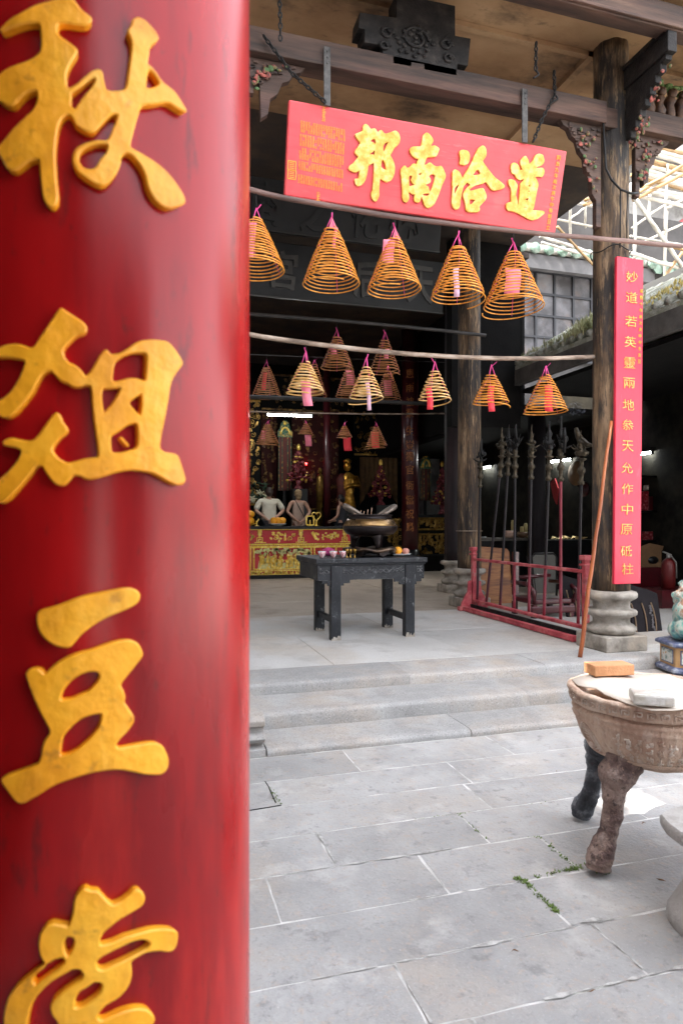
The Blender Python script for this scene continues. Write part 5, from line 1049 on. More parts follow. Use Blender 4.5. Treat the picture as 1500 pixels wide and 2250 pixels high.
relief_panel('carved_screen', 'dim gilded panel at the far left behind the lilies', 574, 905, 608, 1120, 18.7, m_dg2, m_drb, 13, 34)
relief_panel('carved_screen', 'dim carved frame right of the gold lettered column', 915, 985, 950, 1118, 18.8, m_dg2, m_drb, 14, 30)
relief_panel('carved_screen', 'dim gilded frieze high behind the dim coils', 575, 840, 880, 900, 18.8, m_dg2, m_soot, 15, 22, False)
a, c = atY(790, 1004, 18.5), atY(874, 1112, 18.5); b = MB(); n = 30; vs = []
for i in range(n+1):
    t = i/n; x = a.x+(c.x-a.x)*t; d = abs(t-.5)*2
    vs += [(x, 18.5+.04*math.sin(i*1.7), a.z), (x, 18.5+.05*math.sin(i*1.7), a.z-(a.z-c.z)*(.18+.82*d**.8))]
b.add(vs, [(2*i, 2*i+1, 2*i+3, 2*i+2) for i in range(n)], True); o = b.build('altar_curtain', M('ochre_curtain', [(.3, (.05,.022,.006)), (.7, (.12,.06,.015))], 5, .8)); tag(o, 'dim ochre curtain drawn aside behind the flower cone with golden tip', 'curtain')
# banners with green heads
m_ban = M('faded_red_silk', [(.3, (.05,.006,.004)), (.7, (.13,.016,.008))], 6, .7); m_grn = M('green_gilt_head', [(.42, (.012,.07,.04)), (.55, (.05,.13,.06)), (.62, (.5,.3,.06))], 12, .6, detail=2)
def banner(px, pt, pb, w, Y, lab):
    a, c = atY(px-w/2, pt, Y), atY(px+w/2, pb, Y); t = thing('shrine_banner', lab, 'banner', ((a.x+c.x)/2, Y, c.z)); wd = c.x-a.x; zt = a.z-.45
    b = MB(); b.box(a.x, Y, c.z, c.x, Y+.04, zt); b.build('red_panel', m_ban, t)
    b = MB(); 
    for k in (.02, .27, .68, .93): b.box(a.x+wd*k, Y-.015, c.z, a.x+wd*(k+.05), Y-.001, zt)
    b.build('green_stripes', m_grn, t)
    b = MB(); b.prism([(-.55,0),(.55,0),(.55,.14),(.40,.22),(.28,.38),(.10,.45),(-.10,.45),(-.28,.38),(-.40,.22),(-.55,.14)], ((a.x+c.x)/2, Y+.05, zt+.002), (wd,0,0), (0,0,1), .08); b.build('green_head', m_grn, t)
    b = MB(); b.tube([((a.x+c.x)/2+wd*.34*math.cos(PI*i/8), Y-.035, zt+.06+.2*math.sin(PI*i/8)) for i in range(9)], .03, 6); b.ball(((a.x+c.x)/2, Y-.03, zt+.38), (.05,.03,.06), 8, 6); b.build('gilt_cloud', m_gilt, t)
    b = MB(); b.box((a.x+c.x)/2-.04, Y+.05, .671, (a.x+c.x)/2+.04, Y+.09, c.z+.1); b.build('stand', m_blk, t)
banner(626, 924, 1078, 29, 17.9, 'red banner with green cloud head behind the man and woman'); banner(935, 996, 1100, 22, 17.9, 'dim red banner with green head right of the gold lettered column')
# gold lettered column and dark slim column
def lacquer_col(px, Y, r, lab, mat, txt=None, ys=None, black=0):
    p = atY(px, 1100, Y); t = thing('lacquer_column', lab, 'column', (p.x, Y, PZ)); zb = PZ+.002 if Y < 16 else .672
    b = MB(); b.lathe([(r, zb+black), (r, 6.29)], 32, (p.x, Y, 0)); b.build('shaft', mat, t)
    if black: b = MB(); b.lathe([(r*1.08, zb), (r*1.08, zb+black-.002)], 32, (p.x, Y, 0)); b.build('black_foot', m_blk, t)
    if txt:
        for ch, y in zip(txt, ys):
            z = atY(px, y, Y-r).z; me = glyph(ch, .19, .225, .010, .0); a0 = math.atan2(-Y, -p.x); b = MB()
            for v in me.vertices:
                a = a0+v.co.x/r; q_ = r+.001+v.co.z; v.co = (p.x+q_*math.cos(a), Y+q_*math.sin(a), z+v.co.y)
            b.mesh(me); b.build('gold_character', m_cgold, t)
m_cgold = M('faded_gold_letter', [(.3, (.30,.09,.02)), (.7, (.52,.20,.05))], 20, .5)
m_drk = M('dark_red_lacquer', [(.3, (.035,.004,.007)), (.7, (.085,.010,.014))], 3, .35, coat=.3)
lacquer_col(900, 15.2, .205, 'dark red lacquer column with gold characters behind the censer', m_drk, '恵雨被羣生豈獨官衙當祝鳥', [820,851,882,908,946,977,1003,1032,1066,1098,1129,1157], .62)
lacquer_col(718, 17.3, .10, 'slim dark column between the shrine niches', m_drk)
# conical flower offerings
m_flr = M('flower_paper', [(.40, (.06,.008,.010)), (.5, (.24,.018,.03)), (.56, (.09,.015,.02)), (.63, (.45,.13,.15))], 16, .5, detail=2)
def flower_cone(px, pt, pb, w, Y, lab, seed):
    a, c = atY(px, pt, Y), atY(px, pb, Y); h = a.z-c.z; R = w/FPX*(c.x*SN+c.y*CS)/2; rr = random.Random(seed); t = thing('flower_cone', lab, 'flower arrangement', (c.x, Y, c.z)); b = MB(); g = MB()
    for i in range(170):
        u = rr.random()**.75; z = c.z+h*.18+(h*.68)*(1-u); r = R*u*rr.uniform(.6, 1.05)+.02; an = rr.random()*6.28; q_ = (c.x+r*math.cos(an), Y+r*math.sin(an), z)
        (g if i % 8 == 0 else b).ball(q_, (rr.uniform(.02, .055),)*2+(rr.uniform(.02, .045),), 6, 5)
    g.ball((c.x, Y, a.z-.09), (.055,.05,.10), 10, 8); b.lathe([(.14, c.z), (.10, c.z+h*.05), (.05, c.z+h*.1), (.09, c.z+h*.2)], 12, (c.x, Y, 0)); b.tube([(c.x, Y, c.z), (c.x, Y, a.z-.1)], .03, 6)
    b.build('petals', m_flr, t); g.build('gilt_ornaments', m_gilt, t)
    b = MB(); b.box(c.x-.2, Y-.2, .672, c.x+.2, Y+.2, c.z-.002); b.build('stand', m_blk, t)
flower_cone(656, 976, 1075, 56, 17.6, 'dark red flower cone with glittering ornaments behind the woman', 1)
flower_cone(836, 1010, 1110, 54, 17.6, 'dark red flower cone with golden tip above the censer', 2)
flower_cone(971, 1013, 1130, 46, 17.5, 'flower cone with gold figure on the right hand shrine table', 3)
# gilded statue in red robe
p = atY(765, 1122, 17.4); t = thing('gilded_statue', 'gilded standing statue with a red robe behind the censer', 'statue', (p.x, 17.4, .67)); ht = atY(765, 1012, 17.4).z-p.z
b = MB(); z = p.z; b.lathe([(.20,z),(.22,z+.1),(.15,z+ht*.35),(.20,z+ht*.55),(.17,z+ht*.70),(.07,z+ht*.76)], 20, (p.x, 17.4, 0), sy=.75); b.ball((p.x-.04, 17.36, z+ht*.88), (.10,.10,.14), 14, 10)
b.lathe([(.10, z+ht*.95), (.11, z+ht*1.0), (.03, z+ht*1.04)], 12, (p.x-.04, 17.36, 0))
b.tube([(p.x+.18, 17.38, z+ht*.66), (p.x+.22, 17.22, z+ht*.48), (p.x+.02, 17.12, z+ht*.50), (p.x-.2, 17.1, z+ht*.42)], [.09,.08,.06,.04], 10); b.rough(.02, 14); b.build('body', M('statue_gold', [(.36, (.12,.05,.005)), (.52, (.40,.19,.022)), (.66, (.75,.45,.10))], 7, .33, .8, bump=.5, bscale=25), t, smooth=True)
b = MB(); b.lathe([(.24,z+.02),(.2,z+ht*.4),(.235,z+ht*.62),(.12,z+ht*.74)], 16, (p.x-.10, 17.46, 0), sy=.7); b.build('red_robe', m_ban, t, smooth=True)
b = MB(); b.box(p.x-.25, 17.2, .671, p.x+.25, 17.65, z-.001); b.build('pedestal', m_blk, t)
p = atY(703, 1080, 17.9); b = MB(); z = p.z; b.lathe([(.10,.672),(.10,z),(.13,z+.05),(.09,z+.25),(.10,z+.4),(.03,z+.5)], 14, (p.x, 17.9, 0)); b.ball((p.x, 17.9, z+.58), (.05,.05,.09), 10, 8); b.rough(.015, 14); tag(b.build('gilded_figurine', m_dgold, smooth=True), 'small gilded figurine between the woman and the slim column', 'statue')
b = MB(); p = atY(672, 1019, 18.5); b.ball(p, .035, 10, 8); tag(b.build('red_lamp', glow('red_lamp', (1, .02, .02), 6)), 'tiny red lamp glowing above the flower cone', 'lamp')
b = MB(); p = atY(863, 950, 18.4); b.ball(p, (.05,.03,.025), 10, 8); tag(b.build('spot_lamp', glow('warm_spot', (1, .85, .6), 8)), 'tiny warm spot lamp in the dark canopy', 'lamp')
# lilies behind the man
t = thing('lily_bunch', 'white lilies and leaves left of the man', 'flowers', atY(568, 1100, 17.3)); b = MB(); g = MB(); c = atY(568, 1090, 17.3); rr = random.Random(4)
for i in range(14):
    o = c+Vector((rr.uniform(-.28, .3), rr.uniform(-.1, .1), rr.uniform(-.2, .12)))
    for k in range(5): a = k*1.26+i; b.tube([o, o+Vector((.06*math.cos(a), -.03, .06*math.sin(a))), o+Vector((.10*math.cos(a), -.01, .09*math.sin(a)))], [.008,.02,.003], 5, True, .4)
for i in range(30):
    o = c+Vector((rr.uniform(-.35, .3), rr.uniform(-.05, .15), rr.uniform(-.25, .2))); g.tube([o, o+Vector((rr.uniform(-.1, .1), 0, .14)), o+Vector((rr.uniform(-.2, .2), 0, .2))], [.01,.03,.003], 5, True, .3)
b.build('petals', M('cream_petal', (.62,.56,.38), 8, .6), t); g.build('leaves', M('dark_leaf', (.02,.05,.02), 8, .6), t)
b = MB(); b.lathe([(.10,.672),(.12,c.z-.5),(.10,c.z-.2)], 14, (c.x, 17.3, 0)); b.build('vase', m_blk, t)

# ============================================================ SIDE ROOM
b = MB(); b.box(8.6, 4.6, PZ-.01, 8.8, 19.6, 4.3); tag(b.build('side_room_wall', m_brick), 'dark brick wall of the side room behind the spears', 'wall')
b = MB(); b.box(4.9, 10.05, 3.15, 6.2, 10.25, 6.29); b.box(6.605, 10.26, 3.5, 8.598, 19.5, 3.6); b.box(6.55, 10.6, 3.6, 6.62, 19.55, 6.29); b.box(6.203, 10.2, 3.4, 6.6, 10.25, 3.6); tag(b.build('side_room_ceiling', m_soot), 'black lintel and ceiling over the side room', 'ceiling')
for (px0, py0, px1, py1, lab) in [(1056,1029,1079,1025,'lit strip lamp seen at the left between column and first spear'), (1206,1015,1253,1009.5,'lit strip lamp behind the red shafted spear'), (1404,998,1429,994.5,'lit strip lamp right of the crimson couplet board')]:
    lampY(atX(px0, py0, 8.52), atX(px1, py1, 8.52), lab)
# dark post
p = atY(1178, 1100, 10.6); b = MB(); b.lathe([(.155, PZ+.001), (.155, 3.49)], 24, (p.x, 10.6, 0)); tag(b.build('timber_post', M('purple_black_post', (.008,.006,.0075), 5, .7, spec=.2)), 'plain dark purple post behind the middle of the red rack', 'post')
# counter with bowls
def atd(px, py, d): r = ray(px, py); return Vector((r[0]*d, r[1]*d, CAMZ+r[2]*d))
t = thing('side_counter', 'dark counter with bowls behind the left half of the red rack', 'counter', atd(1108, 1300, 12.5)); a, c = atY(1050, 1183, 11.5), atY(1163, 1183, 11.5); zc = a.z
b = MB(); b.box(a.x, 11.45, zc-.05, c.x, 12.2, zc); b.build('top', M('dusty_counter', (.10,.09,.08), 8, .7), t); b = MB(); b.box(a.x+.03, 11.55, PZ, c.x-.03, 12.15, zc-.051); b.build('front', m_blk, t)
def pot(px, w, h, Y, mat, lab, name='bowl'):
    p = atY(px, 1180, Y); p.z = zc; b = MB(); b.lathe([(w*.6,.001),(w*.95,h*.3),(w,h*.7),(w*.9,h),(w*.8,h*.97),(w*.7,h*.4),(0,h*.3)], 24, p); tag(b.build(name, mat), lab, name)
pot(1117, .11, .15, 11.7, M('pale_pink_glaze', (.55,.36,.28), 8, .3), 'pale pink pot on the dark counter'); pot(1147, .11, .12, 11.75, M('brown_glaze', (.16,.09,.05), 8, .3), 'brown bowl on the dark counter'); pot(1062, .05, .03, 11.6, M('steel_dish', (.5,.5,.5), 8, .3, .8), 'small shiny dish at the left end of the counter')
for px, h, lab in ((1126, .26, 'yellow candle jar behind the pink pot'), (1154, .20, 'cream candle jar at the right end of the counter'), (1146, .13, 'short yellow jar beside the brown bowl')):
    p = atY(px, 1180, 12.05); p.z = zc+.10; b = MB(); b.lathe([(.04,-.099),(.04,h*.8),(.025,h),(0,h)], 12, p); tag(b.build('candle_jar', M('cream_wax', (.55,.45,.2), 8, .5)), lab, 'jar')
# wooden board, chairs and carved panels behind the rack
def slab_px(name, pts, Y, th, mat, lab, cat, lean=0, bev=.01):
    P = [atY(x, y, Y) for x, y in pts]; b = MB(); b.prism([(p.x, p.z) for p in P], (0, Y, 0), (1,0,0), (0,0,1), -th)
    zb = min(p.z for p in P)
    b.warp(lambda v: Vector((v.x, v.y+(v.z-zb)*lean, v.z))); return tag(b.build(name, mat, bevel=bev), lab, cat)
m_pine = M('orange_pine', [(.35, (.12,.035,.007)), (.5, (.24,.08,.016)), (.65, (.34,.14,.035))], 5, .5, stretch=(.35,1,3), dirt=[((.10,.03,.01), 9, .62, .7, .7, 'ShaderNodeTexNoise', (.5,1,1.5))])
slab_px('pine_board', [(1057,1336),(1127,1345),(1127,1212),(1122,1206),(1062,1201),(1057,1207)], 9.25, .04, m_pine, 'orange pine board leaning behind the left half of the red rack', 'board', .12)
t = thing('folding_panel', 'grey panelled chair back behind the middle of the red rack', 'chair', atY(1198, 1340, 9.3)); P = [atY(x, y, 9.3) for x, y in ((1168,1345),(1222,1345),(1222,1216),(1168,1216))]
b = MB(); b.box(P[0].x+.02, 9.3, P[0].z+.3, P[1].x-.02, 9.33, P[2].z-.02); b.build('panel', M('grey_vinyl', (.075,.07,.06), 6, .6, bump=.4, bscale=10), t)
b = MB(); b.tube([(P[0].x, 9.31, PZ+.02), (P[0].x, 9.31, P[2].z-.06), (P[0].x+.06, 9.31, P[2].z), (P[1].x-.06, 9.31, P[2].z), (P[1].x, 9.31, P[2].z-.06), (P[1].x, 9.31, PZ+.02)], .018, 8); b.build('tube_frame', m_iron, t)
b = MB(); a = atY(1170, 1320, 9.0); 
for k in range(3): b.tube([(a.x+.03*k, 9.0, PZ+.12), (a.x-.08+.045*k, 9.05, PZ+.75)], .009, 6)
tag(b.build('walking_canes', m_iron), 'bundle of thin dark canes beside the grey panelled chair', 'canes')
m_rch = M('glossy_red_chair', [(.3, (.03,.002,.004)), (.7, (.08,.004,.008))], 5, .3, coat=.25)
t = thing('red_armchair', 'low glossy dark red armchair behind the red rack', 'chair', atZ(1195, 1352, PZ)); c = atZ(1192, 1352, PZ)
b = MB(); b.box(c.x-.30, c.y-.25, PZ+.18, c.x+.30, c.y+.30, PZ+.25); b.box(c.x-.34, c.y-.26, PZ+.06, c.x+.34, c.y-.22, PZ+.16); b.build('seat', m_rch, t, bevel=.02)
for sg in (-1, 1):
    b = MB(); b.tube([(c.x+sg*.30, c.y-.24, PZ+.2), (c.x+sg*.33, c.y-.30, PZ+.36), (c.x+sg*.32, c.y-.1, PZ+.45), (c.x+sg*.30, c.y+.28, PZ+.44)], .032, 8); b.build('arm', m_rch, t)
    for yy in (-.22, .26): b = MB(); b.box(c.x+sg*.28-.03, c.y+yy-.03, PZ+.001, c.x+sg*.28+.03, c.y+yy+.03, PZ+.179); b.build('leg', m_rch, t)
b = MB(); b.box(c.x-.30, c.y+.25, PZ+.26, c.x-.22, c.y+.30, PZ+.86); b.tube([(c.x-.2, c.y+.28, PZ+.5), (c.x+.3, c.y+.28, PZ+.52)], .03, 8); b.build('back', m_rch, t)
m_cpan = M('dark_carved_panel', [(.3, (.006,.0045,.006)), (.7, (.016,.012,.014))], 6, .7, bump=.2, bscale=30, spec=.15); m_inlay = M('tan_inlay', (.16,.10,.055), 9, .6)
def carved(pts, Y, lab, seed, lean=.14):
    P = [atY(x, y, Y) for x, y in pts]; zb = min(p.z for p in P); t = thing('carved_back_panel', lab, 'panel', (sum(p.x for p in P)/len(P), Y, zb)); wf = lambda v: Vector((v.x, v.y+(v.z-zb)*lean, v.z))
    b = MB(); b.prism([(p.x, p.z) for p in P], (0, Y, 0), (1,0,0), (0,0,1), -.045); b.warp(wf); b.build('panel', m_cpan, t, bevel=.008)
    x0, x1 = P[0].x, P[1].x; zt = P[2].z; b = MB(); rr = random.Random(seed)
    for k in (.12, .48, .80): b.tube([(x0+(x1-x0)*(k+.16*u+.04*math.sin(u*5)-.16), Y-.008, zt-.10-(zt-zb-.22)*u) for u in [i/10 for i in range(11)]], .009, 5)
    b.warp(wf); b.build('inlay_strips', m_inlay, t); b = MB()
    for i in range(14):
        u = i/13; x = x0+(x1-x0)*(.62+.10*u+.03*rr.uniform(-1, 1)-.02); b.ball((x, Y-.004, zt-.14-(zt-zb-.35)*u), (.022*rr.uniform(.6, 1.3), .006, .015), 6, 4)
    b.warp(wf); b.build('carved_flowers', M('grey_carving', (.07,.062,.066), 9, .5), t)
carved([(1252,1374),(1292,1388),(1296,1280),(1237,1262)], 7.6, 'dark carved panel standing behind the right end of the red rack', 2)
carved([(1398,1424),(1462,1438),(1457,1306),(1440,1298),(1390,1284)], 6.3, 'dark carved chair panel with tan inlay strips behind the turquoise lion', 5)
# shelves on the right hand side of the column
t = thing('side_shelf', 'dark shelves with red packets right of the crimson couplet board', 'shelf', atY(1425, 1400, 9.2)); a, c = atY(1396, 1210, 9.6), atY(1462, 1210, 9.6)
b = MB()
for y in (1045, 1122, 1187): z = atY(1420, y, 9.6).z; b.box(a.x, 9.55, z-.03, c.x, 10.0, z)
b.box(a.x, 10.0, PZ, c.x, 10.03, atY(1420, 1000, 9.6).z); b.build('boards', m_soot, t)
z = atY(1425, 1250, 9.3).z
b = MB(); p = atY(1424, 1187, 9.6); rr = random.Random(8)
def packet(px, y, w, h, mat, lab, name='packet', Y=9.7):
    p = atY(px, y, Y); b = MB(); b.box(p.x-w, Y-.06, p.z+.003, p.x+w, Y+.06, p.z+h); b.rough(.012, 9); tag(b.build(name, mat, bevel=.01), lab, name)
m_foil = M('red_foil', [(.35, (.10,.005,.01)), (.55, (.28,.02,.03)), (.65, (.5,.22,.22))], 20, .3, .3)
packet(1425, 1187, .11, .16, m_foil, 'crumpled pink and red packet on the lowest dark shelf'); packet(1444, 1187, .045, .14, M('yellow_label', (.65,.45,.03), 9, .4), 'small yellow bottle with red cap on the lowest dark shelf', 'bottle')
packet(1410, 1122, .09, .34, m_foil, 'tall clear and red packet on the middle dark shelf'); packet(1442, 1122, .10, .22, m_foil, 'red packet at the right of the middle dark shelf'); packet(1424, 1122, .06, .25, m_rch, 'dark red packet between two others on the middle shelf'); packet(1422, 1078, .05, .10, M('pale_tin', (.4,.35,.3), 9, .5), 'pale tin on top of the middle dark shelf', 'tin', 9.8)
# box, extinguisher, basket
p = atZ(1425, 1290, .9); a, c = atY(1396, 1247, 8.8), atY(1452, 1247, 8.8); t = thing('cardboard_box', 'brown cardboard box with open flaps on the low cabinet', 'box', ((a.x+c.x)/2, 9.0, a.z)); zt = atY(1424, 1210, 8.8).z; m_card = M('cardboard', [(.3, (.09,.043,.015)), (.7, (.135,.07,.028))], 6, .8)
b = MB(); b.box(a.x, 8.8, a.z, c.x, 9.3, zt); b.build('body', m_card, t); b = MB(); b.prism([(0,0),(1,.0),(1.05,.12),(.5,.2),(.05,.08)], (a.x, 8.79, zt+.001), ((c.x-a.x),0,0), (0,0,.6), .01); b.build('flap', m_card, t)
b = MB(); b.lathe([(.10,0),(.10,.01)], 24, ((a.x+c.x)/2+.08, 8.795, (a.z+zt)/2-.02), Matrix.Rotation(PI/2, 3, 'X'), sy=.6); b.build('printed_oval', m_blk, t)
b = MB(); b.box(a.x-.1, 8.75, PZ, c.x+.15, 9.4, a.z-.002); tag(b.build('low_cabinet', m_rch), 'dark red low cabinet under the cardboard box', 'cabinet')
p = atY(1467, 1293, 8.2); t = thing('fire_extinguisher', 'red fire extinguisher standing behind the turquoise lion', 'fire extinguisher', (p.x, 8.2, p.z)); z = p.z
b = MB(); b.lathe([(.10,z),(.10,z+.36),(.08,z+.42),(.03,z+.46)], 24, (p.x, 8.2, 0)); b.build('cylinder', M('fire_red', (.10,.005,.005), 6, .5, coat=.0), t)
b = MB(); b.lathe([(.03,z+.46),(.03,z+.52)], 12, (p.x, 8.2, 0)); b.bar((p.x-.10, 8.2, z+.56), (p.x+.05, 8.2, z+.51), .03, .02); b.tube([(p.x+.04, 8.2, z+.5), (p.x+.14, 8.2, z+.4), (p.x+.15, 8.2, z+.15)], .015, 8); b.build('valve_and_hose', M('pale_hose', (.16,.15,.14), 6, .5), t)
b = MB(); b.box(p.x-.3, 8.0, PZ, p.x+.5, 8.5, z-.002); tag(b.build('low_bench', m_rch), 'dark red bench under the fire extinguisher', 'bench')
# hanging red ornaments and round hat on the wall
p = atX(1220, 1078, 8.5); b = MB(); b.prism([(-.16,.18),(.0,.26),(.12,.05),(.06,-.3),(-.05,-.15)], (8.5, p.y, p.z), (0,-1,0), (0,0,1), .03); tag(b.build('red_ornament', M('red_board', (.30,.015,.02), 6, .5)), 'red pointed ornament hanging on the dark brick wall', 'ornament')
p = atX(1265, 1040, 8.5); b = MB(); b.lathe([(.26,0),(.24,.03),(.10,.07),(0,.09)], 24, p, Matrix.Rotation(-PI/2, 3, 'Y')); tag(b.build('round_hat', M('straw', (.16,.09,.04), 20, .8)), 'round straw hat hanging near the strip lamp', 'hat')
p = atX(1283, 1075, 8.5); b = MB(); b.lathe([(.16,0),(.15,.03),(0,.06)], 24, p, Matrix.Rotation(-PI/2, 3, 'Y')); tag(b.build('round_plate', m_rch), 'red round ornament at the edge of the front column', 'ornament')
t = thing('wall_counter', 'dark counter with golden paper along the right wall', 'counter', (8.1, 10.5, PZ)); a, c = atY(1196, 1187, 10.9), atY(1296, 1190, 10.9); b = MB(); b.box(a.x, 10.9, PZ, c.x+.4, 11.4, a.z); b.build('body', m_blk, t); za = a.z
b = MB(); rr = random.Random(6)
for i in range(24): x = a.x+.3+rr.random()*(c.x-a.x-.2); y = 11.0+rr.random()*.3; b.add([(x, y, za+.01), (x+.12, y+rr.uniform(-.05, .05), za+.02+rr.random()*.05), (x+.10, y+.1, za+.07*rr.random()+.02)], [(0,1,2),(2,1,0)])
b.warp(lambda v: v); tag(b.build('gold_paper', M('gold_joss_paper', (.70,.52,.22), 9, .35, .5)), 'loose heap of golden joss paper on the wall counter', 'paper')
# ============================================================ SIDE ROOF, WINDOW BUILDING, SCAFFOLD
m_moss = M('mossy_tiles', [(.3, (.14,.145,.10)), (.5, (.30,.30,.25)), (.7, (.50,.49,.44))], 4, .9, bump=.6, bscale=40, bdist=.03, dirt=[((.30,.24,.05), 5, .58, .7, .8), ((.10,.13,.05), 3, .5, .65, .6)])
sr = thing('side_roof', 'mossy tiled lean-to roof right of the crimson couplet board', 'roof', (7, 7, 4.1)); RXE, RZE, RSL = 6.0, 4.08, .6
RY0, RY1 = 2.6, 9.9
b = MB(); L = 1.75; b.add([(RXE, RY0, RZE), (RXE, RY1, RZE+.10), (RXE+L, RY1, RZE+.10+L*RSL), (RXE+L, RY0, RZE+L*RSL), (RXE, RY0, RZE-.07), (RXE, RY1, RZE+.03), (RXE+L, RY1, RZE+.03+L*RSL), (RXE+L, RY0, RZE-.07+L*RSL)], [(0,3,2,1),(4,5,6,7),(0,1,5,4),(2,3,7,6),(0,4,7,3),(1,2,6,5)]); b.add([(RXE+L+.01, RY0, RZE+L*RSL), (RXE+L+.01, RY1, RZE+.10+L*RSL), (RXE+L+1.3, RY1, RZE-.1), (RXE+L+1.3, RY0, RZE-.1)], [(0,1,2,3)]); b.build('roof_deck', m_moss, sr)
b = MB(); y = RY0+.1; rr = random.Random(14)
while y < RY1: b.tube([(RXE-.01+L*i/8, y, RZE+.03+.10*(y-RY0)/(RY1-RY0)+L*RSL*i/8+rr.uniform(-.01, .01)) for i in range(9)], .055, 8); y += .21
b.rough(.015, 12); b.build('tile_rolls', m_moss, sr)
b = MB(); b.box(RXE+.1, RY0, RZE-.36, 8.59, RY1-.05, RZE-.30); b.build('dark_soffit', m_soot, sr)
b = MB(); b.bar((RXE+.04, RY0, RZE-.20), (RXE+.04, RY1, RZE-.10), .10, .26); b.build('fascia_board', M('grey_fascia', [(.3, (.05,.045,.042)), (.7, (.13,.12,.11))], 3, .85, bump=.3, bscale=30), sr)
b = MB(); b.bar((RXE+L, RY0, RZE+L*RSL+.06), (RXE+L, RY1, RZE+L*RSL+.16), .22, .12)
b.build('ridge_cap', M('pale_ridge', (.33,.32,.30), 6, .85), sr)
for py in (4.9, 5.4, 5.9, 6.5, 7.2): b = MB(); b.lathe([(.06,0),(.09,.05),(.05,.10),(.08,.16),(.05,.22),(.07,.27),(.02,.34)], 12, (RXE+L, py, RZE+L*RSL+.13)); b.build('ridge_finial', M('finial', (.45,.42,.36), 8, .85), sr)
# weeds growing on the roof edge
def weeds(lab, n, y0, y1, h, cols, seed, x0=0, x1=.9):
    rr = random.Random(seed); b = MB()
    for i in range(n):
        y = rr.uniform(y0, y1); d = x0+rr.random()*(x1-x0); o = Vector((RXE+d, y, RZE+.06+d*RSL+.1*(y-RY0)/(RY1-RY0))); hh = h*rr.uniform(.4, 1)
        for k in range(5):
            a = rr.random()*6.28; r_ = hh*.5; e = o+Vector((r_*math.cos(a)*.6, r_*math.sin(a)*.6, hh*rr.uniform(.6, 1))); m = o.lerp(e, .5)+Vector((0, 0, hh*.12)); s = Vector((-math.sin(a), math.cos(a), 0))*.006
            b.add([o-s, o+s, m+s*1.4, m-s*1.4, e], [(0,1,2,3),(3,2,4)])
    ob = b.build('roof_weeds', M('roof_weed', cols, 3, .8)); tag(ob, lab, 'weeds'); return ob
weeds('feathery pale weeds on the roof edge left of the front column', 380, 7.4, 8.6, .27, [(.35, (.30,.34,.16)), (.6, (.52,.50,.30))], 1, 0, .5)
weeds('yellow stems growing on the mossy roof right of the couplet board', 300, 5.4, 7.3, .12, [(.35, (.32,.33,.16)), (.55, (.62,.48,.15))], 2, .05, 1.5)
weeds('sparse weeds on the far low end of the mossy roof', 60, 8.7, 9.8, .16, [(.35, (.18,.20,.10)), (.6, (.38,.36,.22))], 3, 0, .4)
# building with the gridded window
wb = thing('window_building', 'soot stained grey building with a gridded paper window', 'building', (11, 14, 0)); WY = 13.0
m_wwall = M('sooty_grey_wall', [(.3, (.02,.018,.018)), (.7, (.06,.056,.056))], 2, .85)
wx0, wx1 = atY(1136, 700, WY).x, atY(1340, 700, WY).x; wz0, wz1 = atY(1150, 784, WY).z, atY(1150, 592, WY).z
b = MB(); b.box(7.4, WY+.12, 3.7, 13.6, WY+.3, 8.9); b.box(13.4, WY+.31, 3.7, 13.6, 17, 8.9); b.box(7.4, WY+.31, 3.7, 7.6, 17, 8.9); b.build('wall', m_wwall, wb)
m_pane = M('stained_paper_pane', [(.35, (.04,.036,.038)), (.5, (.10,.095,.102)), (.66, (.155,.15,.158))], 1.6, .6, dirt=[((.02,.018,.02), 1.4, .52, .64, .8), ((.15,.09,.055), 2.0, .56, .7, .4)])
win = MB(); win.box(wx0, WY+.06, wz0, wx1, WY+.10, wz1); wo = win.build('window', m_pane, wb)
b = MB(); n = 0; x = wx0
for i in range(6): x = wx0+(wx1-wx0)*i/5; b.box(x-.025, WY+.02, wz0, x+.025, WY+.058, wz1)
for i in range(5): z = wz0+(wz1-wz0)*i/4; b.box(wx0, WY+.022, z-.025, wx1, WY+.056, z+.025)
b.build('lattice', M('grey_lattice', (.016,.016,.02), 6, .6), wo)
ez = atY(1144, 545, WY-.5).z
m_fas = M('grey_eave_board', [(.3, (.075,.072,.075)), (.7, (.14,.135,.14))], 2, .8, dirt=[((.06,.06,.06), 2.5, .55, .7, .6)])
zb_, zt_ = atY(1144, 587, WY-.35).z, atY(1144, 556, WY-.35).z; xr = atY(1434, 600, WY-.35).x
b = MB(); b.box(7.3, WY-.40, zb_, xr, WY-.30, zt_); b.box(7.3, WY-.299, zb_+.12, xr, WY+.5, zb_+.16); b.build('eave_board', m_fas, wb)
m_gt = M('green_glazed_tile', [(.3, (.07,.14,.10)), (.6, (.16,.23,.18)), (.75, (.27,.31,.27))], 5, .4, coat=.15); m_tl = M('bleached_tile', [(.3, (.14,.135,.12)), (.7, (.30,.29,.265))], 6, .8, bump=.3, bscale=20)
b = MB(); g = MB(); x = 7.4
while x < 15.5:
    b.tube([(x, WY-.46, zt_+.09), (x, WY+2.2, zt_+1.25)], .105, 10); g.lathe([(.118, -.02), (.118, .03)], 16, (x, WY-.48, zt_+.09), Matrix.Rotation(PI/2, 3, 'X'))
    if x > xr-.2: g.prism([(-.16,.06),(.16,.06),(.14,-.08),(.07,-.17),(-.07,-.17),(-.14,-.08)], (x+.17, WY-.47, zt_+.05), (1,0,0), (0,0,1), .03)
    x += .34
b.add([(7.3, WY-.42, zt_+.02), (15.6, WY-.42, zt_+.02), (15.6, WY+2.2, zt_+1.17), (7.3, WY+2.2, zt_+1.17)], [(0,1,2,3)]); b.build('tile_rows', m_tl, wb); g.build('tile_ends', m_gt, wb)
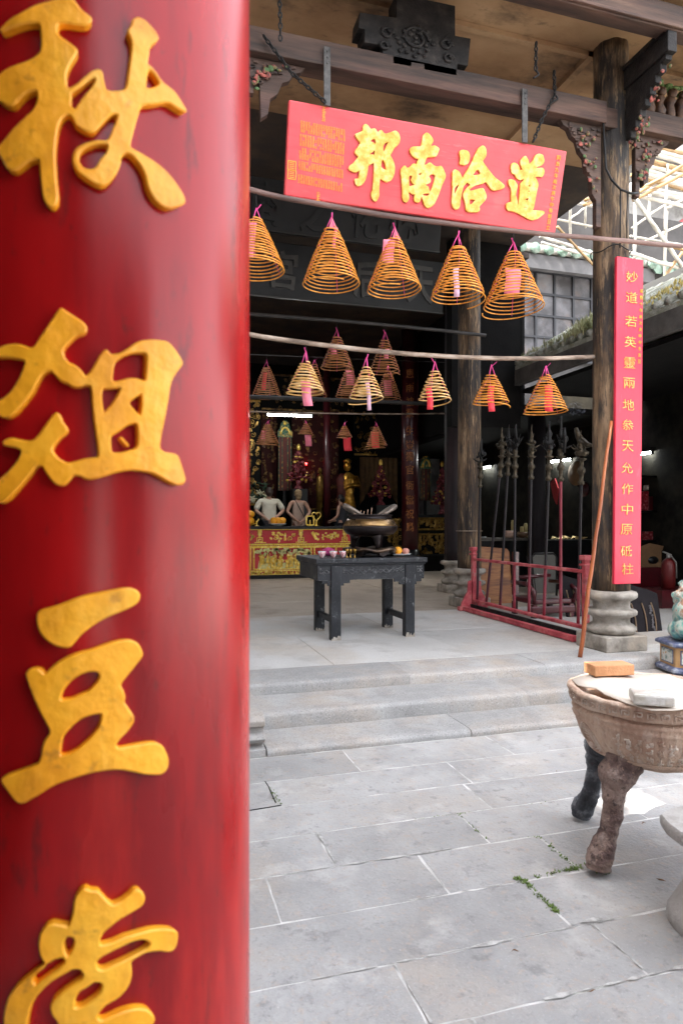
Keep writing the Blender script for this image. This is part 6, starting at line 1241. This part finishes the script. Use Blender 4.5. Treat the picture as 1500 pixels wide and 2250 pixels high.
# pale building beyond, with red slanting gable boards
pb = thing('pale_building', 'bright stained plaster building behind the bamboo scaffold', 'building', (18, 19, 0))
m_pale = M('stained_plaster', [(.3, (.14,.135,.135)), (.5, (.26,.255,.25)), (.7, (.40,.39,.38))], .9, .85, dirt=[((.08,.075,.07), 1.3, .54, .68, .7), ((.28,.20,.14), 1.8, .58, .72, .5), ((.10,.11,.12), 5, .6, .7, .6)])
b = MB(); b.box(8, 18.5, 0, 34, 19.2, 17); b.build('wall', m_pale, pb)
m_pr = M('sun_bleached_red', [(.3, (.26,.035,.04)), (.7, (.34,.07,.07))], 3, .7)
for pts in ([(1462,505),(1530,462),(1540,560),(1500,540),(1474,543)], [(1262,505),(1314,478),(1330,515),(1280,520)]):
    P = [atY(x, y, 17.6) for x, y in pts]; b = MB(); b.prism([(p.x, p.z) for p in P], (0, 18.0, 0), (1,0,0), (0,0,1), .42); b.build('red_gable', m_pr, pb)
# a lit lower roof of that building
b = MB(); p = atY(1380, 330, 17.2); b.add([(9, 16.6, p.z-.2), (30, 16.6, p.z-.2), (30, 18.49, p.z+1.2), (9, 18.49, p.z+1.2)], [(0,1,2,3)]); b.build('upper_roof', m_tl, pb)
# bamboo scaffold
m_bam = M('sunlit_bamboo', [(.3, (.25,.22,.175)), (.5, (.37,.345,.30)), (.66, (.46,.44,.40))], 4, .6, bump=.2, bscale=30); m_bamd = M('tan_bamboo', [(.3, (.16,.09,.03)), (.6, (.26,.16,.065)), (.75, (.34,.24,.12))], 4, .6)
sc = thing('bamboo_scaffold', 'bamboo scaffold of lashed pale poles behind the front column', 'scaffold', (13, 12.3, 4))
Z5 = lambda x, y: (1200+x/5, 300+y/5)
def bpole(x0, y0, x1, y1, Y, w=12, m=None, ext=0):
    a, c = atY(*Z5(x0, y0), Y), atY(*Z5(x1, y1), Y+.25); d = (c-a); a = a-d*ext; c = c+d*ext; n = max(4, int((c-a).length/.35)); r = .82*w/FPX*(a.x*SN+a.y*CS)/2; P = []; R = []
    for i in range(n*3+1):
        t = i/(n*3); P.append(a.lerp(c, t)+Vector((mnoise.noise(Vector((t*3, x0, y0)))*.02, 0, mnoise.noise(Vector((t*3, y0, x0)))*.02))); R.append(r*(1.12 if i % 3 == 0 else .97))
    b = MB(); b.tube(P, R, 9); b.build('pole', m or m_bam, sc)
for v in [(258,780,258,1070,12.2,7),(425,735,425,970,12.6,6),(970,700,968,1290,12.3,9),(1322,390,1300,950,12.3,7),(1312,940,1285,1710,12.3,8),(1130,700,1110,1110,13.2,7)]: bpole(*v, ext=.15)
for v in [(965,675,1500,1440,11.9,11),(0,1118,560,1302,12.0,9),(945,1288,1475,1452,12.0,10),(1500,955,1060,1160,12.4,6),(980,975,1310,735,12.6,6),(130,912,565,1002,12.5,6),(330,735,570,775,12.6,6),(985,1105,1500,1195,12.5,6),(270,900,430,770,12.7,5),(1340,780,1500,690,12.6,7),(0,1180,400,1300,12.3,7)]: bpole(*v, ext=.12)
bpole(115,990,556,1462,11.8,7,m_bamd); bpole(1490,1270,1180,1690,12.1,8,m_bamd); bpole(1500,1240,1280,1200,12.2,7,m_bamd, .1)
rr = random.Random(3)
for i, v in enumerate([(1130,262,1500,370),(1120,330,1500,428),(1090,372,1500,500),(1050,455,1500,580),(1040,560,1500,650),(1000,655,1500,760),(1290,130,1500,190),(1200,205,1500,285),(1010,590,1500,690),(1140,300,1500,395),(1070,410,1500,535),(1250,165,1500,235)]):
    bpole(*v, 12.2+.5*(i % 5), 10 if i % 2 else 12, m_bam if i % 3 else m_bamd, .25)
for v in [(1500,315,985,628),(1500,415,1000,675),(1240,470,1060,560),(440,690,575,640),(430,745,580,690)]: bpole(*v, 11.9, 9, m_bamd, .1)

# ============================================================ FOREGROUND: IRON CENSER, BRICKS, PEDESTAL, LION
m_ding = M('rusty_stone_iron', [(.36, (.36,.22,.155)), (.47, (.54,.39,.29)), (.56, (.63,.51,.42)), (.66, (.68,.60,.52))], 2.2, .7, bump=.8, bscale=70, bdist=.012, stretch=(1,1,.45), fine=((.62,.52,.43), 70, .3),
    dirt=[((.62,.30,.11), 2.6, .50, .64, .65, 'ShaderNodeTexNoise', (1,1,.35)), ((.16,.07,.05), 3.4, .54, .64, .65, 'ShaderNodeTexNoise', (1,1,.4)), ((.60,.53,.47), 6, .55, .68, .5), ((.20,.11,.08), 55, .57, .66, .6, 'ShaderNodeTexNoise', (1,1,.5))])
m_dingr = M('worn_raised_iron', [(.36, (.34,.22,.16)), (.5, (.52,.41,.33)), (.64, (.62,.54,.47))], 20, .7, bump=.4, bscale=60)
m_dleg = M('rusted_leg', [(.36, (.030,.017,.017)), (.5, (.10,.058,.050)), (.64, (.25,.175,.145))], 7, .75, bump=.8, bscale=35, bdist=.02, dirt=[((.42,.34,.30), 5, .56, .66, .7), ((.30,.20,.15), 60, .55, .64, .6), ((.02,.012,.012), 45, .56, .64, .7)])
m_dleg2 = M('blackened_leg', [(.36, (.016,.018,.023)), (.52, (.055,.06,.072)), (.66, (.22,.23,.25))], 9, .75, bump=.8, bscale=35, bdist=.02)
DX, DY = 2.164, 2.436; RZ = .757; RR = .352
dg_ = thing('iron_censer', 'rust streaked three legged iron censer with carved rim in the courtyard', 'incense burner', (DX, DY, 0))
pr = [(.03,.432),(.12,.438),(.20,.462),(.262,.505),(.303,.565),(.322,.62),(.327,.640),(.333,.646),(.327,.652),(.330,.668),(.336,.676),(.330,.684),(.322,.690),(.322,.698)]
b = MB(); b.lathe(pr, 96, (DX, DY, 0)); b.rough(.004, 16)
for zz, rr_ in ((.500,.262),(.508,.268)): b.tube([(DX+rr_*math.cos(a*PI/48), DY+rr_*math.sin(a*PI/48), zz) for a in range(97)], .004, 5, False)
b.build('bowl', m_ding, dg_, smooth=True)
b = MB(); pr = [(.322,.698),(.340,.703),(.347,.715),(.347,.745),(.356,.752),(.354,.762),(.338,.768),(.322,.764),(.310,.745),(.300,.70),(.0,.69)]
b.lathe(pr, 96, (DX, DY, 0)); b.rough(.006, 14); b.build('rim', m_ding, dg_, smooth=True)
b = MB()      # key fret on the rim
for k in range(44):
    a = 2*PI*k/44; tn = Vector((-math.sin(a), math.cos(a), 0)); c = Vector((DX+.3475*math.cos(a), DY+.3475*math.sin(a), .73))
    for (u0, v0, u1, v1) in [(-1,-1,-1,1),(-1,1,.7,1),(.7,1,.7,-.4),(.7,-.4,-.3,-.4),(-.3,-.4,-.3,.3)]: b.tube([c+tn*u0*.017+Vector((0,0,v0*.011)), c+tn*u1*.017+Vector((0,0,v1*.011))], .0036, 4)
b.build('key_fret', m_dingr, dg_)
def bowl_pt(a, z):
    Z = [.462,.505,.565,.62,.64]; R = [.20,.262,.303,.322,.327]; i = 0
    while i < 3 and z > Z[i+1]: i += 1
    t = (z-Z[i])/(Z[i+1]-Z[i]); r = R[i]+(R[i+1]-R[i])*t; return Vector((DX+r*math.cos(a), DY+r*math.sin(a), z))
b = MB(); rr = random.Random(2); af = math.atan2(-DY, -DX)
for ci in range(9):
    for ri in range(4):
        a = af-.42+ci*.135; z = .615-ri*.030-(.012 if ci % 2 else 0)
        if z < .50: continue
        for k in range(5):
            da, dz = rr.uniform(-.034, .034), rr.uniform(-.011, .011); e = (.026, 0) if k % 2 else (0, .009)
            b.tube([bowl_pt(a+da-e[0], z+dz-e[1]), bowl_pt(a+da+e[0], z+dz+e[1])], .0042, 4)
b.build('raised_characters', m_dingr, dg_)
b = MB(); a0 = af-.98    # drop shaped medallion left of the characters
for s in (1.0, .82, .62):
    b.tube([bowl_pt(a0+.20*s*math.sin(t*PI/12)*(1-.25*math.cos(t*PI/12)), .565+.062*s*math.cos(t*PI/12)) for t in range(25)], .0055, 5, False)
for i in range(4): b.tube([bowl_pt(a0-.10+.01*i, .60-.012*i), bowl_pt(a0+.09-.01*i, .605-.012*i)], .003, 4)
b.ball(bowl_pt(a0, .53), (.018,.018,.016), 10, 8); b.build('medallion', m_dingr, dg_)
def dleg(foot, top, mat, seed, dark=False):
    f, t_ = Vector(foot), Vector(top); d = Vector((f.x-DX, f.y-DY, 0)).normalized(); b = MB()
    P = [t_, t_.lerp(f, .15)+d*.030, t_.lerp(f, .30)+d*.026, t_.lerp(f, .48)+d*.008, t_.lerp(f, .66)-d*.004, t_.lerp(f, .80)+d*.004, t_.lerp(f, .93)+d*.012, f+d*.008]
    Q = []; R = []; rad = [.082,.074,.052,.041,.038,.046,.056,.050]
    for i in range(57):
        u = i/56*7; k = min(int(u), 6); w = u-k; w = w*w*(3-2*w); Q.append(P[k].lerp(P[k+1], u-k)); R.append(rad[k]*(1-w)+rad[k+1]*w)
    b.tube(Q, [r_*(1+.07*mnoise.noise(Vector((i_*.33, seed, 0)))) for i_, r_ in enumerate(R)], 26); k0 = len(b.v); b.rough(.010, 11, 0, seed); b.rough(.005, 32, 0, seed); b.rough(.0025, 70, 0, seed)
    b.warp(lambda v: Vector((v.x, v.y, max(v.z, .002)))); o = b.build('leg', mat, dg_, smooth=True)
dleg((1.865, 2.40, .03), (1.975, 2.37, .50), m_dleg, 1); dleg((2.12, 2.86, .03), (2.115, 2.65, .50), m_dleg2, 4); dleg((2.50, 2.36, .03), (2.355, 2.385, .50), m_dleg, 8)
# card over the ash, two bricks
b = MB(); Zc = .772; pts = [(1255,1493),(1270,1487),(1303,1485),(1400,1483),(1469,1482),(1478,1490),(1500,1499),(1545,1512),(1580,1535),(1540,1560),(1480,1562),(1430,1558),(1375,1546),(1350,1535),(1330,1524),(1309,1513),(1300,1512),(1283,1508),(1268,1502)]
P = [atZ(x, y, Zc) for x, y in pts]; n = len(P); ctr = sum(P, Vector())/n; wv = lambda p: Vector((p.x, p.y, Zc+.006*math.sin(p.x*22)+.004*math.sin(p.y*31)))
ring = [wv(ctr.lerp(p, s)) for s in (.33, .66, 1.0) for p in P]; vs = [wv(ctr)]+ring; fs = [(0, 1+i, 1+(i+1) % n) for i in range(n)]
for s in range(2):
    for i in range(n): a = 1+s*n+i; c = 1+s*n+(i+1) % n; fs.append((a, a+n, c+n, c))
b.add(vs, fs, True); o = b.build('card_sheet', M('cream_card', [(.3, (.56,.485,.405)), (.7, (.64,.57,.49))], 4, .8, bump=.1, bscale=20)); md = o.modifiers.new('thick', 'SOLIDIFY'); md.thickness = .003; tag(o, 'cream card sheet covering the ash of the iron censer', 'card')
def brick(p1, p2, zb, dep, h, mat, lab, bev=.006):
    a, c = atZ(*p1, zb), atZ(*p2, zb); d = (c-a); L = d.length; d.normalize(); nrm = Vector((-d.y, d.x, 0)); m = Matrix((d, nrm, Vector((0,0,1)))).transposed().to_4x4(); m.translation = a; b = MB()
    nx, ny, nz = 10, 5, 3; vs = []; 
    b.box(0, 0, 0, L, dep, h, m); o = b.build('brick', mat, bevel=bev)
    tag(o, lab, 'brick'); return o
brick((1306,1487), (1393,1483.5), .785, .10, .050, M('terracotta_brick', [(.3, (.50,.23,.10)), (.6, (.62,.31,.15)), (.75, (.68,.38,.20))], 10, .9, bump=.5, bscale=90, dirt=[((.30,.12,.06), 40, .6, .7, .5)]), 'orange terracotta brick at the back of the card sheet', .004)
brick((1391,1549.5), (1484,1555.5), .781, .125, .044, M('cement_brick', [(.36, (.40,.36,.29)), (.5, (.56,.54,.50)), (.64, (.68,.67,.65))], 7, .4, bump=.4, bscale=60, dirt=[((.34,.25,.13), 5, .55, .7, .6)]), 'grey cement brick with shiny worn top lying on the card sheet', .009)
# stone pedestal at the right edge
m_ped = M('pale_stone_pedestal', [(.3, (.30,.28,.26)), (.6, (.42,.40,.38)), (.75, (.52,.50,.48))], 5, .85, bump=.5, bscale=60, bdist=.008, dirt=[((.62,.60,.57), 9, .6, .72, .5), ((.20,.18,.16), 7, .58, .7, .5)])
b = MB(); cx, cy, hx = 2.19, 1.765, .335; n = 40; vs = []; fs = []
prf = [(1.0,.0),(1.02,.03),(1.0,.07),(.93,.12),(.86,.18),(.82,.23),(.83,.27),(.90,.305),(1.0,.33),(1.055,.345),(1.07,.360),(1.07,.384),(1.05,.392)]
for s, z in prf:
    for k in range(n):
        a = 2*PI*k/n; q_ = 1/(abs(math.cos(a))**6+abs(math.sin(a))**6)**(1/6); vs.append((cx+hx*.97*s*q_*math.cos(a), cy+hx*.97*s*q_*math.sin(a), z+.001))
m_ = len(prf)
for i in range(m_-1):
    for k in range(n): a = i*n+k; c = i*n+(k+1) % n; fs.append((a, c, c+n, a+n))
fs += [tuple(range(n-1, -1, -1)), tuple(range((m_-1)*n, m_*n))]
b.add(vs, fs, True); b.rough(.004, 14); b.warp(lambda v: Vector((v.x, v.y, max(v.z, .001)))); o = b.build('stone_pedestal', m_ped); md = o.modifiers.new('e', 'EDGE_SPLIT'); md.split_angle = .8
tag(o, 'grey waisted stone pedestal at the right edge of the courtyard', 'pedestal')
# ceramic lion on a tiled hexagonal plinth
LXc, LYc, LZ = 4.775, 4.86, .166
tp = thing('tiled_plinth', 'hexagonal glazed plinth with blue rims and painted panels', 'plinth', (LXc, LYc, LZ))
m_blue = M('cobalt_glaze', [(.36, (.035,.045,.10)), (.52, (.09,.11,.19)), (.64, (.28,.30,.35))], 14, .35, coat=.2); m_ylw = M('ochre_glaze', [(.3, (.34,.17,.055)), (.7, (.48,.29,.13))], 7, .4, coat=.2)
m_pnl = M('painted_tile_panel', [(.35, (.16,.24,.20)), (.48, (.50,.53,.50)), (.6, (.58,.58,.55)), (.7, (.48,.28,.12))], 22, .35, coat=.2, detail=2)
HR = .29; ha = -PI/2-.25
b = MB(); b.lathe([(HR*1.0,0),(HR*1.08,.015),(HR*1.08,.04),(HR*.95,.06)], 6, (LXc, LYc, LZ), a0=ha); b.lathe([(HR*.95,.232),(HR*1.08,.245),(HR*1.08,.268),(HR*.98,.282)], 6, (LXc, LYc, LZ), a0=ha); b.build('blue_rims', m_blue, tp, bevel=.004)
b = MB(); b.lathe([(HR*.93,.058),(HR*.93,.234)], 6, (LXc, LYc, LZ), a0=ha); b.build('ochre_body', m_ylw, tp)
for k in range(6):
    a = ha+PI/6+k*PI/3; ap = HR*.93*math.cos(PI/6); c = Vector((LXc+ap*math.cos(a), LYc+ap*math.sin(a), LZ+.146)); tn = Vector((-math.sin(a), math.cos(a), 0)); nr = Vector((math.cos(a), math.sin(a), 0))
    m = Matrix((tn, Vector((0,0,1)), nr)).transposed().to_4x4(); m.translation = c; b = MB(); b.box(-.098, -.064, .001, .098, .064, .006, m); b.build('panel_border', m_blue, tp); b = MB(); b.box(-.088, -.054, .0055, .088, .054, .009, m); b.build('painted_panel', m_pnl, tp)
m_lion = M('turquoise_glaze_lion', [(.38, (.10,.15,.22)), (.46, (.12,.36,.33)), (.53, (.36,.48,.42)), (.58, (.48,.52,.46)), (.64, (.36,.22,.14))], 9, .3, coat=.4, bump=.5, bscale=50, bdist=.01, detail=3)
Lz = LZ+.284; lx, ly = 4.75, 4.84
t = thing('ceramic_lion', 'turquoise glazed guardian lion sitting on the tiled plinth', 'statue', (lx, ly, Lz))
b = MB(); rr = random.Random(17)
b.ball((lx, ly+.03, Lz+.20), (.135,.15,.19), 16, 12); b.ball((lx-.02, ly-.03, Lz+.40), (.135,.13,.125), 16, 12); b.ball((lx-.05, ly-.11, Lz+.37), (.085,.075,.055), 12, 8)
for sg in (-1, 1):
    b.tube([(lx-.04+sg*.08, ly-.09, Lz+.26), (lx-.05+sg*.095, ly-.14, Lz+.12), (lx-.06+sg*.10, ly-.17, Lz+.02)], [.062,.045,.048], 10); b.ball((lx-.06+sg*.10, ly-.19, Lz+.03), (.05,.065,.032), 10, 8)
    b.ball((lx+sg*.12, ly+.04, Lz+.09), (.07,.11,.09), 12, 8); b.ball((lx-.04+sg*.055, ly-.125, Lz+.43), (.026,.022,.026), 8, 6); b.ball((lx+sg*.11, ly, Lz+.47), (.03,.02,.045), 8, 6)
b.ball((lx-.04, ly-.03, Lz+.27), (.15,.14,.13), 16, 12); b.ball((lx-.05, ly-.05, Lz+.12), (.16,.15,.12), 16, 12)
for i in range(46):
    a = rr.random()*6.28; e = rr.uniform(-.6, 1.4); b.ball((lx-.01+.135*math.cos(a)*math.cos(e), ly+.01+.13*math.sin(a)*math.cos(e), Lz+.41+.125*math.sin(e)), rr.uniform(.018, .036), 8, 6)
for i in range(14): a = rr.random()*6.28; b.ball((lx+.12*math.cos(a), ly+.13*math.sin(a), Lz+.06+rr.random()*.2), rr.uniform(.02, .045), 8, 6)
b.tube([(lx+.02, ly+.16, Lz+.10), (lx+.03, ly+.21, Lz+.25), (lx+.02, ly+.17, Lz+.40)], [.03,.05,.02], 8); b.ball((lx-.14, ly-.18, Lz+.05), (.06,.06,.045), 12, 8)
o = b.build('body', m_lion, t, smooth=True); md = o.modifiers.new('remesh', 'REMESH'); md.mode = 'VOXEL'; md.voxel_size = .012; md.use_smooth_shade = True
b = MB(); b.box(lx-.20, ly-.235, Lz-.001, lx-.10, ly-.17, Lz+.03); b.build('chipped_foot_slab', m_base, t)
b = MB(); b.ball((lx-.05, ly-.185, Lz+.375), (.05,.012,.012), 10, 6); b.build('mouth', m_rch, t)

# ============================================================ GRASS, LITTER, SMOKE
m_gr = M('joint_grass', [(.3, (.08,.13,.025)), (.6, (.17,.25,.06)), (.75, (.30,.36,.14))], 30, .8)
b = MB(); rr = random.Random(31)
def grass(p0, p1, n, h, w=.014):
    a, c = atZ(*p0, 0), atZ(*p1, 0)
    for i in range(n):
        t = rr.random(); dn = abs(mnoise.noise(Vector((t*7, p0[0], 0))))
        if rr.random() > .02+dn*1.9: continue
        o = a.lerp(c, t)+Vector((rr.gauss(0, w*.5), rr.gauss(0, w*.5), -.002)); hh = .62*h*rr.uniform(.3, 1.3)
        for k in range(2):
            an = rr.random()*6.28; e = o+Vector((hh*.7*math.cos(an), hh*.7*math.sin(an), hh)); s = Vector((-math.sin(an), math.cos(an), 0))*.0022
            b.add([o-s, o+s, o.lerp(e, .55)+s+Vector((0,0,hh*.15)), o.lerp(e, .55)-s+Vector((0,0,hh*.15)), e], [(0,1,2,3),(3,2,4)])
grass((1185,1840), (1262,1905), 420, .016); grass((1170,1930), (1285,1905), 620, .018); grass((1132,1933), (1155,1937), 160, .018); grass((1150,1938), (1226,2008), 620, .015); grass((875,1806), (1020,1786), 160, .008, .008)
grass((1000,1790), (1250,1757), 160, .008, .008); grass((1008,1790), (1075,1850), 120, .012, .008); grass((592,1735), (618,1770), 160, .016, .02); grass((1315,1920), (1330,1918), 60, .02); grass((1475,2025), (1490,2040), 60, .015); grass((1060,1848),(1180,1838), 120, .007, .006)
o = b.build('joint_grass', m_gr); o['kind'] = 'stuff'
b = MB(); 
for pts in ([(583,1717),(590,1728),(596,1742),(606,1764)], [(546,1781),(570,1777),(590,1774),(618,1769)]): b.tube([atZ(x, y, .0035) for x, y in pts], .0028, 4, True, 1)
struct(b.build('paving_cracks', m_soot))
m_lf = M('dry_leaf', [(.3, (.14,.07,.035)), (.7, (.30,.15,.07))], 20, .8)
for px, py, l, lab in [(1299,2177,.035,'dry curled leaf lying on the white joint near the bottom edge'), (1131,2089,.035,'thin reddish leaf on a courtyard slab'), (1222,1695,.03,'small dark leaf beside the censer'), (1412,1808,.04,'thin dark twig in front of the sunlit patch'), (1450,1933,.05,'pale curled twig near the stone pedestal')]:
    p = atZ(px, py, .0065); b = MB(); an = px*1.7; d_ = Vector((math.cos(an), math.sin(an), 0)); n_ = Vector((-d_.y, d_.x, 0)); l *= .8
    b.tube([p+d_*l*(k/6-.5)+n_*l*.12*math.sin(k*.9+px)+Vector((0, 0, .003*math.sin(k*.7))) for k in range(7)], [.0006, l*.05, l*.09, l*.10, l*.08, l*.04, .0006], 6, True, .4); tag(b.build('dry_leaf', m_lf), lab, 'leaf')
# wisp of incense smoke by the coil next to the front column
ms = bpy.data.materials.new('incense_smoke'); ms.use_nodes = True; nt = ms.node_tree; nt.nodes.remove(nt.nodes['Principled BSDF']); pv = nt.nodes.new('ShaderNodeVolumePrincipled'); pv.inputs['Color'].default_value = (.75, .80, .95, 1)
tcn = nt.nodes.new('ShaderNodeTexCoord'); nz = nt.nodes.new('ShaderNodeTexNoise'); nz.inputs['Scale'].default_value = 16; nz.inputs['Detail'].default_value = 3; nz.inputs['Distortion'].default_value = 1.6
mr = nt.nodes.new('ShaderNodeMapRange'); mr.inputs[1].default_value = .52; mr.inputs[2].default_value = .72; mr.inputs[4].default_value = 5
nt.links.new(tcn.outputs['Object'], nz.inputs[0]); nt.links.new(nz.outputs[0], mr.inputs[0]); nt.links.new(mr.outputs[0], pv.inputs['Density']); nt.links.new(pv.outputs[0], nt.nodes['Material Output'].inputs['Volume'])
p = atY(1265, 898, 5.55); b = MB(); b.ball(p, (.11, .06, .07), 16, 10); o = b.build('smoke_wisp', ms); o['kind'] = 'stuff'
